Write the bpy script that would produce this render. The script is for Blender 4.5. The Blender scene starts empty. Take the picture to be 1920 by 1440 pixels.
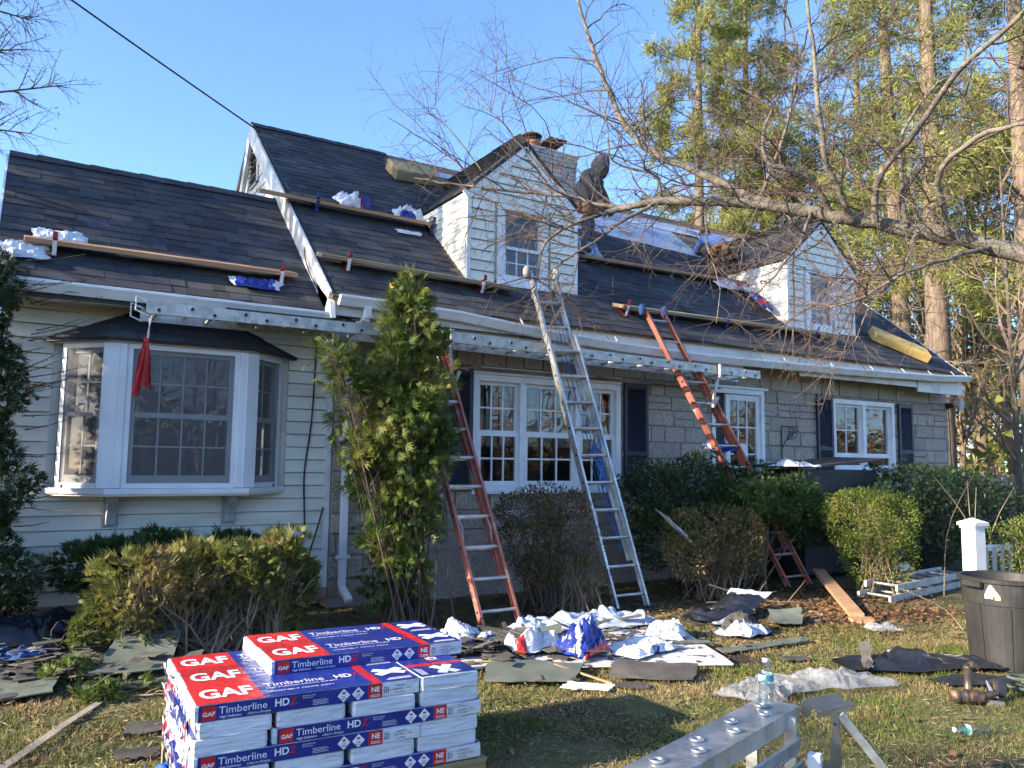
import bpy, math, random
import numpy as np
from mathutils import Vector, Matrix, noise

SC = bpy.context.scene
COL = SC.collection
rnd = random.Random(11)
rng = np.random.default_rng(11)
PI = math.pi

# ---------------------------------------------------------------- camera
cam_d = bpy.data.cameras.new("camera")
cam = bpy.data.objects.new("camera", cam_d)
COL.objects.link(cam)
SC.camera = cam
_R = Vector((0.8500, -0.5264, 0.0130))      # right
_U = Vector((-0.0624, -0.0753, 0.9952))     # up
_F = _R.cross(_U) * -1.0                    # forward
_F = _U.cross(_R)
_U = _R.cross(_F)
m = Matrix((_R.normalized(), _U.normalized(), (-_F).normalized())).transposed()
cam.matrix_world = Matrix.Translation((0, 0, 1.55)) @ m.to_4x4()
cam_d.sensor_fit = 'HORIZONTAL'
cam_d.sensor_width = 36.0
cam_d.lens = 36.0 * 1500.0 / 1920.0
cam_d.clip_start = 0.05
cam_d.clip_end = 900.0

# ---------------------------------------------------------------- sky, sun, exposure
SUN_EL, SUN_AZ = math.radians(21.0), math.radians(3.5)     # the sun stands beyond the left end of the house
SUN_DIR = Vector((-math.cos(SUN_EL) * math.cos(SUN_AZ), math.cos(SUN_EL) * math.sin(SUN_AZ), math.sin(SUN_EL)))
world = bpy.data.worlds.new("World")
SC.world = world
world.use_nodes = True
wn = world.node_tree.nodes
wl = world.node_tree.links
wn.clear()
sky = wn.new("ShaderNodeTexSky")
sky.sky_type = 'NISHITA'
sky.sun_disc = False
sky.sun_elevation = SUN_EL
sky.sun_rotation = math.atan2(SUN_DIR.x, SUN_DIR.y)
sky.altitude = 0.0
sky.air_density = 0.72
sky.dust_density = 0.7
sky.ozone_density = 4.5
bg = wn.new("ShaderNodeBackground")
bg.inputs['Strength'].default_value = 0.15
wo = wn.new("ShaderNodeOutputWorld")
wl.new(sky.outputs[0], bg.inputs['Color'])
wl.new(bg.outputs[0], wo.inputs['Surface'])
sun_d = bpy.data.lights.new("sun", 'SUN')
sun_d.energy = 4.4
sun_d.angle = math.radians(0.55)
sun_d.color = (1.0, 0.85, 0.66)
sun = bpy.data.objects.new("sun", sun_d)
sun.rotation_euler = SUN_DIR.to_track_quat('Z', 'Y').to_euler()
sun.location = SUN_DIR * 40
COL.objects.link(sun)
SC.view_settings.view_transform = 'Standard'
SC.view_settings.look = 'None'
SC.view_settings.gamma = 1.0
SC.view_settings.use_curve_mapping = False
SC.view_settings.exposure = 1.8
SC.cycles.max_bounces = 6
SC.cycles.diffuse_bounces = 2
SC.cycles.glossy_bounces = 3
SC.cycles.use_adaptive_sampling = True
SC.cycles.adaptive_threshold = 0.03
SC.cycles.transparent_max_bounces = 12
SC.cycles.caustics_reflective = False
SC.cycles.caustics_refractive = False

# ---------------------------------------------------------------- materials
def lin(c):
    return tuple(((v / 12.92) if v <= 0.04045 else ((v + 0.055) / 1.055) ** 2.4) for v in c)

MATS = {}
def mat(name, c1, c2=None, scale=6.0, rough=0.6, metal=0.0, bump=0.0, bscale=60.0, isl=0.0, objr=0.0,
        spec=0.5, stretch=(1, 1, 1), lo=0.35, hi=0.65, c3=None, scale3=1.2, lo3=0.5, hi3=0.7, trans=0.0,
        detail=5.0, rvar=0.0, local=False, dist=0.0, hue=0.0):
    """procedural surface: two colours mixed by noise, a third in patches, per-piece brightness, bump"""
    if name in MATS:
        return MATS[name]
    m = bpy.data.materials.new(name)
    m.use_nodes = True
    nt = m.node_tree
    N, L = nt.nodes, nt.links
    b = N["Principled BSDF"]
    tc = N.new("ShaderNodeTexCoord")
    geo = N.new("ShaderNodeNewGeometry")
    mp = N.new("ShaderNodeMapping")
    mp.inputs['Scale'].default_value = stretch
    L.new(tc.outputs['Object'] if local else geo.outputs['Position'], mp.inputs['Vector'])
    def nz(sc, det):
        n = N.new("ShaderNodeTexNoise")
        n.inputs['Scale'].default_value = sc
        n.inputs['Detail'].default_value = det
        n.inputs['Distortion'].default_value = dist
        L.new(mp.outputs[0], n.inputs['Vector'])
        return n
    def rng_(src, a, c, t0=0.0, t1=1.0):
        r = N.new("ShaderNodeMapRange")
        r.inputs['From Min'].default_value = a
        r.inputs['From Max'].default_value = c
        r.inputs['To Min'].default_value = t0
        r.inputs['To Max'].default_value = t1
        L.new(src, r.inputs['Value'])
        return r
    def mix(fac, a, c, mode='MIX'):
        x = N.new("ShaderNodeMix")
        x.data_type = 'RGBA'
        x.blend_type = mode
        for s, v in ((x.inputs[0], fac), (x.inputs[6], a), (x.inputs[7], c)):
            if hasattr(v, 'is_linked'):
                L.new(v, s)
            elif isinstance(v, (int, float)):
                s.default_value = v
            else:
                s.default_value = (*v, 1.0)
        return x.outputs[2]
    col = (*c1,)
    out = None
    if c2 is not None:
        n1 = nz(scale, detail)
        out = mix(rng_(n1.outputs[0], lo, hi).outputs[0], c1, c2)
    if c3 is not None:
        n3 = nz(scale3, 4.0)
        out = mix(rng_(n3.outputs[0], lo3, hi3).outputs[0], out if out else c1, c3)
    if isl or objr or hue:
        src = None
        if isl:
            src = geo.outputs['Random Per Island']
        else:
            oi = N.new("ShaderNodeObjectInfo")
            src = oi.outputs['Random']
        k = isl or objr
        hs = N.new("ShaderNodeHueSaturation")
        L.new(rng_(src, 0, 1, 1 - k, 1 + k).outputs[0], hs.inputs['Value'])
        if hue:
            mlt = N.new("ShaderNodeMath")
            mlt.operation = 'FRACT'
            m2 = N.new("ShaderNodeMath")
            m2.operation = 'MULTIPLY'
            m2.inputs[1].default_value = 17.31
            L.new(src, m2.inputs[0])
            L.new(m2.outputs[0], mlt.inputs[0])
            L.new(rng_(mlt.outputs[0], 0, 1, 0.5 - hue, 0.5 + hue).outputs[0], hs.inputs['Hue'])
        if out:
            L.new(out, hs.inputs['Color'])
        else:
            hs.inputs['Color'].default_value = (*c1, 1)
        out = hs.outputs[0]
    if out:
        L.new(out, b.inputs['Base Color'])
    else:
        b.inputs['Base Color'].default_value = (*c1, 1)
    b.inputs['Roughness'].default_value = rough
    b.inputs['Metallic'].default_value = metal
    b.inputs['Specular IOR Level'].default_value = spec
    if rvar:
        n4 = nz(scale * 2.3, 4.0)
        L.new(rng_(n4.outputs[0], 0.3, 0.7, max(0.03, rough - rvar), min(1, rough + rvar)).outputs[0], b.inputs['Roughness'])
    if bump:
        n2 = nz(bscale, 6.0)
        bp = N.new("ShaderNodeBump")
        bp.inputs['Strength'].default_value = bump
        bp.inputs['Distance'].default_value = 0.02
        L.new(n2.outputs[0], bp.inputs['Height'])
        L.new(bp.outputs[0], b.inputs['Normal'])
    if trans:
        # thin leaves let some light through
        tr = N.new("ShaderNodeBsdfTranslucent")
        if out:
            L.new(out, tr.inputs['Color'])
        else:
            tr.inputs['Color'].default_value = (*c1, 1)
        ms = N.new("ShaderNodeMixShader")
        ms.inputs[0].default_value = trans
        L.new(b.outputs[0], ms.inputs[1])
        L.new(tr.outputs[0], ms.inputs[2])
        L.new(ms.outputs[0], N["Material Output"].inputs['Surface'])
    MATS[name] = m
    return m

def glass(name, tint=(0.85, 0.9, 0.92), f0=0.09, rough=0.0):
    m = bpy.data.materials.new(name)
    m.use_nodes = True
    N, L = m.node_tree.nodes, m.node_tree.links
    N.clear()
    o = N.new("ShaderNodeOutputMaterial")
    t = N.new("ShaderNodeBsdfTransparent")
    t.inputs[0].default_value = (*tint, 1)
    g = N.new("ShaderNodeBsdfGlossy")
    g.inputs['Roughness'].default_value = rough
    lw = N.new("ShaderNodeLayerWeight")
    lw.inputs['Blend'].default_value = 0.5
    pw = N.new("ShaderNodeMath")
    pw.operation = 'POWER'
    pw.inputs[1].default_value = 4.0
    L.new(lw.outputs['Facing'], pw.inputs[0])
    f = N.new("ShaderNodeMapRange")
    f.inputs['To Min'].default_value = f0
    f.inputs['To Max'].default_value = 0.95
    L.new(pw.outputs[0], f.inputs['Value'])
    nz = N.new("ShaderNodeTexNoise")
    nz.inputs['Scale'].default_value = 1.3
    geo = N.new("ShaderNodeNewGeometry")
    L.new(geo.outputs['Position'], nz.inputs['Vector'])
    bp = N.new("ShaderNodeBump")
    bp.inputs['Strength'].default_value = 0.12
    bp.inputs['Distance'].default_value = 0.05
    L.new(nz.outputs[0], bp.inputs['Height'])
    L.new(bp.outputs[0], g.inputs['Normal'])
    x = N.new("ShaderNodeMixShader")
    L.new(f.outputs[0], x.inputs[0])
    L.new(t.outputs[0], x.inputs[1])
    L.new(g.outputs[0], x.inputs[2])
    L.new(x.outputs[0], o.inputs[0])
    MATS[name] = m
    return m

def film(name, c, c2, alpha=0.75, rough=0.25):
    """cloudy thin plastic"""
    m = mat(name, c, c2, scale=9, rough=rough, bump=0.5, bscale=25)
    nt = m.node_tree
    N, L = nt.nodes, nt.links
    t = N.new("ShaderNodeBsdfTransparent")
    x = N.new("ShaderNodeMixShader")
    x.inputs[0].default_value = alpha
    L.new(t.outputs[0], x.inputs[1])
    L.new(N["Principled BSDF"].outputs[0], x.inputs[2])
    L.new(x.outputs[0], N["Material Output"].inputs['Surface'])
    return m

# ---------------------------------------------------------------- mesh helpers
def V(*a):
    return Vector(a)

class MB:
    """collects faces; build() links them as one mesh object"""
    def __init__(self):
        self.v, self.f, self.mi = [], [], []
        self.cur = 0
    def add(self, vs, fs):
        o = len(self.v)
        self.v.extend([tuple(p) for p in vs])
        self.f.extend([tuple(i + o for i in q) for q in fs])
        self.mi.extend([self.cur] * len(fs))
        return self
    def bx(self, x0, x1, y0, y1, z0, z1):
        vs = [(x, y, z) for z in (z0, z1) for y in (y0, y1) for x in (x0, x1)]
        return self.add(vs, [(0, 2, 3, 1), (4, 5, 7, 6), (0, 1, 5, 4), (2, 6, 7, 3), (0, 4, 6, 2), (1, 3, 7, 5)])
    def beam(self, p0, p1, w, h, up=(0, 0, 1)):
        p0, p1 = Vector(p0), Vector(p1)
        d = (p1 - p0).normalized()
        s = d.cross(Vector(up))
        if s.length < 1e-4:
            s = d.cross(Vector((1, 0, 0)))
        s.normalize()
        u = s.cross(d).normalized()
        vs = []
        for p in (p0, p1):
            for a, c in ((-1, -1), (1, -1), (1, 1), (-1, 1)):
                vs.append(p + s * (a * w / 2) + u * (c * h / 2))
        return self.add(vs, [(0, 1, 2, 3), (7, 6, 5, 4), (0, 4, 5, 1), (1, 5, 6, 2), (2, 6, 7, 3), (3, 7, 4, 0)])
    def quad(self, *ps):
        return self.add(ps, [tuple(range(len(ps)))])
    def prism(self, poly, vec):
        n = len(poly)
        vec = Vector(vec)
        vs = [Vector(p) for p in poly] + [Vector(p) + vec for p in poly]
        fs = [tuple(range(n - 1, -1, -1)), tuple(range(n, 2 * n))] + [(i, (i + 1) % n, n + (i + 1) % n, n + i) for i in range(n)]
        return self.add(vs, fs)
    def tube(self, pts, r, k=6, cap=True):
        pts = [Vector(p) for p in pts]
        n = len(pts)
        rr = r if isinstance(r, (list, tuple)) else [r] * n
        vs, fs = [], []
        ref = None
        for i, p in enumerate(pts):
            d = (pts[min(i + 1, n - 1)] - pts[max(i - 1, 0)]).normalized()
            if ref is None:
                ref = d.cross(V(0, 0, 1))
                if ref.length < 0.05:
                    ref = d.cross(V(1, 0, 0))
            s = (ref - d * ref.dot(d)).normalized()
            ref = s
            u = d.cross(s)
            for j in range(k):
                a = 2 * PI * j / k
                vs.append(p + (s * math.cos(a) + u * math.sin(a)) * rr[i])
        for i in range(n - 1):
            for j in range(k):
                fs.append((i * k + j, i * k + (j + 1) % k, (i + 1) * k + (j + 1) % k, (i + 1) * k + j))
        if cap:
            fs.append(tuple(range(k - 1, -1, -1)))
            fs.append(tuple((n - 1) * k + j for j in range(k)))
        return self.add(vs, fs)
    def lathe(self, prof, c, k=20, axis='Z', M=None):
        vs, fs = [], []
        n = len(prof)
        for r, h in prof:
            for j in range(k):
                a = 2 * PI * j / k
                p = V(r * math.cos(a), r * math.sin(a), h)
                if M:
                    p = M @ p
                vs.append(p + Vector(c))
        for i in range(n - 1):
            for j in range(k):
                fs.append((i * k + j, i * k + (j + 1) % k, (i + 1) * k + (j + 1) % k, (i + 1) * k + j))
        fs.append(tuple(range(k - 1, -1, -1)))
        fs.append(tuple((n - 1) * k + j for j in range(k)))
        return self.add(vs, fs)
    def mesh(self, name, mats, off=None):
        me = bpy.data.meshes.new(name)
        v = self.v
        if off is not None:
            v = [(p[0] - off[0], p[1] - off[1], p[2] - off[2]) for p in v]
        me.from_pydata(v, [], self.f)
        if not isinstance(mats, (list, tuple)):
            mats = [mats]
        for q in mats:
            me.materials.append(q)
        if len(mats) > 1:
            me.polygons.foreach_set('material_index', self.mi)
        me.update()
        return me
    def build(self, name, mats, parent=None, smooth=False, bev=0.0):
        off = origin(parent) if parent else None
        me = self.mesh(name, mats, off)
        if smooth:
            me.polygons.foreach_set('use_smooth', [True] * len(me.polygons))
        o = bpy.data.objects.new(name, me)
        COL.objects.link(o)
        o.parent = parent
        if bev:
            bm_ = o.modifiers.new('bevel', 'BEVEL')
            bm_.width = bev
            bm_.segments = 1
            bm_.limit_method = 'ANGLE'
        return o

ORG = {}
def origin(o):
    """world position of an object's local origin (no thing is built rotated; copies are turned afterwards)"""
    p = Vector((0, 0, 0))
    while o is not None:
        p = p + ORG.get(o.name, Vector((0, 0, 0)))
        o = o.parent
    return p

def tag(o, label=None, cat=None, group=None, kind=None):
    if label:
        o['label'] = label
    if cat:
        o['category'] = cat
    if group:
        o['group'] = group
    if kind:
        o['kind'] = kind
    return o

def thing(name, label, cat, loc=(0, 0, 0), group=None):
    o = bpy.data.objects.new(name, None)
    o.empty_display_size = 0.1
    COL.objects.link(o)
    o.location = loc
    ORG[o.name] = Vector(loc)
    return tag(o, label, cat, group)

def sub(name, parent):
    """a part that only carries sub-parts"""
    o = bpy.data.objects.new(name, None)
    o.empty_display_size = 0.05
    COL.objects.link(o)
    o.parent = parent
    return o

def inst(name, me, parent, M):
    """another object on shared mesh data"""
    o = bpy.data.objects.new(name, me)
    COL.objects.link(o)
    o.parent = parent
    o.matrix_basis = Matrix.Translation(-origin(parent)) @ M if parent else M
    return o

def copy_tree(o, parent=None):
    c = o.copy()
    COL.objects.link(c)
    c.parent = parent
    if o.name in ORG:
        ORG[c.name] = ORG[o.name]
    for ch in list(o.children):
        copy_tree(ch, c)
    return c

def np_mesh(name, verts, faces, mats, parent=None, smooth=False, mi=None):
    """fast mesh from numpy arrays; faces (n,3) or (n,4)"""
    me = bpy.data.meshes.new(name)
    nf, k = faces.shape
    verts = np.asarray(verts, np.float32)
    if parent is not None:
        verts = verts - np.array(origin(parent), np.float32)
    me.vertices.add(len(verts))
    me.vertices.foreach_set('co', verts.ravel())
    me.loops.add(nf * k)
    me.loops.foreach_set('vertex_index', faces.astype(np.int32).ravel())
    me.polygons.add(nf)
    me.polygons.foreach_set('loop_start', np.arange(0, nf * k, k, dtype=np.int32))
    if not isinstance(mats, (list, tuple)):
        mats = [mats]
    for q in mats:
        me.materials.append(q)
    if mi is not None:
        me.polygons.foreach_set('material_index', np.asarray(mi, np.int32))
    me.polygons.foreach_set('use_smooth', np.full(nf, bool(smooth)))
    me.update(calc_edges=True)
    o = bpy.data.objects.new(name, me)
    COL.objects.link(o)
    o.parent = parent
    return o

def unit(a):
    return a / np.maximum(np.linalg.norm(a, axis=-1, keepdims=True), 1e-9)

def tubes_np(lines, k=4):
    """lines: list of (pts (n,3), radii (n,)); returns verts, quads"""
    groups = {}
    for p, r in lines:
        groups.setdefault(len(p), []).append((p, r))
    VV, FF, off = [], [], 0
    for n, ls in groups.items():
        P = np.array([a for a, _ in ls], float)
        Rr = np.array([a for _, a in ls], float)
        D = np.empty_like(P)
        D[:, 1:-1] = P[:, 2:] - P[:, :-2]
        D[:, 0] = P[:, 1] - P[:, 0]
        D[:, -1] = P[:, -1] - P[:, -2]
        D = unit(D)
        ref = np.where(np.abs(D[:, :1, 2:3]) > 0.9, np.array([1.0, 0, 0]), np.array([0, 0, 1.0]))
        S = unit(np.cross(D, np.broadcast_to(ref, D.shape)))
        U = np.cross(D, S)
        a = np.arange(k) * 2 * PI / k
        ring = S[:, :, None] * np.cos(a)[None, None, :, None] + U[:, :, None] * np.sin(a)[None, None, :, None]
        vv = P[:, :, None] + ring * Rr[:, :, None, None]
        m_ = len(ls)
        idx = np.arange(m_ * n * k).reshape(m_, n, k) + off
        j2 = np.roll(idx, -1, axis=2)
        q = np.stack([idx[:, :-1], j2[:, :-1], j2[:, 1:], idx[:, 1:]], -1).reshape(-1, 4)
        VV.append(vv.reshape(-1, 3))
        FF.append(q)
        off += m_ * n * k
    return np.concatenate(VV), np.concatenate(FF)

def leaves_np(P, D, Nn, ln, wd):
    """one diamond leaf per row: P base, D direction, Nn side hint, length, width"""
    D = unit(D)
    S = unit(np.cross(D, Nn))
    ln = np.broadcast_to(np.asarray(ln, float), (len(P),))[:, None]
    wd = np.broadcast_to(np.asarray(wd, float), (len(P),))[:, None]
    mid = P + D * ln * 0.45
    vv = np.stack([P, mid + S * wd / 2, P + D * ln, mid - S * wd / 2], 1).reshape(-1, 3)
    ff = np.arange(len(P) * 4).reshape(-1, 4)
    return vv, ff

def rdir(n):
    return unit(rng.normal(size=(n, 3)))

def child_lines(lines, per, lmin, lmax, rad, spread=0.9, droop=0.0, pts=4, tmin=0.15, wig=0.12, taper=True, up=0.0):
    """side shoots growing off each polyline"""
    out = []
    for p, r in lines:
        p = np.asarray(p)
        n = len(p)
        seg = np.linalg.norm(p[1:] - p[:-1], axis=1)
        tot = seg.sum()
        cnt = max(1, int(per * tot + rng.random()))
        for _ in range(cnt):
            t = tmin + (1 - tmin) * rng.random()
            x = t * (n - 1)
            i = min(int(x), n - 2)
            fr = x - i
            base = p[i] * (1 - fr) + p[i + 1] * fr
            d = (p[i + 1] - p[i]) / max(seg[i], 1e-6)
            side = rng.normal(size=3)
            side -= d * side.dot(d)
            side /= np.linalg.norm(side) + 1e-9
            dd = d * (1 - spread * 0.55) + side * spread + np.array([0, 0, up])
            dd /= np.linalg.norm(dd)
            L_ = (lmin + (lmax - lmin) * rng.random()) * (1.15 - 0.6 * t)
            q = [base]
            for s in range(1, pts):
                dd = dd + rng.normal(size=3) * wig + np.array([0, 0, -droop])
                dd /= np.linalg.norm(dd)
                q.append(q[-1] + dd * L_ / (pts - 1))
            rr0 = min(rad, (r[i] * (1 - fr) + r[i + 1] * fr) * 0.75)
            rr = np.linspace(rr0, rr0 * 0.35, pts) if taper else np.full(pts, rr0)
            out.append((np.array(q), rr))
    return out

def spline(pts, n):
    """smooth polyline through points"""
    P = np.array(pts, float)
    t = np.linspace(0, len(P) - 1, n)
    out = []
    for x in t:
        i = min(int(x), len(P) - 2)
        u = x - i
        p0, p1, p2, p3 = P[max(i - 1, 0)], P[i], P[i + 1], P[min(i + 2, len(P) - 1)]
        out.append(0.5 * (2 * p1 + (p2 - p0) * u + (2 * p0 - 5 * p1 + 4 * p2 - p3) * u * u + (3 * p1 - p0 - 3 * p2 + p3) * u ** 3))
    return np.array(out)

_txt = {}
def text_mesh(s, size=1.0, bold=0.0, shear=0.0, align='LEFT', sx=1.0):
    """lettering as flat mesh data in the XY plane (vertices, faces)"""
    key = (s, bold, shear, align)
    if key not in _txt:
        cu = bpy.data.curves.new('txt', 'FONT')
        cu.body = s
        cu.size = 1.0
        cu.offset = bold
        cu.shear = shear
        cu.align_x = align
        cu.resolution_u = 3
        o = bpy.data.objects.new('txt', cu)
        COL.objects.link(o)
        dg = bpy.context.evaluated_depsgraph_get()
        me = bpy.data.meshes.new_from_object(o.evaluated_get(dg))
        _txt[key] = ([tuple(v.co) for v in me.vertices], [tuple(p.vertices) for p in me.polygons])
        bpy.data.objects.remove(o)
        bpy.data.meshes.remove(me)
        bpy.data.curves.remove(cu)
    vs, fs = _txt[key]
    return [(x * size * sx, y * size, 0.0) for x, y, _ in vs], fs

def put_text(mb, s, size, O, ux, uy, bold=0.0, shear=0.0, align='LEFT', sx=1.0):
    """lettering laid on a plane: origin O, text runs along ux, up is uy"""
    vs, fs = text_mesh(s, size, bold, shear, align, sx)
    O, ux, uy = Vector(O), Vector(ux), Vector(uy)
    mb.add([O + ux * x + uy * y for x, y, _ in vs], fs)
# ---------------------------------------------------------------- material set for the building
M_SIDE = mat('cream_siding', (0.80, 0.775, 0.66), (0.74, 0.715, 0.61), scale=2.2, rough=0.55, objr=0.05, stretch=(0.6, 1, 3),
             c3=(0.54, 0.51, 0.42), scale3=1.6, lo3=0.58, hi3=0.78, bump=0.06, bscale=120)
M_TRIM = mat('white_trim', (0.78, 0.78, 0.77), (0.66, 0.66, 0.65), scale=5, rough=0.45, lo=0.45, hi=0.75, bump=0.04, bscale=80)
M_OLDTRIM = mat('weathered_trim', (0.72, 0.69, 0.62), (0.45, 0.42, 0.36), scale=4, rough=0.65, lo=0.5, hi=0.75, bump=0.1, bscale=60)
SH = dict(scale=1.1, rough=0.9, bump=0.35, bscale=260, c3=(0.080, 0.076, 0.070), scale3=0.9, lo3=0.52, hi3=0.75, spec=0.25)
M_SHI = mat('charcoal_shingle', (0.036, 0.040, 0.048), (0.056, 0.060, 0.067), objr=0.30, **SH)
M_SHS = mat('charcoal_shingle_field', (0.036, 0.040, 0.048), (0.056, 0.060, 0.067), isl=0.30, **SH)
M_STONE = mat('grey_ashlar', (0.47, 0.405, 0.325), (0.22, 0.185, 0.15), scale=42, rough=0.9, objr=0.14, hue=0.02, lo=0.4, hi=0.72, bump=0.9, bscale=55, detail=8,
              c3=(0.33, 0.285, 0.235), scale3=2.4, lo3=0.5, hi3=0.8)
M_MORTAR = mat('mortar', (0.36, 0.315, 0.26), (0.27, 0.235, 0.195), scale=20, rough=0.95, bump=0.4, bscale=90)
M_SHUT = mat('navy_shutter', (0.012, 0.015, 0.028), (0.02, 0.023, 0.036), scale=8, rough=0.5)
M_GLASS = glass('window_glass')
M_ROOM = mat('dim_room', (0.26, 0.22, 0.18), (0.18, 0.15, 0.12), scale=1.2, rough=0.8)
M_SASH = mat('grey_sash', (0.46, 0.47, 0.48), (0.40, 0.41, 0.42), scale=6, rough=0.5)
M_DECK = mat('bare_roof_deck', (0.20, 0.13, 0.08), (0.12, 0.08, 0.05), scale=6, rough=0.85, stretch=(0.3, 3, 3), bump=0.3, bscale=40)
M_DARK = mat('black_edge', (0.012, 0.012, 0.013), (0.02, 0.02, 0.021), scale=7, rough=0.6)
M_WOODOLD = mat('old_soffit_wood', (0.30, 0.25, 0.19), (0.15, 0.12, 0.09), scale=7, rough=0.85, stretch=(0.3, 2, 2), bump=0.3, bscale=50)
M_BRICK = mat('painted_brick', (0.50, 0.47, 0.43), (0.33, 0.30, 0.27), scale=9, rough=0.9, objr=0.12, bump=0.5, bscale=60)
M_CLAY = mat('clay_flue', (0.42, 0.19, 0.10), (0.30, 0.13, 0.07), scale=12, rough=0.85, bump=0.3)
M_RUST = mat('rusty_mesh', (0.10, 0.055, 0.035), (0.05, 0.035, 0.03), scale=20, rough=0.8, metal=0.4)

S = 0.83
TH = math.atan(S)
VU = Vector((0, math.cos(TH), math.sin(TH)))        # up the front roof slope
VN = Vector((0, -math.sin(TH), math.cos(TH)))       # out of the front roof slope
def zl(y): return 3.03 + S * (y - 7.9)               # left wing roof surface
def zm(y): return 3.25 + S * (y - 7.85)              # main roof surface

house = thing('house', 'cream sided house with dark shingle roof and grey stone front', 'house', (2.8, 8.3, 0))

def shingle_list(O, ud, vd, width_at, nv, expo=0.143, skip=None, v0=0.0, wmin=0.11, wmax=0.32):
    """tabs in courses: (corner, width, length, thickness)"""
    out = []
    for c in range(nv):
        v = v0 + c * expo
        a, b_ = width_at(v)
        x = a - rnd.random() * 0.2
        k = 0
        while x < b_ - 0.01:
            w = rnd.uniform(wmin, wmax)
            x0, x1 = max(x, a), min(x + w - 0.004, b_)
            x += w
            k += 1
            if x1 - x0 < 0.03:
                continue
            if skip and skip((x0 + x1) / 2, v + expo * 0.5):
                continue
            t = 0.010 if rnd.random() < 0.5 else 0.006
            out.append((O + ud * x0 + vd * (v - 0.012 + rnd.uniform(-0.003, 0.003)), x1 - x0, expo * 1.32, t + rnd.uniform(-0.001, 0.003)))
    return out

_w = MB()
_w.add([(0, 0, 0), (1, 0, 0), (1, 1, 0), (0, 1, 0), (0, 0, 1), (1, 0, 1), (1, 1, 0.25), (0, 1, 0.25)],
       [(0, 3, 2, 1), (4, 5, 6, 7), (0, 1, 5, 4), (1, 2, 6, 5), (2, 3, 7, 6), (3, 0, 4, 7)])
ME_SH = _w.mesh('shingle', M_SHI)
def shingles_single(lst, ud, vd, parent):
    n = ud.cross(vd).normalized()
    for P, w, l, t in lst:
        A, B, Cc = ud * w, vd * l, n * t
        Mx = Matrix(((A.x, B.x, Cc.x, P.x), (A.y, B.y, Cc.y, P.y), (A.z, B.z, Cc.z, P.z), (0, 0, 0, 1)))
        inst('shingle', ME_SH, parent, Mx)
def shingles_mass(lst, ud, vd, parent, name='shingles', m_=None):
    n = np.array(ud.cross(vd).normalized())
    P = np.array([tuple(a[0]) for a in lst])
    w = np.array([a[1] for a in lst])[:, None]
    l = np.array([a[2] for a in lst])[:, None]
    t = np.array([a[3] for a in lst])[:, None]
    ud, vd = np.array(ud), np.array(vd)
    b0, b1, b2, b3 = P, P + ud * w, P + ud * w + vd * l, P + vd * l
    vv = np.stack([b0, b1, b2, b3, b0 + n * t, b1 + n * t, b2 + n * t * 0.25, b3 + n * t * 0.25], 1).reshape(-1, 3)
    base = np.arange(len(P))[:, None, None] * 8
    fs = np.array([(4, 5, 6, 7), (0, 1, 5, 4), (1, 2, 6, 5), (2, 3, 7, 6), (3, 0, 4, 7), (0, 3, 2, 1)])[None] + base
    o = np_mesh(name, vv, fs.reshape(-1, 4), m_ or M_SHS, parent)
    o['kind'] = 'stuff'
    return o

XA = Vector((1, 0, 0))

# ---------------------------------------------------------------- left wing: walls of lapped boards
def plank(parent, x0, x1, z0, y, h, slope_l=None, slope_r=None):
    """one lapped board facing -Y; top ends may be cut on a slope"""
    t = 0.024
    h -= 0.009
    if x1 - x0 < 0.02:
        return
    mb = MB()
    xa, xb = (slope_l if slope_l is not None else x0), (slope_r if slope_r is not None else x1)
    vs = [(x0, y - t, z0), (x1, y - t, z0), (xb, y - 0.002, z0 + h), (xa, y - 0.002, z0 + h),
          (x0, y + 0.01, z0), (x1, y + 0.01, z0), (xb, y + 0.01, z0 + h), (xa, y + 0.01, z0 + h)]
    mb.add(vs, [(0, 1, 2, 3), (5, 4, 7, 6), (4, 5, 1, 0), (3, 2, 6, 7), (4, 0, 3, 7), (1, 5, 6, 2)])
    return mb.build('siding_board', M_SIDE, parent)

YW = 8.31
WX0, WX1 = -0.15, 2.80
BX0, BX1, BZ0, BZ1 = 0.27, 2.35, 1.27, 2.60
wall_l = MB()
for a in ((WX0, BX0 + 0.04, 0.15, 3.0), (BX1 - 0.04, 2.86, 0.15, 3.0), (BX0 + 0.04, BX1 - 0.04, 0.15, BZ0), (BX0 + 0.04, BX1 - 0.04, BZ1, 3.0)):
    wall_l.bx(a[0], a[1], YW + 0.035, YW + 0.14, a[2], a[3])
wall_l = wall_l.build('siding_wall', M_SIDE, house)
row = 0.1323
z = 0.225
while z < 2.95:
    if z + row * 0.5 > BZ0 and z < BZ1 - 0.03:
        plank(wall_l, WX0, BX0 - 0.03, z, YW, row)
        plank(wall_l, BX1 + 0.03, WX1, z, YW, row)
    else:
        plank(wall_l, WX0, WX1, z, YW, row)
    z += row
MB().bx(2.80, 2.86, YW - 0.035, YW + 0.01, 0.2, 2.95).build('corner_board', M_TRIM, wall_l)
MB().bx(-0.17, 2.86, YW - 0.05, YW + 0.01, 0.12, 0.222).build('foundation_edge', M_MORTAR, wall_l)
# left gable end, seen from a step to the left
mb = MB()
mb.prism([(WX0, YW + 0.012, 0.15), (WX0, 11.9, 0.15), (WX0, 11.9, 3.0), (WX0, 10.08, 4.70), (WX0, YW + 0.012, 3.0)], (0.12, 0, 0))
mb.build('gable_wall', M_SIDE, house)

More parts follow.
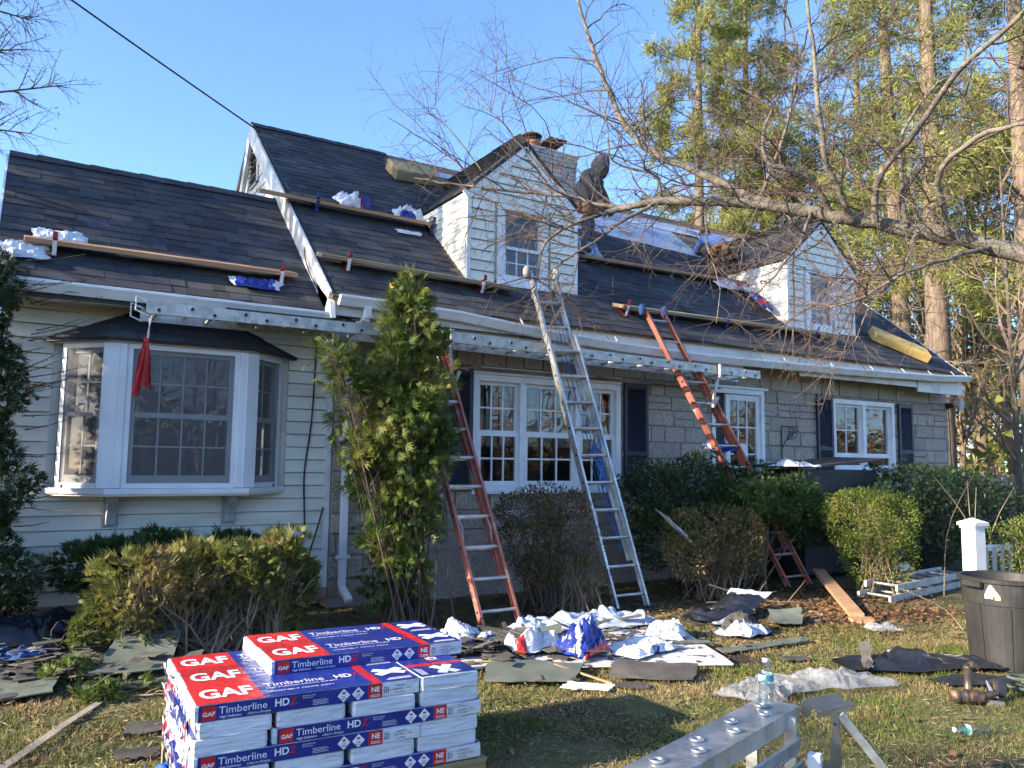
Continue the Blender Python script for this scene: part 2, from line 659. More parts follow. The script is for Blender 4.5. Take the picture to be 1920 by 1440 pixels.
# left wing roof
roof_l = MB()
LE = Vector((-0.25, 7.86, zl(7.86)))
roof_l.prism([(-0.25, 7.87, zl(7.87) - 0.004), (-0.25, 10.08, zl(10.08) - 0.004), (-0.25, 12.35, zl(10.08) - S * 2.27), (-0.25, 12.35, zl(10.08) - S * 2.27 - 0.10),
              (-0.25, 10.08, zl(10.08) - 0.12), (-0.25, 7.87, zl(7.87) - 0.10)], (3.05, 0, 0))
roof_l = roof_l.build('wing_roof', M_DARK, house)
lst = shingle_list(LE, XA, VU, lambda v: (0.0, 3.02), 20)
lst.sort(key=lambda a: a[0].y)
shingles_single(lst[:235], XA, VU, roof_l)
shingles_mass(lst[235:], XA, VU, roof_l)
VB = Vector((0, math.cos(TH), -math.sin(TH)))
BK = Vector((0, -math.cos(TH), math.sin(TH)))
shingles_mass(shingle_list(Vector((2.80, 12.36, zl(10.08) - S * 2.27)), -XA, BK, lambda v: (0.0, 3.05), 20), -XA, BK, roof_l, 'rear_shingles')
x = -0.25
while x < 2.7:
    mb = MB()
    y_, z_ = 10.08, zl(10.08) + 0.022
    dz = rnd.uniform(-0.004, 0.006)
    mb.add([(x, y_ - 0.12, z_ - 0.09), (x + 0.3, y_ - 0.12, z_ - 0.095), (x + 0.3, y_, z_ + dz), (x, y_, z_ + 0.008 + dz), (x, y_ + 0.12, z_ - 0.09), (x + 0.3, y_ + 0.12, z_ - 0.095)],
           [(0, 1, 2, 3), (3, 2, 5, 4)])
    mb.build('ridge_cap', M_SHI, roof_l)
    x += 0.26
mb = MB()
mb.beam((-0.262, 7.84, zl(7.84) - 0.09), (-0.262, 10.08, zl(10.08) - 0.09), 0.02, 0.15, up=VN)
mb.build('rake_board', M_TRIM, roof_l)
mb = MB()
mb.bx(-0.24, 2.84, 7.95, 8.30, 2.93, 2.95)
mb.bx(-0.24, 2.84, 7.915, 7.945, 2.90, 3.00)
mb.build('soffit', M_TRIM, roof_l)

def gutter(parent, pts, name='gutter', w=0.12, h=0.1, m_=None):
    """open trough swept along points (its back upper edge)"""
    prof = [(0.0, 0.0), (0.0, -h), (-w * 0.55, -h), (-w * 0.85, -h * 0.45), (-w, -h * 0.2), (-w, 0.0), (-w + 0.018, 0.004), (-w + 0.018, -0.008)]
    th = 0.004
    mb = MB()
    n = len(prof)
    vs, fs = [], []
    for p in pts:
        for (a, c) in prof:
            vs.append((p[0], p[1] + a, p[2] + c))
        for (a, c) in prof:
            vs.append((p[0], p[1] + a * 0.94 - 0.003, p[2] + c + th))
    for i in range(len(pts) - 1):
        for j in range(n - 1):
            a, b_ = i * 2 * n + j, (i + 1) * 2 * n + j
            fs.append((a, a + 1, b_ + 1, b_))
            fs.append((a + n, b_ + n, b_ + n + 1, a + n + 1))
    mb.add(vs, fs)
    for p in (pts[0], pts[-1]):
        mb.add([(p[0], p[1] + a, p[2] + c) for a, c in prof[:6]], [tuple(range(6))])
    return mb.build(name, m_ or M_TRIM, parent)
gutter(house, [(-0.27, 7.905, 3.045), (1.2, 7.905, 3.04), (2.66, 7.905, 3.035)])

# ---------------------------------------------------------------- main block: stone front
YS = 8.26
SX0, SX1 = 2.87, 14.50
OPEN = [(4.56, 6.79, 1.20, 2.585), (8.47, 9.57, 0.35, 2.66), (11.18, 12.84, 1.45, 2.64)]
xs = sorted({SX0, SX1} | {o[0] for o in OPEN} | {o[1] for o in OPEN})
wall_s = MB()
for x0, x1 in zip(xs[:-1], xs[1:]):
    op = [o for o in OPEN if o[0] < (x0 + x1) / 2 < o[1]]
    if op:
        wall_s.bx(x0, x1, YS + 0.016, YS + 0.26, 0.0, op[0][2])
        wall_s.bx(x0, x1, YS + 0.016, YS + 0.26, op[0][3], 3.04)
    else:
        wall_s.bx(x0, x1, YS + 0.016, YS + 0.26, 0.0, 3.04)
wall_s = wall_s.build('stone_wall', M_MORTAR, house)
def stone(x0, x1, z0, z1):
    for a in OPEN:
        if x1 > a[0] and x0 < a[1] and z1 > a[2] and z0 < a[3]:
            cand = [(x0, min(x1, a[0]), z0, z1), (max(x0, a[1]), x1, z0, z1), (x0, x1, z0, min(z1, a[2])), (x0, x1, max(z0, a[3]), z1)]
            cand = [c for c in cand if c[1] - c[0] > 0.05 and c[3] - c[2] > 0.04]
            if not cand:
                return
            x0, x1, z0, z1 = max(cand, key=lambda c: (c[1] - c[0]) * (c[3] - c[2]))
    g = 0.006
    x0, x1, z0, z1 = x0 + g, x1 - g, z0 + g, z1 - g
    p = rnd.uniform(0.0, 0.014)
    j = lambda: rnd.uniform(-0.006, 0.006)
    mb = MB()
    c = 0.009
    vs = [(x0, YS + 0.02, z0), (x1, YS + 0.02, z0), (x1, YS + 0.02, z1), (x0, YS + 0.02, z1),
          (x0 + c + j(), YS - p, z0 + c + j()), (x1 - c + j(), YS - p + j() * .6, z0 + c + j()), (x1 - c + j(), YS - p + j() * .6, z1 - c + j()), (x0 + c + j(), YS - p, z1 - c + j())]
    mb.add(vs, [(4, 5, 6, 7), (0, 1, 5, 4), (1, 2, 6, 5), (2, 3, 7, 6), (3, 0, 4, 7)])
    mb.build('stone', M_STONE, wall_s)
z = 0.10
ci = 0
while z < 3.0:
    h = rnd.choice((0.20, 0.22, 0.24))
    if z + h > 2.92:
        h = 3.02 - z
    x = SX0 - rnd.uniform(0, 0.3)
    while x < SX1:
        w = rnd.choice((0.26, 0.36, 0.44, 0.5, 0.58)) * rnd.uniform(0.9, 1.1)
        x0, x1 = max(x, SX0), min(x + w, SX1)
        x += w
        if x1 - x0 < 0.06 or (z < 0.5 and x0 > 3.3):
            continue
        if rnd.random() < 0.16 and h < 0.3:
            stone(x0, x1, z, z + h * 0.5)
            stone(x0, x1, z + h * 0.5, z + h)
        else:
            stone(x0, x1, z, z + h)
    z += h
MB().bx(SX0 + 0.4, SX1, YS - 0.005, YS + 0.015, 0.0, 0.5).build('foundation_face', M_STONE, wall_s)
mb = MB()
mb.prism([(2.76, 8.46, 2.9), (2.76, 11.72, zm(11.72) - 0.13), (2.76, 15.4, 3.4), (2.76, 15.4, 0), (2.76, 8.6, 0), ], (0.11, 0, 0))
gable = mb.build('gable_wall', M_SIDE, house)
mb = MB()
mb.prism([(SX1 - 0.26, YS + 0.27, 0), (SX1 - 0.26, 15.4, 0), (SX1 - 0.26, 15.4, 3.3), (SX1 - 0.26, 11.72, zm(11.72) - 0.15), (SX1 - 0.26, YS + 0.27, 3.1)], (0.25, 0, 0))
mb.build('end_wall', M_STONE, house)
# boards of the exposed gable above the wing roof (laid on a slope, as weathered)
yp, zp = 11.72, zm(11.72)
for k in range(11):
    z0 = 4.30 + k * 0.185
    def yf(zz): return 7.85 + (zz - 3.25 + 0.20) / S
    def yb(zz): return yp + (zp - 0.15 - zz) / 1.9
    z1 = z0 + 0.19
    a0, a1, b0, b1 = yf(z0), min(yf(z1), yp), yb(z0), max(yb(z1), yp)
    if z0 > zp - 0.3:
        break
    mb = MB()
    d0, d1 = 0.018, 0.004
    vs = [(2.758 - d0, a0, z0), (2.758 - d0, b0, z0), (2.758 - d1, b1, z1), (2.758 - d1, a1, z1), (2.758, a0, z0), (2.758, b0, z0), (2.758, b1, z1), (2.758, a1, z1)]
    mb.add(vs, [(1, 0, 3, 2), (4, 5, 6, 7), (0, 1, 5, 4), (2, 3, 7, 6), (3, 0, 4, 7), (1, 2, 6, 5)])
    mb.build('siding_board', M_OLDTRIM, gable)
vent = sub('gable_vent', house)
mb = MB()
mb.bx(2.715, 2.738, 11.48, 11.92, 5.52, 5.54).bx(2.715, 2.738, 11.48, 11.92, 6.04, 6.06).bx(2.715, 2.738, 11.48, 11.51, 5.52, 6.06).bx(2.715, 2.738, 11.89, 11.92, 5.52, 6.06)
mb.build('vent_frame', M_OLDTRIM, vent)
for k in range(7):
    MB().beam((2.722, 11.51, 5.57 + k * 0.068), (2.722, 11.89, 5.57 + k * 0.068), 0.012, 0.05, up=(0.7, 0, 1)).build('slat', M_RUST, vent)

# ---------------------------------------------------------------- main roof
D1 = dict(x0=4.566, x1=6.25, y=8.515, ze=4.90, xa=5.41, za=5.66)
D2 = dict(x0=10.43, x1=12.16, y=8.50, ze=4.87, xa=11.30, za=5.62)
RX0, RX1 = 2.66, 14.22
RY0, RYR = 7.82, 11.72
roof_m = MB()
roof_m.prism([(RX0, RY0, zm(RY0) - 0.004), (RX0, RYR, zm(RYR) - 0.004), (RX0, 15.6, zm(RYR) - 1.0 * 3.88), (RX0, 15.6, zm(RYR) - 3.88 - 0.1), (RX0, RYR, zm(RYR) - 0.14), (RX0, RY0, zm(RY0) - 0.05)], (RX1 - RX0, 0, 0))
roof_m = roof_m.build('main_roof', M_DECK, house)
def in_dormer(D, x, y):
    if not (D['x0'] - 0.02 < x < D['x1'] + 0.02):
        return False
    h = min(x - D['x0'], D['x1'] - x) / (D['xa'] - D['x0'])
    ztop = D['ze'] + (D['za'] - D['ze']) * max(h, 0)
    return y > D['y'] - 0.03 and zm(y) < ztop + 0.02
MO = Vector((RX0, RY0 - 0.02, zm(RY0 - 0.02)))
def skip_main(u, v):
    x, y = RX0 + u, RY0 + v * math.cos(TH)
    if in_dormer(D1, x, y) or in_dormer(D2, x, y):
        return True
    if x > 6.3:
        lim = 10.62 - 0.07 * (x - 7.0) if x < 12.2 else 9.25
        return y > lim + 0.06 * math.sin(x * 5)
    lim = RYR - 0.02 if x < 4.6 else RYR - 0.30
    return y > lim
lst = shingle_list(MO, XA, VU, lambda v: (0.0, RX1 - RX0), 36, skip=skip_main)
shingles_mass(lst, XA, VU, roof_m)
B2 = Vector((0, -math.cos(PI / 4), math.sin(PI / 4)))
shingles_mass(shingle_list(Vector((RX1, 15.62, zm(RYR) - 3.89)), -XA, B2, lambda v: (0.0, RX1 - RX0), 37), -XA, B2, roof_m, 'rear_shingles')
x = RX0
while x < 4.5:
    mb = MB()
    z_ = zp + 0.022
    mb.add([(x, yp - 0.12, z_ - 0.09), (x + 0.3, yp - 0.12, z_ - 0.095), (x + 0.3, yp, z_), (x, yp, z_ + 0.008), (x, yp + 0.12, z_ - 0.1), (x + 0.3, yp + 0.12, z_ - 0.105)], [(0, 1, 2, 3), (3, 2, 5, 4)])
    mb.build('ridge_cap', M_SHI, roof_m)
    x += 0.26
# white underlayment rolled over the stripped part, with printed marks
M_UNDER = mat('roof_underlayment', (0.44, 0.48, 0.55), (0.34, 0.39, 0.47), scale=2.5, rough=0.45, bump=0.25, bscale=6)
M_UPRINT = mat('underlayment_print', (0.15, 0.21, 0.46), (0.20, 0.26, 0.48), scale=6, rough=0.5)
def on_main(x, y, up=0.0):
    return Vector((x, y, zm(y))) + VN * up
def sheet_on_roof(name, x0, x1, ylo, yhi, m_, nx=40, ny=10, up=0.012, amp=0.008, parent=None):
    vs, fs = [], []
    for j in range(ny + 1):
        for i in range(nx + 1):
            x = x0 + (x1 - x0) * i / nx
            a, b_ = ylo(x), yhi(x)
            y = a + (b_ - a) * j / ny
            vs.append(on_main(x, y, up + amp * noise.noise(V(x * 2.5, y * 3, 1.7)) + amp * 0.5 * noise.noise(V(x * 9, y * 2, 4))))
    for j in range(ny):
        for i in range(nx):
            a = j * (nx + 1) + i
            fs.append((a, a + 1, a + nx + 2, a + nx + 1))
    mb = MB()
    mb.add(vs, fs)
    return mb.build(name, m_, parent, smooth=True)
under = sheet_on_roof('underlayment', 6.35, 10.35, lambda x: 10.50 - 0.07 * (x - 7.0), lambda x: 11.16, M_UNDER, parent=roof_m)
sheet_on_roof('underlayment', 6.35, 13.9, lambda x: 11.08, lambda x: 11.40, M_UNDER, up=0.022, parent=roof_m)
sheet_on_roof('underlayment', 4.75, 6.3, lambda x: 11.30 - 0.04 * (x - 4.75), lambda x: 11.44, M_UNDER, nx=10, ny=3, up=0.016, parent=roof_m)
for (xx, yy) in ((7.6, 10.75), (8.7, 10.62), (8.0, 11.0), (9.5, 10.85), (9.9, 10.6), (8.9, 11.22), (10.9, 11.22), (12.2, 11.22)):
    mb = MB()
    for dx, dy, w in ((0, 0, 0.34), (0.03, -0.06, 0.24), (0.1, 0.05, 0.14)):
        a, b_, c_, d_ = on_main(xx + dx, yy + dy, 0.04), on_main(xx + dx + w, yy + dy, 0.04), on_main(xx + dx + w, yy + dy + 0.03, 0.04), on_main(xx + dx, yy + dy + 0.03, 0.04)
        mb.quad(a, b_, c_, d_)
    mb.build('printed_mark', M_UPRINT, under)
# rake boards of the exposed left gable
mb = MB()
mb.beam((RX0 - 0.014, 7.90, zm(7.90) - 0.115), (RX0 - 0.014, RYR, zm(RYR) - 0.115), 0.028, 0.22, up=VN)
mb.build('rake_board', M_OLDTRIM, house)
mb = MB()
dirb = Vector((0, 1, -1.9)).normalized()
mb.beam((RX0 + 0.02, RYR, zm(RYR) - 0.02), (RX0 + 0.02, 13.0, zm(RYR) - 0.02 - 1.28 * 1.9), 0.05, 0.16, up=Vector((0, 1.9, 1)).normalized())
mb.build('rake_board', M_OLDTRIM, house)
mb = MB()
mb.prism([(RX0 - 0.028, 7.76, 2.98), (RX0 - 0.028, 8.1, 3.0), (RX0 - 0.028, 8.25, 3.42), (RX0 - 0.028, 7.82, 3.16)], (0.05, 0, 0))
mb.build('eave_return', M_OLDTRIM, house)
mb = MB()
mb.beam((RX1 + 0.012, 7.86, zm(7.86) - 0.10), (RX1 + 0.012, RYR, zm(RYR) - 0.10), 0.024, 0.17, up=VN)
mb.build('rake_board', M_TRIM, house)
# eave: fascia, worn soffit, sagging gutter with its straps, frieze boards
fascia = MB().bx(2.68, 14.2, 7.86, 7.885, 3.03, 3.19).build('fascia', M_OLDTRIM, house)
MB().bx(2.9, 14.2, 7.887, 8.25, 3.0, 3.02).build('soffit', M_WOODOLD, house)
for k in range(16):
    x0 = 3.6 + rnd.random() * 4.4
    MB().beam((x0, YS - 0.06 - rnd.random() * 0.06, 2.60 + rnd.random() * 0.08), (x0 + rnd.uniform(0.2, 0.7), YS - 0.05, 2.61 + rnd.random() * 0.07), 0.02, 0.02).build('broken_lath', M_WOODOLD, house) if k < 7 else None
mb = MB().bx(3.0, 8.3, YS - 0.05, YS - 0.005, 2.62, 2.66)
mb.build('ledger_board', M_WOODOLD, house)
mb = MB().bx(2.95, 8.75, 7.90, 7.925, 2.86, 3.0)
mb.build('frieze_board', M_TRIM, house)
MB().bx(9.95, 12.95, 7.89, 7.92, 2.90, 3.06).build('frieze_board', M_OLDTRIM, house)
MB().bx(12.98, 14.35, 7.885, 7.915, 2.83, 3.03).build('frieze_board', M_OLDTRIM, house)
gp = [(2.72, 7.84, 3.225), (3.6, 7.84, 3.215), (4.1, 7.84, 3.20), (5.2, 7.83, 3.11), (6.5, 7.83, 3.05), (7.8, 7.83, 3.03), (9.2, 7.83, 3.04), (10.8, 7.83, 3.06), (12.2, 7.83, 3.09), (13.4, 7.83, 3.12), (14.36, 7.83, 3.17)]
gut = gutter(house, gp)
for k, x in enumerate((4.9, 6.3, 8.3, 9.45, 10.5, 11.5, 12.35, 13.1, 13.8, 14.2)):
    gz = float(np.interp(x, [a[0] for a in gp], [a[2] for a in gp]))
    mb = MB()
    mb.beam((x, 7.715, gz + 0.006), (x + 0.01, 7.78, gz + 0.075), 0.022, 0.004, up=VN)
    mb.build('strap', M_TRIM, gut)
# downspout at the joint of wing and main block
mb = MB()
def dsp(pts):
    for a, b_ in zip(pts[:-1], pts[1:]):
        mb.beam(a, b_, 0.075, 0.06, up=(0, -1, 0.001))
dsp([(3.03, 7.78, 3.14), (3.03, 7.80, 3.02), (2.99, 8.17, 2.86), (2.99, 8.18, 0.22), (3.02, 8.02, 0.1)])
dn = mb.build('downspout', M_TRIM, house, bev=0.006)
MB().bx(2.90, 3.06, 8.137, 8.145, 0.52, 0.56).build('bracket', M_TRIM, dn)
MB().bx(2.90, 3.06, 8.137, 8.145, 1.75, 1.79).build('bracket', M_TRIM, dn)

# ---------------------------------------------------------------- windows
def frame_map(mb, O, U, Nn):
    O, U, Nn = Vector(O), Vector(U).normalized(), Vector(Nn).normalized()
    mb.v = [tuple(O + U * p[0] + Nn * p[1] + V(0, 0, 1) * p[2]) for p in mb.v]
    return mb

def sash(parent, O, U, Nn, x0, x1, z0, z1, cols, rows, out, fr=0.045, m_fr=None, mw=0.016, m_mu=None, bot=None):
    """one glazed sash: frame, one pane per light, glazing bars; out = how far it stands forward"""
    m_fr = m_fr or M_TRIM
    bot = bot or fr
    mb = MB()
    d = 0.04
    mb.bx(x0, x0 + fr, out - d, out, z0, z1).bx(x1 - fr, x1, out - d, out, z0, z1)
    mb.bx(x0 + fr, x1 - fr, out - d, out - 0.002, z0, z0 + bot).bx(x0 + fr, x1 - fr, out - d, out - 0.002, z1 - fr, z1)
    frame_map(mb, O, U, Nn).build('sash', m_fr, parent)
    gx0, gx1, gz0, gz1 = x0 + fr, x1 - fr, z0 + bot, z1 - fr
    mb = MB()
    for i in range(1, cols):
        x = gx0 + (gx1 - gx0) * i / cols
        mb.bx(x - mw / 2, x + mw / 2, out - 0.034, out - 0.014, gz0, gz1)
    for j in range(1, rows):
        z = gz0 + (gz1 - gz0) * j / rows
        mb.bx(gx0, gx1, out - 0.032, out - 0.016, z - mw / 2, z + mw / 2)
    if mb.v:
        frame_map(mb, O, U, Nn).build('glazing_bars', m_mu or m_fr, parent)
    for i in range(cols):
        for j in range(rows):
            a, b_ = gx0 + (gx1 - gx0) * i / cols, gx0 + (gx1 - gx0) * (i + 1) / cols
            c_, e = gz0 + (gz1 - gz0) * j / rows, gz0 + (gz1 - gz0) * (j + 1) / rows
            mb = MB()
            mb.quad((a, out - 0.025, c_), (b_, out - 0.025, c_), (b_, out - 0.025, e), (a, out - 0.025, e))
            frame_map(mb, O, U, Nn).build('pane', M_GLASS, parent)

def frame(parent, O, U, Nn, x0, x1, z0, z1, w, d0, d1, m_=None, name='window_frame', sill=True):
    mb = MB()
    mb.bx(x0, x0 + w, d0, d1, z0, z1).bx(x1 - w, x1, d0, d1, z0, z1).bx(x0 + w, x1 - w, d0, d1, z1 - w, z1)
    mb.bx(x0 + w, x1 - w, d0, d1, z0, z0 + w)
    if sill:
        mb.bx(x0 - 0.02, x1 + 0.02, d0, d1 + 0.035, z0 - 0.03, z0 - 0.002)
    frame_map(mb, O, U, Nn).build(name, m_ or M_TRIM, parent)

FN = (0, -1, 0)
def room(x0, x1, y0, y1, z0, z1):
    mb = MB()
    mb.bx(x0, x1, y0, y1, z0, z1)
    mb.f = [q for i, q in enumerate(mb.f) if i != 2]        # open towards the window
    mb.mi = mb.mi[:5]
    return mb.build('room', M_ROOM, house)
room(-0.02, 2.72, YW + 0.15, 11.6, 0.5, 2.9)
room(3.0, 7.9, YS + 0.27, 11.5, 0.6, 2.9)
room(7.95, 10.0, YS + 0.27, 11.5, 0.2, 2.9)
room(10.05, 14.1, YS + 0.27, 11.5, 0.6, 2.9)
M_CURT = mat('pale_curtain', (0.42, 0.40, 0.37), (0.30, 0.28, 0.26), scale=10, rough=0.9, stretch=(6, 1, 0.4))

# triple window
w3 = sub('triple_window', house)
O3 = (0, YS, 0)
frame(w3, O3, XA, FN, 4.56, 6.79, 1.20, 2.585, 0.075, -0.05, 0.02)
MB().bx(4.55, 6.80, YS - 0.025, YS + 0.04, 2.59, 2.68).build('head_trim', M_TRIM, w3)
for (a, b_, c) in ((4.64, 5.215, 3), (5.30, 6.055, 3), (6.14, 6.715, 3)):
    sash(w3, O3, XA, FN, a, b_, 1.275, 1.90, c, 2, -0.012, mw=0.02)
    sash(w3, O3, XA, FN, a, b_, 1.88, 2.51, 1 if c == 9 else c, 2, -0.045, mw=0.02)
MB().bx(5.215, 5.30, YS - 0.015, YS + 0.06, 1.275, 2.51).build('mullion', M_TRIM, w3)
MB().bx(6.055, 6.14, YS - 0.015, YS + 0.06, 1.275, 2.51).build('mullion', M_TRIM, w3)
mb = MB()
for i in range(30):
    x = 4.66 + i * 0.07
    mb.bx(x, x + 0.07, YS + 0.5 + 0.03 * math.sin(i * 2.1), YS + 0.51 + 0.03 * math.sin(i * 2.1), 1.75, 2.6)
mb.build('curtain', M_CURT, w3)

def shutter(x0, x1, z0, z1):
    s = sub('shutter', house)
    mb = MB()
    f = 0.05
    y0, y1 = YS - 0.055, YS - 0.022
    mb.bx(x0, x0 + f, y0, y1, z0, z1).bx(x1 - f, x1, y0, y1, z0, z1).bx(x0 + f, x1 - f, y0 + 0.002, y1, z0, z0 + 0.07).bx(x0 + f, x1 - f, y0 + 0.002, y1, z1 - 0.07, z1)
    zm_ = z0 + (z1 - z0) * 0.33
    mb.bx(x0 + f, x1 - f, y0 + 0.002, y1, zm_ - 0.03, zm_ + 0.03)
    mb.bx(x0 + f, x1 - f, y1 - 0.006, y1, z0 + 0.07, z1 - 0.07)
    mb.build('shutter_frame', M_SHUT, s)
    mb = MB()
    z = z0 + 0.085
    while z < z1 - 0.08:
        if abs(z - zm_) > 0.04:
            mb.beam((x0 + f, y0 + 0.014, z), (x1 - f, y0 + 0.014, z), 0.006, 0.036, up=(0, 0.75, 1))
        z += 0.029
    o = mb.build('louvres', M_SHUT, s)
    o['kind'] = 'stuff'
shutter(4.19, 4.54, 1.22, 2.66)
shutter(6.83, 7.24, 1.22, 2.62)
shutter(10.76, 11.15, 1.40, 2.68)
shutter(12.92, 13.33, 1.40, 2.64)

# glazed door
gd = sub('glazed_door', house)
frame(gd, O3, XA, FN, 8.47, 9.57, 0.35, 2.66, 0.07, -0.06, 0.02, name='door_frame')
MB().bx(8.40, 9.64, YS - 0.04, YS + 0.03, 2.665, 2.70).build('head_trim', M_TRIM, gd)
sash(gd, O3, XA, FN, 8.78, 9.50, 0.42, 2.58, 3, 4, -0.01, fr=0.085, mw=0.02, bot=0.5)
MB().bx(8.54, 8.78, YS + 0.05, YS + 0.06, 0.42, 2.58).build('dark_gap_panel', M_DARK, gd)  # black panel standing in for the dark open gap beside the door
MB().bx(9.02, 9.22, YS + 0.002, YS + 0.004, 1.62, 1.86).build('paper_notice', M_TRIM, gd)

# right window, two casements
w2 = sub('casement_window', house)
frame(w2, O3, XA, FN, 11.18, 12.84, 1.45, 2.64, 0.075, -0.05, 0.02)
MB().bx(11.16, 12.62, YS - 0.03, YS + 0.03, 2.645, 2.675).build('head_trim', M_WOODOLD, w2)
for a, b_ in ((11.255, 11.97), (12.05, 12.765)):
    sash(w2, O3, XA, FN, a, b_, 1.525, 1.74, 1, 1, -0.012)
    sash(w2, O3, XA, FN, a, b_, 1.72, 2.565, 2 if a < 11.5 else 1, 2 if a < 11.5 else 1, -0.04)
MB().bx(11.97, 12.05, YS - 0.015, YS + 0.06, 1.525, 2.565).build('mullion', M_TRIM, w2)

# ---------------------------------------------------------------- bay window
bay = sub('bay_window', house)
PL, PR = Vector((0.30, YW, 0)), Vector((2.32, YW, 0))
FL, FR = Vector((0.70, 7.90, 0)), Vector((1.90, 7.90, 0))
bz0, bz1 = 1.27, 2.57
M_SCREEN = mat('bay_post_white', (0.74, 0.75, 0.77), (0.66, 0.67, 0.69), scale=4, rough=0.4)
def post(p, w, d, ang=0.0):
    mb = MB()
    mb.bx(-w / 2, w / 2, -d / 2, d / 2, bz0, bz1)
    c_, s_ = math.cos(ang), math.sin(ang)
    mb.v = [(p.x + a * c_ - b_ * s_, p.y + a * s_ + b_ * c_, c) for a, b_, c in mb.v]
    mb.build('post', M_SCREEN, bay, bev=0.008)
post(FL + V(-0.005, 0.03, 0), 0.14, 0.09, -0.35)
post(FL + V(0.075, 0.0, 0), 0.07, 0.06)
post(FR + V(0.005, 0.03, 0), 0.14, 0.09, 0.35)
post(FR + V(-0.075, 0.0, 0), 0.07, 0.06)
def bay_face(A, B, cols, e0, e1):
    U = (B - A)
    Ln = U.length
    U = U.normalized()
    Nn = Vector((U.y, -U.x, 0))
    frame(bay, A, U, Nn, e0, Ln - e1, bz0, bz1, 0.045, -0.06, 0.012, m_=M_SCREEN, sill=False)
    x0, x1 = e0 + 0.045, Ln - e1 - 0.045
    zc = bz0 + (bz1 - bz0) * 0.52
    sash(bay, A, U, Nn, x0, x1, bz0 + 0.045, zc, cols, 2, -0.005, fr=0.04, m_fr=M_SASH, mw=0.014, m_mu=M_SASH, bot=0.07)
    sash(bay, A, U, Nn, x0, x1, zc - 0.03, bz1 - 0.045, cols, 2, -0.035, fr=0.04, m_fr=M_SASH, mw=0.014, m_mu=M_SASH)
    mb = MB()
    mb.quad((x0, 0.004, bz0 + 0.046), (x1, 0.004, bz0 + 0.046), (x1, 0.004, bz1 - 0.046), (x0, 0.004, bz1 - 0.046))
    frame_map(mb, A, U, Nn).build('insect_screen', M_MESH, bay)
M_MESH = film('insect_screen', (0.20, 0.20, 0.205), (0.17, 0.17, 0.175), alpha=0.42, rough=0.9)
bay_face(PL, FL, 2, 0.03, 0.06)
bay_face(FL, FR, 4, 0.11, 0.11)
bay_face(FR, PR, 2, 0.06, 0.03)
mb = MB()
out = 0.05
poly = [(0.24, YW - 0.02), (0.68, 7.90 - out), (1.92, 7.90 - out), (2.38, YW - 0.02)]
mb.prism([(a, b_, bz0 - 0.05) for a, b_ in poly], (0, 0, 0.048))
mb.build('sill_board', M_SCREEN, bay)
mb = MB()
mb.prism([(a, b_, bz1 + 0.002) for a, b_ in poly], (0, 0, 0.06))
mb.build('head_board', M_SCREEN, bay)
mb = MB()
mb.prism([(a, b_ + 0.03, bz0 - 0.07) for a, b_ in poly], (0, 0, 0.018))
mb.build('underside', M_SIDE, bay)
mb = MB().bx(0.36, 2.26, YW - 0.1, YW + 0.3, bz0 - 0.02, bz0 + 0.03)
mb.build('window_seat', M_ROOM, bay)
for bx_ in (0.74, 1.79):
    mb = MB()
    mb.prism([(bx_, YW - 0.02, 0.93), (bx_, YW - 0.10, 0.93), (bx_, YW - 0.12, 1.0), (bx_, YW - 0.16, 1.06), (bx_, YW - 0.26, 1.14), (bx_, YW - 0.29, 1.2), (bx_, YW - 0.02, 1.2)], (0.085, 0, 0))
    mb.bx(bx_ - 0.025, bx_ + 0.11, YW - 0.03, YW - 0.017, 0.90, 1.2)
    mb.build('bracket', M_SASH, bay, bev=0.004)
# bay roof: three hipped faces of wide shingles
ap0, ap1 = Vector((0.92, YW - 0.01, 2.94)), Vector((1.72, YW - 0.01, 2.94))
e = [Vector((0.16, YW - 0.01, 2.60)), Vector((0.64, 7.80, 2.60)), Vector((1.96, 7.80, 2.60)), Vector((2.46, YW - 0.01, 2.60))]
mb = MB()
mb.add([e[0], e[1], e[2], e[3], ap0, ap1] + [p - V(0, 0, 0.02) for p in e], [(0, 1, 4), (1, 2, 5, 4), (2, 3, 5), (0, 3, 9, 6), (6, 7, 1, 0), (7, 8, 2, 1), (8, 9, 3, 2), (6, 9, 8, 7)])
mb.build('roof_deck', M_DARK, bay)
def hip_face(a, b_, t0, t1, nrow):
    """a,b eave corners; t0,t1 top corners"""
    ud = (b_ - a).normalized()
    n = ud.cross((t0 + t1) / 2 - a).normalized()
    vd = n.cross(ud)
    H = (t0 - a).dot(vd)
    l0, l1 = (t0 - a).dot(ud), (t1 - a).dot(ud)
    Wd = (b_ - a).length
    ex = H / nrow
    for r in range(nrow):
        v0, v1 = r * ex - 0.012, min((r + 1.25) * ex, H)
        f = lambda v: (l0 * v / H, Wd + (l1 - Wd) * v / H)
        xa, xb = f(v0)
        x = xa - rnd.random() * 0.12
        while x < xb:
            w = rnd.uniform(0.14, 0.26)
            xx0, xx1 = max(x, xa), min(x + w - 0.004, xb)
            x += w
            if xx1 - xx0 < 0.02:
                continue
            ta, tb = f(v1)
            u0, u1 = max(xx0, ta), min(xx1, tb)
            if u1 < u0:
                u0 = u1 = (max(min(xx0, tb), ta))
            t = rnd.uniform(0.008, 0.015)
            P0, P1 = a + ud * xx0 + vd * v0, a + ud * xx1 + vd * v0
            Q1, Q0 = a + ud * u1 + vd * v1, a + ud * u0 + vd * v1
            m2 = MB()
            m2.add([P0, P1, Q1, Q0, P0 + n * t, P1 + n * t, Q1 + n * 0.004, Q0 + n * 0.004], [(4, 5, 6, 7), (0, 1, 5, 4), (1, 2, 6, 5), (2, 3, 7, 6), (3, 0, 4, 7)])
            m2.build('shingle', M_SHI, bay)
hip_face(e[0], e[1], ap0, ap0, 4)
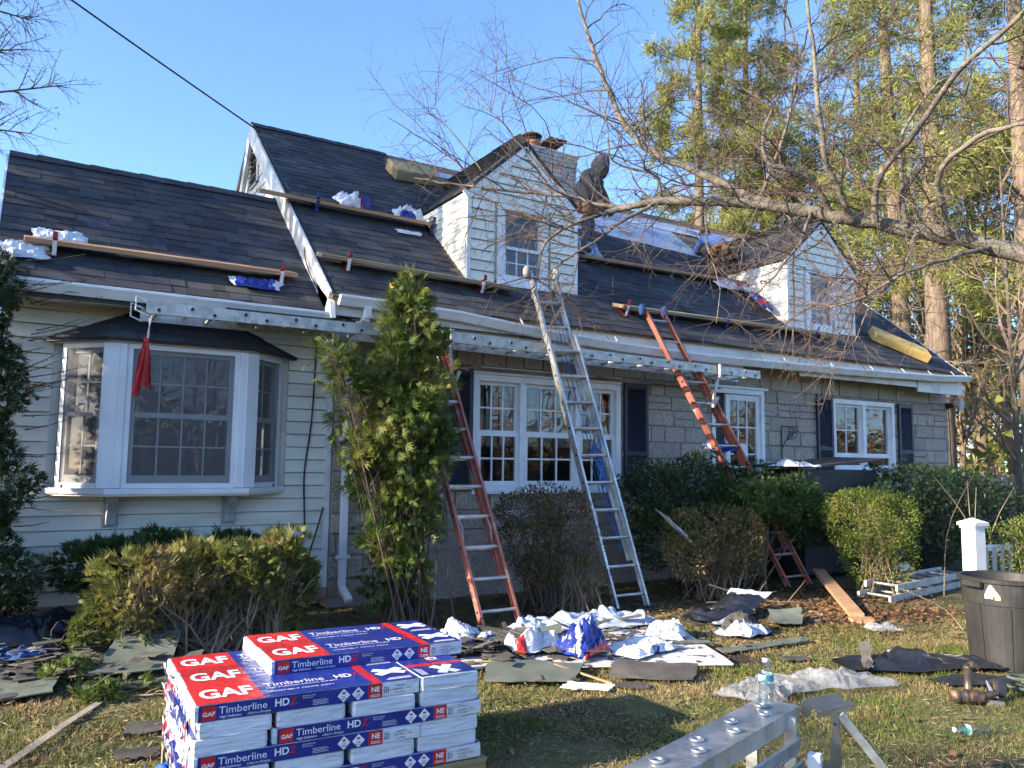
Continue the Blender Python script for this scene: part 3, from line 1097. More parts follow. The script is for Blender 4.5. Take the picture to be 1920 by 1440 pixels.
hip_face(e[1], e[2], ap0, ap1, 4)
hip_face(e[2], e[3], ap1, ap1, 4)

# ---------------------------------------------------------------- dormers
def dormer(D):
    d = sub('dormer', house)
    x0, x1, y, ze, xa, za = D['x0'], D['x1'], D['y'], D['ze'], D['xa'], D['za']
    zb = zm(y) - 0.02
    def yroof(z): return 7.85 + (z - 3.25) / S
    mb = MB()   # body
    wx0, wx1, wz0, wz1 = xa - 0.40, xa + 0.36, zb + 0.02, zb + 1.03
    ye, yr = yroof(ze) + 0.05, yroof(za) + 0.05
    mb.add([(x0, y, zb), (x0, y, ze), (x0, ye, ze), (x0 + 0.002, y + 0.002, zb)], [(0, 1, 2)])
    mb.add([(x1, y, zb), (x1, y, ze), (x1, ye, ze)], [(0, 2, 1)])
    yb_ = y + 0.03
    mb.add([(x0, yb_, zb), (wx0, yb_, zb), (wx0, yb_, wz1), (x0, yb_, wz1)], [(0, 1, 2, 3)])
    mb.add([(wx1, yb_, zb), (x1, yb_, zb), (x1, yb_, wz1), (wx1, yb_, wz1)], [(0, 1, 2, 3)])
    mb.add([(x0, yb_, wz1), (x1, yb_, wz1), (x1, yb_, ze), (xa, yb_, za - 0.03), (x0, yb_, ze)], [(0, 1, 2, 3, 4)])
    mb.build('dormer_wall', M_SIDE, d)
    mb = MB()
    mb.bx(wx0 - 0.1, wx1 + 0.1, y + 0.1, y + 1.0, zb - 0.1, wz1 + 0.1)
    mb.f = [q for i, q in enumerate(mb.f) if i != 2]
    mb.mi = mb.mi[:5]
    mb.build('room', M_ROOM, d)
    # front boards
    z = zb
    while z < za - 0.18:
        h = 0.130
        def wid(zz):
            if zz <= ze:
                return x0 + 0.05, x1 - 0.05
            f = (za - 0.06 - zz) / (za - ze)
            return xa - (xa - x0) * max(f, 0.0), xa + (x1 - xa) * max(f, 0.0)
        a, b_ = wid(z)
        a2, b2 = wid(z + h)
        if z < wz1 - 0.02:
            plank(d, a, wx0 - 0.05, z, y, h)
            plank(d, wx1 + 0.05, b_, z, y, h)
        else:
            plank(d, a, b_, z, y, h, slope_l=a2, slope_r=b2)
        z += h
    for xx in (x0, x1 - 0.05):
        MB().bx(xx, xx + 0.05, y - 0.028, y + 0.011, zb, ze - 0.02).build('corner_board', M_TRIM, d)
    # left cheek boards, cut along the roof
    for xs_, sg in ((x0, -1), (x1, 1)):
        z = zb + 0.01
        while z < ze - 0.03:
            z1 = min(z + 0.130, ze - 0.005)
            t = 0.016
            yb0, yb1 = yroof(z), yroof(z1)
            mb = MB()
            vs = [(xs_ + sg * t, y, z), (xs_ + sg * t, max(yb0, y + 0.01), z), (xs_ + sg * 0.004, yb1, z1), (xs_ + sg * 0.004, y, z1),
                  (xs_, y, z), (xs_, max(yb0, y + 0.01), z), (xs_, yb1, z1), (xs_, y, z1)]
            mb.add(vs, [(0, 1, 2, 3), (4, 5, 1, 0), (3, 2, 6, 7), (4, 0, 3, 7), (1, 5, 6, 2)])
            mb.build('siding_board', M_SIDE, d)
            z = z1
    # window
    Oq = (0, y, 0)
    frame(d, Oq, XA, FN, wx0, wx1, wz0 - 0.02, wz1, 0.09, -0.03, 0.035)
    sash(d, Oq, XA, FN, wx0 + 0.09, wx1 - 0.09, wz0 + 0.07, wz0 + 0.47, 3, 2, 0.012, fr=0.035, mw=0.014)
    sash(d, Oq, XA, FN, wx0 + 0.09, wx1 - 0.09, wz0 + 0.45, wz1 - 0.09, 1, 1, -0.012, fr=0.035)
    MB().bx(wx0 + 0.05, wx1 - 0.03, y - 0.045, y - 0.033, wz1 - 0.085, wz1 - 0.07).build('drip_edge', M_RUST, d)
    # roof planes
    yf = y - 0.05
    for sg, xe in ((-1, x0 - 0.035), (1, x1 + 0.035)):
        k = (za - ze) / (xa - x0)
        zee = za - k * abs(xa - xe) + 0.03
        A = Vector((xe, yf, zee))
        T = Vector((xa, yf, za + 0.03))
        B = Vector((xe, yroof(zee) + 0.02, zee))
        R_ = Vector((xa, yroof(za + 0.03) + 0.02, za + 0.03))
        n = (T - A).cross(Vector((0, 1, 0))).normalized()
        if n.z < 0:
            n = -n
        mb = MB()
        mb.add([A, B, R_, T, A - n * 0.03, B - n * 0.03, R_ - n * 0.03, T - n * 0.03], [(0, 1, 2, 3), (4, 7, 6, 5), (0, 3, 7, 4), (0, 4, 5, 1)])
        mb.build('roof_deck', M_DARK, d)
        ud = Vector((0, 1, 0)) if sg > 0 else Vector((0, -1, 0))
        vd = (T - A).normalized()
        Lh = (T - A).length
        if sg > 0:
            ls = shingle_list(A, ud, vd, lambda v: (0.0, (B.y - A.y) + (R_.y - B.y) * v / Lh), int(Lh / 0.143) + 1)
        else:
            ls = shingle_list(Vector((xe, yf, zee)), ud, vd, lambda v: (-((B.y - A.y) + (R_.y - B.y) * v / Lh), 0.0), int(Lh / 0.143) + 1)
        shingles_mass(ls, ud, vd, d)
        # rake board on the front and its dark drip edge
        MB().beam(A + V(0, 0.02, -0.075), T + V(0, 0.02, -0.075), 0.02, 0.12, up=n).build('rake_board', M_TRIM, d)
        MB().beam(A + V(0, 0.01, 0.004), T + V(0, 0.01, 0.004), 0.034, 0.018, up=n).build('drip_edge', M_DARK, d)
        MB().beam(A + V(-sg * 0.035, 0.1, -0.05), B + V(-sg * 0.035, 0, -0.05), 0.03, 0.08).build('eave_board', M_TRIM, d)
    return d
dormer(D1)
dormer(D2)
M_FLASH = mat('lead_flashing', (0.20, 0.21, 0.19), (0.14, 0.15, 0.14), scale=6, rough=0.6)

# ---------------------------------------------------------------- chimney
ch = sub('chimney', house)
cx0, cx1, cy0, cy1 = 7.45, 8.62, 11.75, 12.4
MB().bx(cx0 + 0.012, cx1 - 0.012, cy0 + 0.012, cy1 - 0.012, 5.6, 7.24).build('chimney_core', M_BRICK, ch)
z = 6.05
k = 0
while z < 7.2:
    ext = 0.025 if z > 7.0 else 0.0
    for (ax, a0, a1, fixed) in (('x', cx0, cx1, cy0), ('y', cy0, cy1, cx0)):
        p = a0 - (0.105 if k % 2 else 0.0)
        while p < a1:
            q0, q1 = max(p, a0), min(p + 0.21, a1)
            p += 0.21
            if q1 - q0 < 0.03:
                continue
            jj = rnd.uniform(0, 0.006)
            mb = MB()
            if ax == 'x':
                mb.bx(q0 + 0.004, q1 - 0.004, fixed - ext - jj, fixed + 0.02, z, z + 0.064)
            else:
                mb.bx(fixed - ext - jj, fixed + 0.02, q0 + 0.004, q1 - 0.004, z, z + 0.064)
            mb.build('brick', M_BRICK, ch)
    z += 0.074
    k += 1
MB().prism([(cx0 - 0.04, cy0 - 0.04, 7.21), (cx1 + 0.03, cy0 - 0.04, 7.21), (cx1 + 0.03, cy1 + 0.03, 7.21), (cx0 - 0.04, cy1 + 0.03, 7.21)], (0, 0, 0.06)).build('chimney_cap', M_BRICK, ch, bev=0.02)
MB().lathe([(0.15, 7.26), (0.15, 7.40), (0.17, 7.41), (0.17, 7.45), (0.12, 7.45)], (7.80, 12.05, 0), 18).build('flue_pot', M_CLAY, ch, smooth=False)
mb = MB()
for j in range(18):
    a = j * 2 * PI / 18
    mb.beam((7.80 + 0.16 * math.cos(a), 12.05 + 0.16 * math.sin(a), 7.44), (7.80 + 0.17 * math.cos(a), 12.05 + 0.17 * math.sin(a), 7.56), 0.012, 0.012)
mb.lathe([(0.19, 7.55), (0.20, 7.57), (0.16, 7.60), (0.0, 7.61)], (7.80, 12.05, 0), 18)
mb.lathe([(0.175, 7.49), (0.178, 7.50), (0.17, 7.505)], (7.80, 12.05, 0), 18)
mb.build('flue_cap', M_RUST, ch)
mb = MB()
mb.beam((8.08, 12.05, 7.55), (8.48, 12.05, 7.55), 0.36, 0.03, up=(0, 0.1, 1))
for a, b_ in ((8.12, 11.92), (8.44, 11.92), (8.12, 12.18), (8.44, 12.18)):
    mb.beam((a, b_, 7.26), (a, b_, 7.55), 0.015, 0.015, up=(1, 0, 0))
mb.build('rain_cap', M_RUST, ch)

# floodlight at the right corner, cables on the siding
fl = sub('floodlight', house)
MB().bx(14.40, 14.47, YS - 0.14, YS - 0.01, 2.62, 2.72).build('mount', M_DARK, fl, bev=0.01)
MB().lathe([(0.02, 0), (0.05, 0.02), (0.075, 0.10), (0.085, 0.15), (0.07, 0.155)], (14.46, YS - 0.14, 2.70), 14, M=Matrix.Rotation(PI / 2 + 0.2, 3, 'X')).build('lamp_head', M_SASH, fl)
mb = MB()
mb.tube(spline([(14.46, YS - 0.03, 2.62), (14.49, YS - 0.03, 2.3), (14.52, YS - 0.02, 1.9), (14.52, YS - 0.02, 1.5)], 10), 0.008, 5)
mb.build('cable', M_DARK, fl)
cb = MB()
cb.tube(spline([(2.66, YW - 0.03, 2.9), (2.64, YW - 0.03, 2.0), (2.58, YW - 0.03, 1.4), (2.60, YW - 0.035, 0.85), (2.55, YW - 0.05, 0.55), (2.45, YW - 0.12, 0.25)], 20), 0.009, 6)
cb.build('wall_cable', M_DARK, house)
cb = MB()
cb.tube(spline([(2.79, YW - 0.05, 1.05), (2.72, YW - 0.06, 0.8), (2.63, YW - 0.06, 0.5), (2.52, YW - 0.12, 0.22)], 14), 0.009, 6)
cb.build('wall_cable', M_DARK, house)
# ---------------------------------------------------------------- ground
def sgrid(lo, hi, fine_lo, fine_hi, step, grow=1.25):
    a = list(np.arange(fine_lo, fine_hi + 1e-6, step))
    d = step
    while a[-1] < hi:
        d *= grow
        a.append(a[-1] + d)
    d = step
    while a[0] > lo:
        d *= grow
        a.insert(0, a[0] - d)
    return np.array(a)
def gz(x, y):
    """height of the lawn"""
    return 0.018 * noise.noise(V(x * 0.9, y * 0.9, 0.3)) + 0.010 * noise.noise(V(x * 3.1, y * 3.1, 2.3))
def ground():
    X = sgrid(-250, 320, -3.5, 13.0, 0.12)
    Y = sgrid(-250, 400, 1.0, 8.4, 0.12)
    xx, yy = np.meshgrid(X, Y)
    near = (xx > -6) & (xx < 16) & (yy > -2) & (yy < 11)
    zz = np.zeros_like(xx)
    it = np.argwhere(near)
    for i, j in it:
        zz[i, j] = gz(xx[i, j], yy[i, j])
    vv = np.stack([xx, yy, zz], -1).reshape(-1, 3)
    nx = len(X)
    i, j = np.meshgrid(np.arange(len(Y) - 1), np.arange(nx - 1), indexing='ij')
    a = (i * nx + j).ravel()
    ff = np.stack([a, a + 1, a + nx + 1, a + nx], 1)
    return vv, ff
M_GROUND = mat('lawn_soil', (0.085, 0.110, 0.034), (0.16, 0.135, 0.065), scale=3.5, rough=0.95, lo=0.38, hi=0.62, bump=0.8, bscale=45,
               c3=(0.050, 0.036, 0.024), scale3=1.1, lo3=0.5, hi3=0.66, detail=8, spec=0.2)
vv, ff = ground()
g = np_mesh('ground', vv, ff, M_GROUND, smooth=True)
g['kind'] = 'structure'
g['label'] = 'patchy lawn and bare soil in front of the house'
# ---------------------------------------------------------------- materials of the site
M_ALU = mat('worn_aluminium', (0.62, 0.62, 0.61), (0.42, 0.42, 0.41), scale=9, rough=0.42, metal=0.75, rvar=0.15, bump=0.05, bscale=60)
M_ALUD = mat('dusty_aluminium', (0.55, 0.54, 0.50), (0.34, 0.33, 0.30), scale=14, rough=0.55, metal=0.45, rvar=0.15, lo=0.4, hi=0.7)
M_FIBRE = mat('orange_red_fibreglass', (0.42, 0.15, 0.105), (0.34, 0.11, 0.08), scale=7, rough=0.55, c3=(0.50, 0.36, 0.30), scale3=5, lo3=0.60, hi3=0.75)
M_HOLE = mat('dark_hole', (0.02, 0.02, 0.02), (0.03, 0.03, 0.03), scale=5, rough=0.8)
M_LUMB = mat('fresh_lumber', (0.42, 0.24, 0.13), (0.33, 0.18, 0.09), scale=5, rough=0.75, stretch=(0.35, 4, 4), bump=0.15, bscale=30, objr=0.12)
M_LUMB2 = mat('weathered_lumber', (0.34, 0.26, 0.15), (0.22, 0.16, 0.09), scale=5, rough=0.8, stretch=(0.35, 4, 4), bump=0.2, bscale=30)
M_RED = mat('red_steel', (0.32, 0.02, 0.015), (0.22, 0.015, 0.012), scale=12, rough=0.5)
M_BLUE = mat('blue_steel', (0.02, 0.03, 0.22), (0.015, 0.02, 0.15), scale=12, rough=0.5)
M_FOAM = mat('yellow_foam', (0.62, 0.42, 0.14), (0.50, 0.33, 0.11), scale=12, rough=0.95, bump=0.5, bscale=40, c3=(0.36, 0.24, 0.10), scale3=5, lo3=0.55, hi3=0.75)
M_FOAM2 = mat('dirty_tan_foam', (0.36, 0.29, 0.15), (0.26, 0.20, 0.10), scale=9, rough=0.95, bump=0.5, bscale=40)
M_WRAP = mat('white_wrap', (0.66, 0.68, 0.71), (0.54, 0.57, 0.62), scale=7, rough=0.32, bump=1.0, bscale=16, stretch=(0.6, 1, 2.5))
M_NAVY = mat('navy_print', (0.012, 0.022, 0.17), (0.018, 0.035, 0.24), scale=4, rough=0.28, bump=0.6, bscale=16)
M_PRED = mat('red_print', (0.60, 0.025, 0.02), (0.48, 0.02, 0.018), scale=4, rough=0.28, bump=0.6, bscale=16)
M_INK = mat('white_ink', (0.80, 0.81, 0.84), (0.74, 0.75, 0.78), scale=6, rough=0.4)
M_INKB = mat('black_ink', (0.03, 0.03, 0.04), (0.05, 0.05, 0.06), scale=6, rough=0.5)
M_TORN = mat('torn_shingle', (0.055, 0.05, 0.045), (0.10, 0.095, 0.085), scale=5, rough=0.95, objr=0.35, bump=0.5, bscale=150, c3=(0.16, 0.14, 0.11), scale3=3, lo3=0.55, hi3=0.75)
M_TORNS = mat('shingle_scrap', (0.05, 0.045, 0.04), (0.10, 0.09, 0.08), scale=5, rough=0.95, isl=0.5, bump=0.4, bscale=150)
M_GREENSH = mat('grey_green_shingle', (0.13, 0.15, 0.12), (0.085, 0.10, 0.085), scale=6, rough=0.95, bump=0.5, bscale=200)
M_TARP = mat('black_tarp', (0.010, 0.012, 0.018), (0.02, 0.022, 0.03), scale=4, rough=0.28, bump=0.4, bscale=8)
M_SILV = mat('silver_underlay', (0.42, 0.48, 0.58), (0.34, 0.40, 0.50), scale=4, rough=0.32, bump=0.4, bscale=9)
M_BAG = film('clear_bag', (0.50, 0.52, 0.56), (0.38, 0.40, 0.44), alpha=0.40)
M_FLAG = mat('red_cloth', (0.50, 0.035, 0.03), (0.38, 0.025, 0.022), scale=7, rough=0.8, bump=0.3, bscale=20)
M_ROPE = mat('blue_rope', (0.04, 0.16, 0.42), (0.03, 0.11, 0.32), scale=60, rough=0.8)
M_MITT = mat('ladder_mitt', (0.30, 0.23, 0.17), (0.42, 0.40, 0.38), scale=14, rough=0.9, bump=0.4, bscale=40)
M_MITTB = mat('blue_ladder_mitt', (0.05, 0.11, 0.30), (0.04, 0.08, 0.22), scale=14, rough=0.9, bump=0.4, bscale=40)
M_RUBB = mat('black_rubber', (0.015, 0.015, 0.015), (0.03, 0.03, 0.03), scale=9, rough=0.8)

# ---------------------------------------------------------------- ladders
def ladder(name, label, fl, fr, tl, tr, m_rail, m_mitt=None, fly=(0.13, 1.0), base=(0.0, 0.8), off=0.055, feet=True, group='extension ladders on the job', foot_from=0.0):
    fl, fr, tl, tr = map(Vector, (fl, fr, tl, tr))
    c = (fl + fr) / 2
    t = thing(name, label, 'ladder', tuple(c), group)
    nrm = (fr - fl).cross((tl + tr) / 2 - c).normalized()          # away from the wall
    if nrm.y > 0:
        nrm = -nrm
    Ln = ((tl + tr) / 2 - c).length
    P = lambda a, b_, s, o: a + (b_ - a) * s + nrm * o
    for (s0, s1), o, inner in ((base, off, 0.0), (fly, 0.0, 0.03)):
        for a, b_, a2 in ((fl, tl, fr), (fr, tr, fl)):
            ins = (a2 - a).normalized() * inner
            up = (a2 - a).normalized()
            mb = MB()
            p0, p1 = P(a, b_, s0, o) + ins, P(a, b_, s1, o) + ins
            # C-channel: web and two flanges
            mb.beam(p0, p1, 0.068, 0.006, up=up)
            mb.beam(p0 + nrm * 0.031 + up * 0.012, p1 + nrm * 0.031 + up * 0.012, 0.006, 0.026, up=up)
            mb.beam(p0 - nrm * 0.031 + up * 0.012, p1 - nrm * 0.031 + up * 0.012, 0.006, 0.026, up=up)
            mb.build('rail', m_rail, t)
        for k in range(int(Ln / 0.305) + 1):
            s = (0.14 + k * 0.305) / Ln
            if s > s1 - 0.01 or s < s0 + 0.01:
                continue
            mb = MB()
            ins = (fr - fl).normalized() * (inner + 0.002)
            mb.tube([P(fl, tl, s, o) + ins, P(fr, tr, s, o) - ins], 0.017, 8)
            mb.build('rung', M_ALU, t)
            if inner == 0.0:
                for a, b_, sg in ((fl, tl, -1), (fr, tr, 1)):
                    q = P(a, b_, s, o) + (fr - fl).normalized() * sg * 0.004
                    MB().tube([q, q + (fr - fl).normalized() * sg * 0.006], 0.014, 8).build('rung_end', M_HOLE, t)
    if feet:
        for a, b_ in ((fl, tl), (fr, tr)):
            mb = MB()
            p = P(a, b_, base[0], off)
            mb.beam(p + nrm * 0.05, p - nrm * 0.05, 0.06, 0.02)
            mb.beam(p, p + V(0, 0, 0.09), 0.03, 0.012, up=nrm)
            mb.build('foot', M_RUBB, t)
    # rung locks
    for a, b_, sg in ((fl, tl, 1), (fr, tr, -1)):
        mb = MB()
        q = P(a, b_, fly[0] + 0.36 / Ln, off * 0.5) + (fr - fl).normalized() * sg * 0.05
        d = (b_ - a).normalized()
        mb.tube([q - d * 0.02, q + nrm * 0.05 + d * 0.1, q + nrm * 0.03 + d * 0.22], 0.006, 5)
        mb.build('rung_lock', M_ALU, t)
    if m_mitt:
        for a, b_ in ((fl, tl), (fr, tr)):
            p = P(a, b_, fly[1], 0.0)
            mb = MB()
            mb.lathe([(0.015, -0.09), (0.034, -0.07), (0.044, -0.02), (0.040, 0.03), (0.024, 0.058), (0.005, 0.062)], p, 10)
            mb.build('mitt', m_mitt, t, smooth=True)
    return t
M_MITTY = mat('yellow_ladder_mitt', (0.50, 0.38, 0.03), (0.38, 0.28, 0.03), scale=14, rough=0.9)
ladder('ladder', 'pinkish red fibreglass extension ladder rising beside the tall arborvitae', (3.72, 6.55, 0.02), (4.14, 6.55, 0.02), (3.31, 7.80, 3.37), (3.71, 7.80, 3.37), M_FIBRE, M_MITTY)
ladder('ladder', 'bright aluminium extension ladder leaning in front of the triple window', (5.41, 6.70, 0.02), (5.85, 6.70, 0.02), (4.87, 7.60, 3.73), (5.28, 7.60, 3.75), M_ALU, M_MITT)
ladder('ladder', 'orange red fibreglass ladder with blue mitts standing behind the yew hedge', (8.30, 6.88, 0.02), (8.74, 6.88, 0.02), (6.79, 7.82, 3.55), (7.18, 7.82, 3.56), M_FIBRE, M_MITTB)
# ropes of the aluminium ladder
rp = thing('rope', 'blue rope knotted round the rungs of the aluminium ladder', 'rope', (5.7, 7.0, 0.5))
for k, (dx, r) in enumerate(((0.0, 0.006), (0.05, 0.005), (-0.05, 0.005))):
    pts = spline([(5.22 + dx, 7.52, 3.25), (5.36 + dx * 1.3, 7.32, 2.35), (5.45 + dx, 7.18, 1.78), (5.56 + dx, 7.03, 1.2), (5.68 + dx * 0.5, 6.88, 0.62)], 16)
    MB().tube(pts, r, 5).build('strand', M_ROPE, rp)
mb = MB()
for k in range(5):
    a = k * 1.3
    mb.tube(spline([(5.48 + 0.045 * math.cos(a + j) + 0.012 * j, 7.10 - 0.03 * math.sin(j * 2 + a) - 0.02 * j, 1.80 - 0.09 * j - 0.02 * k) for j in range(6)], 14), 0.009, 5)
mb.build('knot', M_ROPE, rp)

# ---------------------------------------------------------------- staging: ladder sections laid level as a work platform
def stage(label, x0, x1, za, zb, nm='work_stage'):
    t = thing(nm, label, 'staging', (x0, 7.5, za), 'staging along the eaves')
    zz = lambda x: za + (zb - za) * (x - x0) / (x1 - x0)
    for y, dz in ((7.40, 0.0), (7.80, -0.015)):
        mb = MB()
        a, b_ = V(x0, y, zz(x0) + dz), V(x1, y, zz(x1) + dz)
        mb.beam(a, b_, 0.006, 0.105)
        sg = 1 if y < 7.6 else -1
        mb.beam(a + V(0, sg * 0.016, 0.0495), b_ + V(0, sg * 0.016, 0.0495), 0.034, 0.006)
        mb.beam(a + V(0, sg * 0.016, -0.0495), b_ + V(0, sg * 0.016, -0.0495), 0.034, 0.006)
        mb.build('rail', M_ALUD, t)
    x = x0 + 0.10
    k = 0
    while x < x1 - 0.05:
        dz = 0.018 if k % 2 else -0.018
        z = zz(x) + dz
        MB().tube([(x, 7.405, z), (x, 7.795, z - 0.015)], 0.016, 8).build('rung', M_ALUD, t)
        MB().lathe([(0.024, 0), (0.024, 0.006), (0.017, 0.008)], (x, 7.3955, z), 12, M=Matrix.Rotation(PI / 2, 3, 'X')).build('rung_collar', M_ALUD, t)
        MB().lathe([(0.016, 0), (0.016, 0.004)], (x, 7.3895, z), 10, M=Matrix.Rotation(PI / 2, 3, 'X')).build('rung_hole', M_HOLE, t)
        x += 0.19 if k % 2 else 0.27
        k += 1
    return t, zz
stage_l, zz1 = stage('dusty aluminium staging across the bay window with wire loops at its end', 0.88, 3.74, 2.83, 2.835)
mb = MB()
for y in (7.42, 7.78):
    MB().tube([(0.90, y, 2.88), (0.80, y, 2.92), (0.80, y, 2.80), (0.90, y, 2.76)], 0.008, 5).build('wire_loop', M_TRIM, stage_l)
stage_r, zz2 = stage('aluminium staging over the triple window behind the ladders', 3.72, 8.52, 2.845, 2.765)
MB().bx(1.55, 2.75, 7.42, 7.74, 2.889, 2.905).build('stage_plank', M_DARK, stage_l)
def jack(label, x, zt, lx):
    t = thing('ladder_jack', label, 'ladder jack', (x, 7.5, zt), 'ladder jacks carrying the staging')
    mb = MB()
    mb.beam((x, 7.36, zt - 0.02), (x, 7.86, zt - 0.02), 0.035, 0.03)
    mb.beam((x, 7.36, zt - 0.02), (x, 7.36, zt + 0.15), 0.035, 0.03, up=(1, 0, 0))
    mb.build('arm', M_ALUD, t)
    mb = MB()
    mb.beam((x, 7.40, zt - 0.03), (x + lx, 7.42, zt - 0.42), 0.03, 0.025, up=(1, 0, 0))
    mb.beam((x + 0.02, 7.78, zt - 0.03), (x + lx, 7.42, zt - 0.42), 0.03, 0.025, up=(1, 0, 0))
    mb.beam((x + lx, 7.40, zt - 0.42), (x + lx + 0.05, 7.36, zt - 0.28), 0.04, 0.03, up=(1, 0, 0))
    mb.build('brace', M_ALUD, t)
jack('grey ladder jack under the staging on the orange red ladder', 7.72, 2.70, -0.1)
jack('ladder jack half hidden in arborvitae at the pinkish red ladder', 3.80, 2.77, 0.05)

# red rag hanging from the staging end
rg = thing('warning_flag', 'red cloth rag hanging on a string from the staging end', 'flag', (0.90, 7.40, 2.25))
MB().tube([(0.93, 7.40, 2.76), (0.905, 7.40, 2.62), (0.90, 7.40, 2.52)], 0.005, 5).build('string', M_OLDTRIM, rg)
MB().tube([(0.91, 7.41, 2.74), (0.915, 7.41, 2.6), (0.90, 7.40, 2.5)], 0.004, 5).build('string', M_OLDTRIM, rg)
nr, nc = 16, 18
for lay, (dy, lenf, sh) in enumerate(((0.0, 0.43, 0.0), (0.022, 0.36, 0.03))):
    vs, fs = [], []
    for i in range(nr + 1):
        f = i / nr
        for j in range(nc + 1):
            g = j / nc - 0.5
            w = 0.028 + 0.115 * f ** 0.7
            fold = 0.020 * math.sin(g * 15 + f * 3 + lay) * (0.3 + f) + 0.012 * math.sin(g * 31 + lay * 2) * f
            drop = lenf * f * (1 - 0.22 * g * (1 - 2 * lay)) - 0.03 * math.sin(g * 9) * f * f
            vs.append((0.895 - 0.03 * f + sh * f + g * w + fold * 0.4, 7.40 + dy * f + fold, 2.535 - drop))
    for i in range(nr):
        for j in range(nc):
            k = i * (nc + 1) + j
            fs.append((k, k + 1, k + nc + 2, k + nc + 1))
    mb = MB()
    mb.add(vs, fs)
    mb.build('cloth', M_FLAG, rg, smooth=True)
MB().lathe([(0.005, 0.028), (0.024, 0.014), (0.022, -0.012), (0.012, -0.022)], (0.897, 7.405, 2.54), 9).build('knot', M_FLAG, rg, smooth=True)

# ---------------------------------------------------------------- toe boards and roof brackets
def on_left(x, y, up=0.0):
    return Vector((x, y, zl(y))) + VN * up
def toe_board(label, fn, x0, y0, x1, y1, m_, w=0.235, th=0.045, lift=0.12):
    p0, p1 = fn(x0, y0, 0.03) + V(0, -0.02, lift * 0.55), fn(x1, y1, 0.03) + V(0, -0.02, lift * 0.55)
    c = (p0 + p1) / 2
    t = thing('toe_board', label, 'plank', tuple(c), 'toe boards on the roof')
    mb = MB()
    mb.beam(p0, p1, w, th, up=(0, -0.30, 1))
    mb.build('plank', m_, t, bev=0.004)
    return t
toe_board('reddish toe board low on the left wing roof', on_left, -0.05, 8.36, 2.41, 8.36, M_LUMB)
toe_board('reddish toe board high on the roof left of the first dormer', on_main, 2.27, 9.53, 4.77, 9.46, M_LUMB)
toe_board('weathered olive toe board under the first dormer behind the arborvitae tip', on_main, 2.66, 8.35, 5.05, 8.25, M_LUMB2)
toe_board('long toe board high on the roof between the two dormers', on_main, 6.9, 9.36, 11.28, 9.48, M_LUMB)
toe_board('long toe board near the eave behind the blue ladder mitts', on_main, 6.67, 8.2, 11.15, 8.26, M_LUMB2)
def roof_bracket(label, fn, x, y, m_):
    p = fn(x, y, 0.02)
    t = thing('roof_bracket', label, 'roof bracket', tuple(p), 'roof brackets holding the toe boards')
    mb = MB()
    mb.beam(p - VU * 0.12, p + VU * 0.18, 0.04, 0.005, up=VN)
    mb.build('strap', m_, t)
    a = p + V(0, -0.17, 0.085)
    mb = MB()
    mb.beam(p + V(0, 0.14, 0.085), a, 0.04, 0.006)
    mb.beam(a, a + V(0, -0.002, 0.055), 0.04, 0.006, up=(0, 1, 0))
    mb.build('arm', m_, t)
    mb = MB()
    mb.beam(a + V(0, 0.02, -0.03), p - VU * 0.11 + VN * 0.01, 0.036, 0.006, up=VN)
    mb.build('brace', M_TRIM if m_ is M_RED else m_, t)
for lab, fn, x, y, m_ in (('red roof bracket at the left end of the lowest left board', on_left, 0.19, 8.36, M_RED), ('red roof bracket at the right end of the lowest left board', on_left, 2.25, 8.36, M_RED),
                          ('blue roof bracket on the high left board beside the rake', on_main, 2.96, 9.51, M_BLUE), ('blue roof bracket touching the cheek of the first dormer', on_main, 4.50, 9.46, M_BLUE),
                          ('red roof bracket left of the arborvitae tip', on_main, 2.96, 8.33, M_RED), ('red roof bracket below the first dormer window', on_main, 4.60, 8.26, M_RED),
                          ('red roof bracket left of the blue ladder mitts', on_main, 6.76, 8.2, M_RED), ('blue roof bracket in the middle of the long eave board', on_main, 8.65, 8.23, M_BLUE),
                          ('blue roof bracket at the right end of the long eave board', on_main, 10.65, 8.25, M_BLUE), ('red roof bracket on the high board below the bare underlayment', on_main, 9.9, 9.44, M_RED)):
    roof_bracket(lab, fn, x, y, m_)

# foam knee pads
def foam(label, fn, x, y, L_, W_, H_, ang, m_):
    p = fn(x, y, 0.02)
    t = thing('foam_pad', label, 'foam pad', tuple(p), 'foam pads on the roof')
    u = XA * math.cos(ang) + VU * math.sin(ang)
    v = VN.cross(u)
    mb = MB()
    n = 8
    vs = []
    for i in range(n + 1):
        for j in range(n + 1):
            for k in (0, 1):
                jit = 0.004 * noise.noise(V(i * 1.3, j * 1.7, k * 9))
                vs.append(p + u * (L_ * (i / n - 0.5)) + v * (W_ * (j / n - 0.5)) + VN * (H_ * k + jit * (1 + k)))
    id_ = lambda i, j, k: (i * (n + 1) + j) * 2 + k
    fs = []
    for i in range(n):
        for j in range(n):
            fs.append((id_(i, j, 1), id_(i + 1, j, 1), id_(i + 1, j + 1, 1), id_(i, j + 1, 1)))
            fs.append((id_(i, j, 0), id_(i, j + 1, 0), id_(i + 1, j + 1, 0), id_(i + 1, j, 0)))
    for i in range(n):
        fs += [(id_(i, 0, 0), id_(i + 1, 0, 0), id_(i + 1, 0, 1), id_(i, 0, 1)), (id_(i, n, 1), id_(i + 1, n, 1), id_(i + 1, n, 0), id_(i, n, 0)),
               (id_(0, i, 1), id_(0, i + 1, 1), id_(0, i + 1, 0), id_(0, i, 0)), (id_(n, i, 0), id_(n, i + 1, 0), id_(n, i + 1, 1), id_(n, i, 1))]
    mb.add(vs, fs)
    mb.build('foam', m_, t, bev=0.012)
foam('dirty tan foam pad near the ridge left of the first dormer', on_main, 4.90, 10.98, 0.72, 0.42, 0.17, 0.10, M_FOAM2)
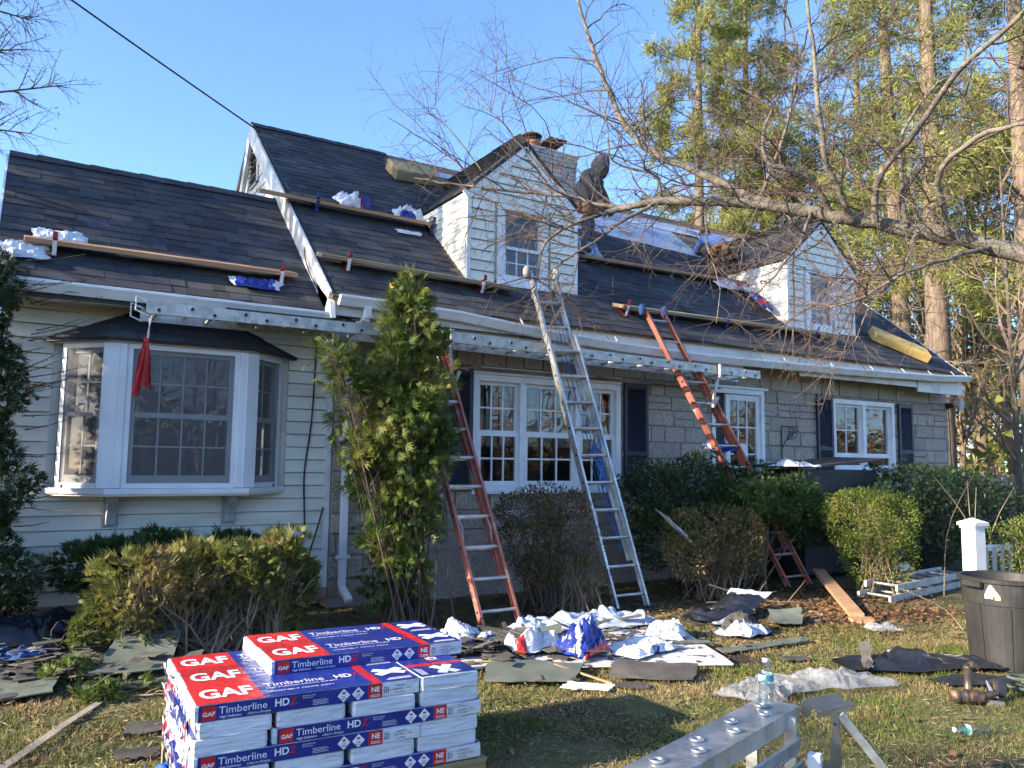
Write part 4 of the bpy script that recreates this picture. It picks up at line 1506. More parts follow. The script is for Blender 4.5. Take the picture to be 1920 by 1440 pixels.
foam('thick yellow foam pad lying at the right end of the roof', on_main, 13.02, 8.28, 1.05, 0.36, 0.15, -0.62, M_FOAM)

# ---------------------------------------------------------------- crumpled plastic wrappers and sheets
def crumple(name, label, cat, loc, w, d, h, seed, mats, rot=0.0, fn=None, n=(50, 40), freq=3.0, group=None, plane=None, stripe=None, drape=0.0, texts=None, curl=0.0, axes=None):
    """thin crushed film lying at loc; stripe(u,v)->material index"""
    loc = Vector(loc)
    t = thing(name, label, cat, tuple(loc), group)
    nu, nv = n
    ca, sa = math.cos(rot), math.sin(rot)
    if plane is None:
        ex, ey, ez = V(ca, sa, 0), V(-sa, ca, 0), V(0, 0, 1)
    else:
        ex, ey, ez = XA * ca + VU * sa, VU * ca - XA * sa, VN
    if axes:
        ex, ey, ez = (Vector(q).normalized() for q in axes)
    vs, fs, mi = [], [], []
    for j in range(nv + 1):
        for i in range(nu + 1):
            u, v = i / nu - 0.5, j / nv - 0.5
            q = V(u * freq + seed * 7.1, v * freq * d / w + seed * 3.3, seed)
            a = noise.noise(q)
            b_ = noise.noise(q * 2.7 + V(5, 1, 2))
            edge = 1 - (max(abs(u), abs(v)) * 2) ** 3
            c3_ = noise.noise(q * 5.3 + V(1, 7, 3))
            c4_ = noise.noise(q * 10.7 + V(3, 2, 8))
            hh = 0.75 * (abs(a) ** 0.8) + 0.32 * abs(b_) + 0.22 * abs(c3_) + 0.12 * abs(c4_)
            zz = h * (0.15 + hh) * max(edge, 0.12) + 0.012
            x = w * (u + 0.16 * noise.noise(q * 1.3 + V(9, 9, 0)) + 0.05 * b_)
            y = d * (v + 0.16 * noise.noise(q * 1.3 + V(2, 8, 5)) + 0.05 * a)
            if curl:
                zz += curl * max(0, u + 0.1) ** 2 * 4 * h
            p = loc + ex * x + ey * y + ez * zz
            if drape:
                p.z -= drape * max(0, -(v)) ** 1.5
            vs.append(p)
    for j in range(nv):
        for i in range(nu):
            k = j * (nu + 1) + i
            fs.append((k, k + 1, k + nu + 2, k + nu + 1))
            mi.append(stripe((i + 0.5) / nu, (j + 0.5) / nv) if stripe else 0)
    mb = MB()
    mb.add(vs, fs)
    mb.mi = mi
    mb.build('film', mats, t, smooth=True)
    return t
WM = [M_WRAP, M_NAVY, M_PRED, M_INK]
def st_band(lo, hi, red=0.12):
    def f(u, v):
        if lo < v < hi:
            if u < red:
                return 2
            if 0.3 < v - lo < 0.5 and int(u * 20) % 3 == 0:
                return 3
            return 1
        return 0
    return f
G_W = 'torn shingle wrappers'
def lf(fn, x, y): return tuple(fn(x, y, 0.03))
crumple('plastic_wrapper', 'white wrapper spilling off the left edge of the wing roof', 'wrapper', lf(on_left, -0.06, 8.26), 0.42, 0.26, 0.10, 1, [M_WRAP, M_NAVY], 0.1, plane=1, group=G_W)
crumple('plastic_wrapper', 'white wrapper above the left end of the lowest board', 'wrapper', lf(on_left, 0.22, 8.55), 0.45, 0.24, 0.10, 2, [M_WRAP, M_NAVY], 0.1, plane=1, group=G_W)
crumple('plastic_wrapper', 'navy wrapper tucked under the right end of the lowest board', 'wrapper', lf(on_left, 1.98, 8.20), 0.5, 0.17, 0.10, 3, WM, 0.0, plane=1, stripe=lambda u, v: 1 if 0.1 < u < 0.9 else 0, group=G_W)
crumple('plastic_wrapper', 'white and navy wrapper standing up on the high left board', 'wrapper', tuple(on_main(3.48, 9.62, 0.10)), 0.48, 0.24, 0.24, 4, WM, 0.1, plane=1, stripe=lambda u, v: 0 if u < 0.6 else (2 if u < 0.68 else 1), group=G_W)
crumple('plastic_wrapper', 'white wrapper with navy inside on the board by the dormer cheek', 'wrapper', tuple(on_main(4.22, 9.56, 0.10)), 0.42, 0.26, 0.2, 5, WM, 0.0, plane=1, stripe=lambda u, v: 1 if 0.2 < u < 0.6 and v < 0.4 else 0, group=G_W)
crumple('plastic_wrapper', 'white scrap hanging below the board by the dormer cheek', 'wrapper', tuple(on_main(4.15, 9.28, 0.02)), 0.34, 0.10, 0.05, 6, [M_WRAP], 0.0, plane=1, group=G_W)
crumple('plastic_wrapper', 'white wrapper draped over the high board beside the second dormer', 'wrapper', tuple(on_main(9.98, 9.30, 0.06)), 0.7, 0.22, 0.12, 7, WM, 0.05, plane=1, group=G_W)
crumple('plastic_wrapper', 'red and white wrapper at the foot of the second dormer cheek', 'wrapper', tuple(on_main(10.30, 9.22, 0.10)), 0.5, 0.22, 0.2, 8, WM, 0.0, plane=1, stripe=lambda u, v: 2 if v > 0.45 else 0, group=G_W)
crumple('plastic_wrapper', 'navy and red wrapper hanging at the second dormer front corner', 'wrapper', tuple(on_main(10.22, 8.92, 0.08)), 0.22, 0.5, 0.14, 9, WM, -0.1, plane=1, stripe=lambda u, v: 2 if 0.3 < v < 0.45 else 1, group=G_W)
crumple('plastic_wrapper', 'bluish white roll end of underlayment behind the first dormer', 'sheet', tuple(on_main(7.35, 9.75, 0.04)), 0.34, 0.75, 0.16, 10, [M_UNDER, M_UPRINT], -0.35, plane=1, stripe=lambda u, v: 1 if 0.55 < u < 0.7 else 0, group='loose underlayment')
crumple('plastic_wrapper', 'white and navy wrapper lying on top of the yew hedge', 'wrapper', (7.75, 7.45, 1.70), 0.52, 0.3, 0.22, 11, WM, -0.2, stripe=lambda u, v: 1 if u > 0.5 else 0, group=G_W)
crumple('plastic_wrapper', 'crumpled white wrapper on the black box by the right window', 'wrapper', (8.95, 7.2, 1.52), 0.75, 0.4, 0.14, 12, WM, 0.1, stripe=lambda u, v: 1 if 0.55 < u < 0.8 and v > 0.4 else 0, group=G_W)
crumple('plastic_wrapper', 'long white wrapper trailing down the shrubs right of the aluminium ladder', 'wrapper', (6.28, 6.66, 0.82), 0.66, 0.14, 0.10, 13, WM, 0.2, group=G_W, axes=((0.75, -0.05, -0.62), (0.1, 0.85, 0.2), (-0.3, -0.8, 0.4)))
crumple('plastic_wrapper', 'big white wrapper heaped at the foot of the pinkish red ladder', 'wrapper', (3.20, 5.95, 0.03), 0.58, 0.55, 0.26, 14, WM, 0.05, stripe=lambda u, v: (1 if v < 0.16 else 0), group=G_W, freq=2.2)
crumple('plastic_wrapper', 'glossy navy wrapper standing up on the white board', 'wrapper', (3.90, 5.20, 0.05), 0.42, 0.34, 0.34, 15, WM, 0.3, stripe=lambda u, v: 2 if v < 0.1 else (3 if noise.noise(V(u * 7, v * 7, 3)) > 0.28 else 1), group=G_W, freq=2.0)
crumple('plastic_wrapper', 'white wrapper with small red logo beside the navy one', 'wrapper', (3.62, 5.45, 0.06), 0.5, 0.28, 0.22, 16, WM, 0.1, stripe=lambda u, v: 2 if u < 0.25 and v < 0.35 else 0, group=G_W)
crumple('plastic_wrapper', 'large white wrapper spread on the middle of the white board', 'wrapper', (4.40, 5.08, 0.05), 0.66, 0.42, 0.12, 17, WM, 0.15, stripe=lambda u, v: 1 if 0.42 < u < 0.56 and v < 0.14 else 0, group=G_W)
crumple('plastic_wrapper', 'pale wrapper rolled up at the far side of the white board', 'wrapper', (4.95, 5.40, 0.05), 0.6, 0.34, 0.20, 18, WM, 0.7, group=G_W)
crumple('plastic_wrapper', 'bright blue wrapper at the near edge left of the bundle stack', 'wrapper', (0.62, 4.22, 0.02), 0.28, 0.2, 0.10, 19, [mat('bright_blue_film', (0.02, 0.08, 0.45), (0.03, 0.12, 0.55), scale=5, rough=0.3, bump=0.4, bscale=9)], -0.2, group=G_W)
crumple('underlayment_sheet', 'silvery sheet crumpled behind the white board by the aluminium ladder', 'sheet', (4.75, 6.12, 0.03), 1.15, 0.5, 0.24, 20, [M_SILV], -0.12, group='loose underlayment')
crumple('underlayment_sheet', 'small silvery sheet between the two ladders', 'sheet', (4.15, 6.25, 0.03), 0.6, 0.3, 0.16, 21, [M_SILV], 0.0, group='loose underlayment')
crumple('underlayment_sheet', 'black sheet with pale underside curling up beyond the white board', 'sheet', (6.15, 5.85, 0.03), 1.0, 0.48, 0.16, 22, [M_TARP, M_SILV], 0.15, stripe=lambda u, v: 1 if u > 0.9 or (v < 0.12 and u < 0.5) else 0, group='loose underlayment', curl=0.9)
crumple('underlayment_sheet', 'white and brown folded sheet on the grass past the white board', 'sheet', (5.75, 5.25, 0.02), 0.55, 0.4, 0.20, 23, [M_SILV, M_TORN], 0.3, stripe=lambda u, v: 0 if u + v < 0.85 else 1, group='loose underlayment')
crumple('tarp', 'black tarp bunched against the siding at the far left', 'tarp', (0.12, 7.55, 0.05), 0.9, 0.55, 0.40, 24, [M_TARP], 0.0, freq=2.2)
crumple('tarp', 'blue sheet under the black tarp at the far left', 'tarp', (0.14, 7.2, 0.03), 0.45, 0.22, 0.12, 25, [mat('blue_tarp', (0.05, 0.12, 0.32), (0.04, 0.09, 0.25), scale=5, rough=0.35, bump=0.4, bscale=9)], 0.0)
crumple('tarp', 'long glossy black roll of felt lying right of the plastic bags', 'tarp', (6.05, 3.72, 0.03), 1.25, 0.42, 0.15, 26, [M_TARP, M_SILV], -0.42, stripe=lambda u, v: 1 if 0.75 < v < 0.86 and u > 0.3 else 0, freq=2.6)
crumple('tarp', 'black felt scrap on the near side of the long roll', 'tarp', (5.95, 3.25, 0.02), 0.6, 0.2, 0.06, 27, [M_TARP], -0.45)
crumple('plastic_bag', 'crumpled clear bag lying left of the water bottle', 'bag', (4.33, 3.80, 0.03), 0.48, 0.36, 0.13, 28, [M_BAG], 0.2, group='clear plastic bags on the lawn')
crumple('plastic_bag', 'clear bag spread behind the metal bracket right of the bottle', 'bag', (4.95, 3.72, 0.03), 0.8, 0.36, 0.13, 29, [M_BAG], -0.35, group='clear plastic bags on the lawn')
crumple('plastic_bag', 'small white bag in the leaves near the plank end', 'bag', (7.02, 4.68, 0.02), 0.3, 0.16, 0.10, 30, [M_BAG], -0.4, group='clear plastic bags on the lawn')
mb_l = crumple('plastic_wrapper', 'white wrapper on the ladder lying behind the boxwood', 'wrapper', (9.95, 6.35, 0.2), 0.32, 0.18, 0.12, 31, WM, 0.0, group=G_W)

# ---------------------------------------------------------------- flat debris
def slab(name, label, cat, pts, z, th, m_, tilt=(0, 0), bend=0.0, group=None, cuts=6):
    """flat torn piece with uneven outline; tilt = dz per metre in x, y"""
    cxx = sum(p[0] for p in pts) / len(pts)
    cyy = sum(p[1] for p in pts) / len(pts)
    t = thing(name, label, cat, (cxx, cyy, z), group)
    out = []
    for a, b_ in zip(pts, pts[1:] + pts[:1]):
        for k in range(cuts):
            f = k / cuts
            jt = 0.014 if 0 < k else 0.0
            out.append((a[0] + (b_[0] - a[0]) * f + rnd.uniform(-jt, jt), a[1] + (b_[1] - a[1]) * f + rnd.uniform(-jt, jt)))
    def zf(x, y):
        dx, dy = x - cxx, y - cyy
        return z + max(-0.02, dx * tilt[0] + dy * tilt[1]) + bend * (dx * dx + dy * dy)
    n = len(out)
    vs = [(x, y, zf(x, y) + th) for x, y in out] + [(x, y, zf(x, y)) for x, y in out] + [(cxx, cyy, zf(cxx, cyy) + th)]
    fs = [(i, (i + 1) % n, 2 * n) for i in range(n)] + [(i, n + i, n + (i + 1) % n, (i + 1) % n) for i in range(n)]
    mb = MB()
    mb.add(vs, fs)
    mb.build('piece', m_, t)
    return t
M_BOARDW = mat('grimy_white_board', (0.60, 0.58, 0.58), (0.52, 0.50, 0.50), scale=3, rough=0.6, c3=(0.06, 0.05, 0.045), scale3=11, lo3=0.60, hi3=0.66)
slab('white_board', 'large grimy white board lying flat on the lawn', 'board', [(2.55, 5.45), (4.74, 4.42), (5.33, 5.62), (3.3, 6.35)], 0.035, 0.012, M_BOARDW, tilt=(0.0, 0.0))
GD = 'torn shingle pieces on the ground'
for nm, lab, pts, z, m_, tl, bd in (
        ('torn_shingle', 'grey green shingle slab on the near edge of the white board', [(2.85, 4.93), (3.38, 4.62), (3.66, 4.86), (3.10, 5.28)], 0.06, M_GREENSH, (0.06, 0.10), 0.0),
        ('torn_shingle', 'brown shingle slab at the near middle of the white board', [(3.65, 4.58), (4.15, 4.25), (4.40, 4.45), (3.90, 4.80)], 0.055, M_TORN, (0.05, 0.12), 0.06),
        ('torn_shingle', 'pale torn shingle scrap on the grass in front of the board', [(3.22, 4.55), (3.50, 4.38), (3.62, 4.44), (3.36, 4.62)], 0.03, M_OLDTRIM, (0.0, 0.1), 0.1),
        ('torn_shingle', 'dark shingle scrap right of the pale scrap', [(3.56, 4.38), (3.78, 4.28), (3.84, 4.36), (3.64, 4.46)], 0.03, M_TORN, (0.0, 0.1), 0.1),
        ('torn_shingle', 'grey green strip curling behind the white wrapper heap', [(3.35, 5.75), (3.95, 5.55), (4.05, 5.72), (3.45, 5.98)], 0.11, M_GREENSH, (0.12, 0.1), 0.25),
        ('torn_shingle', 'green strip lying across the far right of the white board', [(4.75, 5.10), (5.08, 4.98), (5.12, 5.05), (4.80, 5.20)], 0.06, M_GREENSH, (0.0, 0.05), 0.0),
        ('torn_shingle', 'long grey green strip winding over the grass past the board', [(5.02, 4.78), (5.45, 4.72), (5.95, 4.68), (5.98, 4.78), (5.45, 4.84), (5.05, 4.90)], 0.03, M_GREENSH, (0.03, 0.05), 0.02),
        ('torn_shingle', 'dark green folded strip at the curl of the black sheet', [(6.15, 5.25), (6.45, 5.15), (6.75, 5.40), (6.5, 5.6)], 0.06, M_GREENSH, (0.15, 0.1), 0.4),
        ('torn_shingle', 'worn shingle stack top leaning below the left hedge', [(0.50, 6.10), (0.98, 6.05), (1.15, 6.55), (0.72, 6.65)], 0.10, M_GREENSH, (0.10, 0.42), 0.25),
        ('torn_shingle', 'broad shingle under the leaning one at the left hedge', [(0.40, 5.98), (1.10, 5.88), (1.28, 6.35), (0.60, 6.45)], 0.04, M_TORN, (0.12, 0.10), 0.12),
        ('torn_shingle', 'big dark shingle sheet propped at the left hedge corner', [(0.45, 6.95), (1.02, 6.95), (1.12, 7.45), (0.62, 7.5)], 0.22, M_TORN, (0.1, 0.55), 0.0),
        ('torn_shingle', 'pale grey shingle sheet flat at the left image edge', [(-0.3, 5.95), (0.30, 5.98), (0.36, 6.4), (-0.2, 6.5)], 0.05, M_GREENSH, (0.05, 0.05), 0.05),
        ('torn_shingle', 'brown oval scrap on the sunny grass', [(5.25, 4.35), (5.48, 4.28), (5.52, 4.38), (5.30, 4.46)], 0.02, M_TORN, (0, 0), 0.0),
        ('torn_shingle', 'dark shingle flat on the grass left of the bundle stack', [(0.60, 5.02), (0.86, 4.98), (0.92, 5.15), (0.66, 5.22)], 0.02, M_TORN, (0, 0), 0.0),
        ('torn_shingle', 'second dark shingle flat near the bundle stack corner', [(0.52, 4.62), (0.72, 4.58), (0.76, 4.72), (0.55, 4.78)], 0.02, M_TORN, (0, 0), 0.0),
        ('torn_shingle', 'thin dark upright slat at the left end of the black felt', [(5.42, 3.78), (5.50, 3.76), (5.78, 3.98), (5.70, 4.02)], 0.09, M_TORN, (0.5, 0.2), 0.0)):
    slab(nm, lab, 'shingle', pts, z, 0.008, m_, tl, bd, GD)
def stick(label, p0, p1, w, h, m_, up=(0, 0, 1), nm='wood_strip', group='loose wood strips'):
    p0, p1 = Vector(p0), Vector(p1)
    t = thing(nm, label, 'wood', tuple((p0 + p1) / 2), group)
    mb = MB()
    n = 6
    for i in range(n):
        a, b_ = p0 + (p1 - p0) * (i / n), p0 + (p1 - p0) * ((i + 1) / n)
    mb.beam(p0, p1, w, h, up)
    mb.build('strip', m_, t, bev=0.003)
M_GREYW = mat('grey_strip', (0.30, 0.26, 0.20), (0.20, 0.17, 0.13), scale=6, rough=0.85, bump=0.2)
stick('long flat strip on the grass left of the bundle stack, lit end', (0.27, 5.22, 0.03), (0.55, 5.74, 0.025), 0.055, 0.006, M_GREYW)
stick('long flat strip on the grass left of the bundle stack, shaded end', (0.02, 4.75, 0.02), (0.30, 5.27, 0.03), 0.06, 0.006, M_GREYW)
stick('yellow wood lath behind the top bundles', (2.78, 5.25, 0.10), (3.30, 5.22, 0.07), 0.03, 0.012, M_FOAM)
stick('splintered lath over the near board edge', (3.45, 4.95, 0.08), (3.62, 4.48, 0.03), 0.022, 0.012, M_LUMB)
stick('brown wooden plank running out of the hedge across the leaves', (8.85, 6.80, 0.22), (7.35, 5.20, 0.05), 0.15, 0.04, M_LUMB, nm='plank')
slab('plank_offcut', 'short sawn plank offcut beside the long brown plank', 'wood', [(7.05, 5.02), (7.25, 4.92), (7.35, 5.05), (7.15, 5.15)], 0.02, 0.04, M_LUMB)
# heap of scraps too small and many to count
n = 900
cxs = np.concatenate([rng.normal(3.55, 0.55, 420), rng.normal(4.4, 0.7, 200), rng.normal(0.35, 0.4, 220), rng.uniform(2.6, 6.8, 60)])
cys = np.concatenate([rng.normal(5.62, 0.20, 420), rng.normal(5.35, 0.35, 200), rng.normal(6.75, 0.35, 220), rng.uniform(5.0, 6.2, 60)])
hz = np.concatenate([np.abs(rng.normal(0.05, 0.04, 420)) + 0.02, np.full(200, 0.052), np.abs(rng.normal(0.07, 0.06, 220)), np.full(60, 0.02)])
ang = rng.uniform(0, 2 * PI, n)
lw = rng.uniform(0.02, 0.16, n) * np.where(np.arange(n) < 420, 1.5, np.where(np.arange(n) < 620, 0.55, 1.3))
ww = lw * rng.uniform(0.25, 0.7, n)
U = np.stack([np.cos(ang), np.sin(ang), rng.normal(0, 0.12, n)], 1)
Wv = np.stack([-np.sin(ang), np.cos(ang), rng.normal(0, 0.18, n)], 1)
P0 = np.stack([cxs, cys, hz], 1)
vv = []
for sx, sy, k in ((-1, -1, 0), (1, -0.7, 0), (0.8, 1, 0), (-0.9, 0.8, 0), (-1, -1, 1), (1, -0.7, 1), (0.8, 1, 1), (-0.9, 0.8, 1)):
    vv.append(P0 + U * (lw * sx / 2)[:, None] + Wv * (ww * sy / 2)[:, None] + np.array([0, 0, 0.006 * k]))
vv = np.stack(vv, 1).reshape(-1, 3)
fs = (np.array([(4, 5, 6, 7), (0, 1, 5, 4), (1, 2, 6, 5), (2, 3, 7, 6), (3, 0, 4, 7)])[None] + np.arange(n)[:, None, None] * 8).reshape(-1, 4)
o = np_mesh('shingle_debris', vv, fs, M_TORNS)
tag(o, 'dark heap of torn shingle scraps on and behind the white board', 'debris', kind='stuff')

# ---------------------------------------------------------------- pallet and shingle bundles
BL, BW, BH = 0.985, 0.296, 0.0665
def bundle_parts():
    """local frame: x along the length, y away from the printed side, z up; printed side at y = 0"""
    t = thing('shingle_bundle', 'x', 'bundle', (0, 0, 0))
    n = (24, 6)
    vs, fs = [], []
    # wrapped block with soft uneven skin
    def ring(x, s):
        out = []
        for (y, z) in ((0, 0.006), (0.006, 0), (BW * 0.5, -0.001), (BW - 0.006, 0), (BW, 0.006), (BW + 0.002, BH * 0.5), (BW, BH - 0.006), (BW - 0.006, BH), (BW * 0.5, BH + 0.001), (0.006, BH), (0, BH - 0.006), (-0.001, BH * 0.5)):
            yy = BW / 2 + (y - BW / 2) * s
            zz = BH / 2 + (z - BH / 2) * s
            out.append(V(x + 0.006 * noise.noise(V(x * 20, yy * 15, zz * 30)), yy, zz + 0.0024 * noise.noise(V(x * 9, yy * 11, 3))))
        return out
    xs_ = [0.0, 0.006] + [BL * i / 16 for i in range(1, 16)] + [BL - 0.006, BL]
    for i, x in enumerate(xs_):
        s = 0.93 if i in (0, len(xs_) - 1) else 1.0
        vs += ring(x, s)
    k = 12
    for i in range(len(xs_) - 1):
        for j in range(k):
            fs.append((i * k + j, (i + 1) * k + j, (i + 1) * k + (j + 1) % k, i * k + (j + 1) % k))
    fs.append(tuple(range(k)))
    fs.append(tuple((len(xs_) - 1) * k + j for j in range(k - 1, -1, -1)))
    mb = MB()
    mb.add(vs, fs)
    mb.build('plastic_wrap', M_WRAP, t)
    e1, e2, e3 = 0.0026, 0.0036, 0.0046
    F = lambda x0, x1, z0, z1, e: [(x0, -e, z0), (x1, -e, z0), (x1, -e, z1), (x0, -e, z1)]
    T = lambda x0, x1, y0, y1, e: [(x0, y0, BH + e), (x1, y0, BH + e), (x1, y1, BH + e), (x0, y1, BH + e)]
    def grid(mb, q, nx=14):
        a, b_, c_, d_ = map(Vector, q)
        for i in range(nx):
            f0, f1 = i / nx, (i + 1) / nx
            mb.quad(a.lerp(b_, f0), a.lerp(b_, f1), d_.lerp(c_, f1), d_.lerp(c_, f0))
    def pc(nm, m_, *qs, nx=14):
        mb = MB()
        for q in qs:
            grid(mb, q, nx)
        mb.build(nm, m_, t)
    pc('navy_side', M_NAVY, F(0.02, 0.735, 0.003, BH - 0.001, e1))
    pc('navy_top', M_NAVY, T(0.285, 0.755, 0.0, BW - 0.002, e1))
    pc('navy_top_end', M_NAVY, T(0.80, BL - 0.012, 0.0, BW - 0.002, e1), nx=4)
    pc('red_panel', M_PRED, T(0.012, 0.285, 0.0, BW - 0.002, e1))
    pc('red_stripe', M_PRED, T(0.755, 0.80, 0.0, BW - 0.002, e1), nx=3)
    pc('red_block', M_PRED, F(0.735, 0.80, 0.003, BH - 0.001, e1), nx=3)
    pc('logo_box', M_PRED, F(0.032, 0.088, 0.006, BH - 0.005, e2), nx=1)
    X, Z = XA, V(0, 0, 1)
    Y = V(0, 1, 0)
    def tx(m_, s_, size, O, ux, uy, **kw):
        mb = MB()
        put_text(mb, s_, size, O, ux, uy, **kw)
        mb.build('lettering', m_, t)
    tx(M_INK, 'GAF', 0.0225, (0.060, -e3, 0.023), X, Z, bold=0.03, align='CENTER', sx=1.15)
    tx(M_INK, 'Timberline', 0.042, (0.098, -e3, 0.0265), X, Z, sx=1.06)
    tx(M_INK, 'HD', 0.042, (0.322, -e3, 0.0265), X, Z, bold=0.028, sx=1.02)
    tx(M_PRED, 'Z', 0.042, (0.386, -e3, 0.0265), X, Z, bold=0.02, sx=1.1)
    tx(M_INK, 'High Definition', 0.0135, (0.102, -e3, 0.010), X, Z, bold=0.012, sx=1.05)
    tx(M_INK, 'Lifetime Shingles', 0.0135, (0.212, -e3, 0.010), X, Z, shear=0.25, sx=1.05)
    tx(M_INK, 'New Improved\nPerformance', 0.009, (0.440, -e3, 0.052), X, Z)
    tx(M_INK, 'NE', 0.031, (0.7675, -e3, 0.031), X, Z, bold=0.03, align='CENTER')
    for c_ in (0.622, 0.688):
        h = 0.029
        mb = MB()
        mb.cur = 0
        mb.quad((c_ - h, -e2, BH / 2), (c_, -e2, BH / 2 - h), (c_ + h, -e2, BH / 2), (c_, -e2, BH / 2 + h))
        d = mb.build('diamond_sign', M_INK, t)
        mb = MB()
        mb.quad(*F(c_ - 0.007, c_ + 0.007, BH / 2 + 0.006, BH / 2 + 0.015, e3))
        mb.build('red_mark', M_PRED, d)
        mb = MB()
        for k in range(3):
            mb.quad(*F(c_ - 0.014 + 0.003 * k, c_ + 0.014 - 0.003 * k, BH / 2 - 0.016 + 0.006 * k, BH / 2 - 0.014 + 0.006 * k, e3))
        mb.build('small_print', M_INKB, d)['kind'] = 'stuff'
    tx(M_INK, 'GAF', 0.185, (0.150, 0.078, BH + e3), X, Y, bold=0.030, align='CENTER', sx=0.64)
    tx(M_INK, 'Timberline', 0.078, (0.315, 0.150, BH + e3), X, Y, sx=0.78)
    tx(M_INK, 'HD', 0.078, (0.630, 0.150, BH + e3), X, Y, bold=0.025, sx=0.72)
    tx(M_PRED, 'Z', 0.078, (0.712, 0.150, BH + e3), X, Y, sx=0.7)
    tx(M_INK, 'High Definition Lifetime Shingles', 0.024, (0.315, 0.118, BH + e3), X, Y)
    tx(M_INK, 'ASSEMBLY MADE EASY', 0.022, (0.315, 0.06, BH + e3), X, Y, shear=0.2, sx=1.3)
    for sg in (1, -1):
        d = V(1, 0.62 * sg, 0).normalized()
        s = V(-d.y, d.x, 0)
        c0 = V(0.89, 0.16, BH + (e2 if sg > 0 else e3))
        mb = MB()
        mb.quad(c0 - d * 0.08 - s * 0.024, c0 + d * 0.08 - s * 0.024, c0 + d * 0.08 + s * 0.024, c0 - d * 0.08 + s * 0.024)
        mb.build('crossed_sign', M_INK, t)
    mb = MB()
    for k in range(4):
        mb.quad(*F(0.485, 0.555 - 0.008 * (k % 2), 0.012 + k * 0.006, 0.0135 + k * 0.006, e2))
    for k in range(2):
        mb.quad(*F(0.745, 0.79, 0.010 + 0.007 * k, 0.0125 + 0.007 * k, e2))
    for k in range(3):
        mb.quad(*T(0.83 + 0.01 * k, 0.955, 0.02 + 0.012 * k, 0.026 + 0.012 * k, e2))
    mb.build('small_print', M_INK, t)['kind'] = 'stuff'
    tx(M_INKB, '01', 0.045, (0.808, -e3, 0.018), X, Z, sx=0.62)
    tx(M_INKB, 'Charcoal', 0.013, (0.862, -e3, 0.044), X, Z)
    tx(M_INKB, '01/18/22   15:47', 0.0125, (0.858, -e3, 0.029), X, Z)
    tx(M_INKB, 'NC1BSA', 0.0125, (0.862, -e3, 0.014), X, Z)
    return t
proto = bundle_parts()
SA = -0.0447                                  # the stack is turned by this much
SO = Vector((0.676, 3.500, 0.0))
RS = Matrix.Rotation(SA, 4, 'Z')
used_first = [False]
def place_bundle(label, x, y, z, turn=0.0):
    """x, y in the frame of the stack; turn about the bundle's own corner"""
    o = proto if not used_first[0] else copy_tree(proto)
    used_first[0] = True
    o['label'] = label
    o['group'] = 'bundles on the shingle stack'
    j = rnd.uniform(-0.004, 0.004)
    o.matrix_basis = Matrix.Translation(SO) @ RS @ Matrix.Translation((x + j, y + rnd.uniform(-0.004, 0.004), z)) @ Matrix.Rotation(turn + rnd.uniform(-0.004, 0.004), 4, 'Z')
    return o
ZB = 0.152
WB = BW + 0.002
ordn = ['bottom', 'fifth', 'fourth', 'third', 'second', 'uppermost full']
for k in range(6):
    z = ZB + k * BH
    kind = ('C', 'B', 'A')[k % 3]
    ly = ordn[k] + ' layer'
    ly = {'bottom': 'bottom layer', 'fifth': 'fifth layer from the top', 'fourth': 'fourth layer from the top', 'third': 'third layer from the top', 'second': 'second layer from the top'}.get(ordn[k], 'top full layer')
    if kind == 'A':
        for r, w in enumerate(('front', 'middle', 'rear')):
            place_bundle('printed bundle lying lengthwise, %s of the %s' % (w, ly), 0.0, r * WB, z)
        place_bundle('bundle turned end on at the right of the %s' % ly, 0.99, BL - 0.005, z, -PI / 2)
    elif kind == 'B':
        for c_, w in enumerate(('leftmost', 'second', 'third', 'rightmost')):
            place_bundle('white bundle end, %s of four in the %s' % (w, ly), 0.015 + c_ * 0.322, BL - 0.003, z, -PI / 2)
    else:
        place_bundle('white bundle end at the left of the %s' % ly, 0.0, BL - 0.003, z, -PI / 2)
        for r, w in enumerate(('front', 'middle', 'rear')):
            place_bundle('printed bundle beside a white end, %s of the %s' % (w, ly), 0.315, r * WB, z)
place_bundle('loose top bundle lying nearer on the stack', 0.37, 0.335, ZB + 6 * BH)
place_bundle('loose top bundle lying at the back of the stack', 0.362, 0.335 + WB, ZB + 6 * BH)
pal = thing('pallet', 'wooden pallet under the stack of shingle bundles', 'pallet', tuple(SO))
for k in range(6):
    mb = MB()
    y = -0.01 + k * 0.165
    mb.bx(-0.01, 1.33, y, y + 0.09, 0.130, 0.148)
    mb.v = [tuple(Matrix.Translation(SO) @ RS @ Vector(p)) for p in mb.v]
    mb.build('deck_board', M_LUMB2, pal)
for y in (0.0, 0.42, 0.84):
    mb = MB()
    mb.bx(-0.01, 1.33, y, y + 0.045, 0.03, 0.129)
    mb.v = [tuple(Matrix.Translation(SO) @ RS @ Vector(p)) for p in mb.v]
    mb.build('stringer', M_LUMB2, pal)
# crushed wrap ends and film on the left end of the stack
mb = MB()
for k in range(6):
    z = ZB + k * BH
    for r in range(9):
        y = 0.02 + r * 0.097
        q = [V(-0.004 - rnd.random() * 0.022, y + rnd.uniform(-0.03, 0.03), z + rnd.uniform(0, BH)) for _ in range(3)]
        q += [q[0] + V(rnd.uniform(-0.01, 0.01), rnd.uniform(0.02, 0.05), rnd.uniform(-0.02, 0.03))]
        mb.cur = rnd.choice((0, 0, 0, 0, 0, 1, 2, 0, 0))
        mb.quad(q[0], q[1], q[3])
        mb.quad(q[1], q[2], q[3])
mb.v = [tuple(Matrix.Translation(SO) @ RS @ Vector(p)) for p in mb.v]
o = mb.build('wrap_shreds', WM)
tag(o, 'torn film ends hanging on the left end of the bundle stack', 'film', kind='stuff')

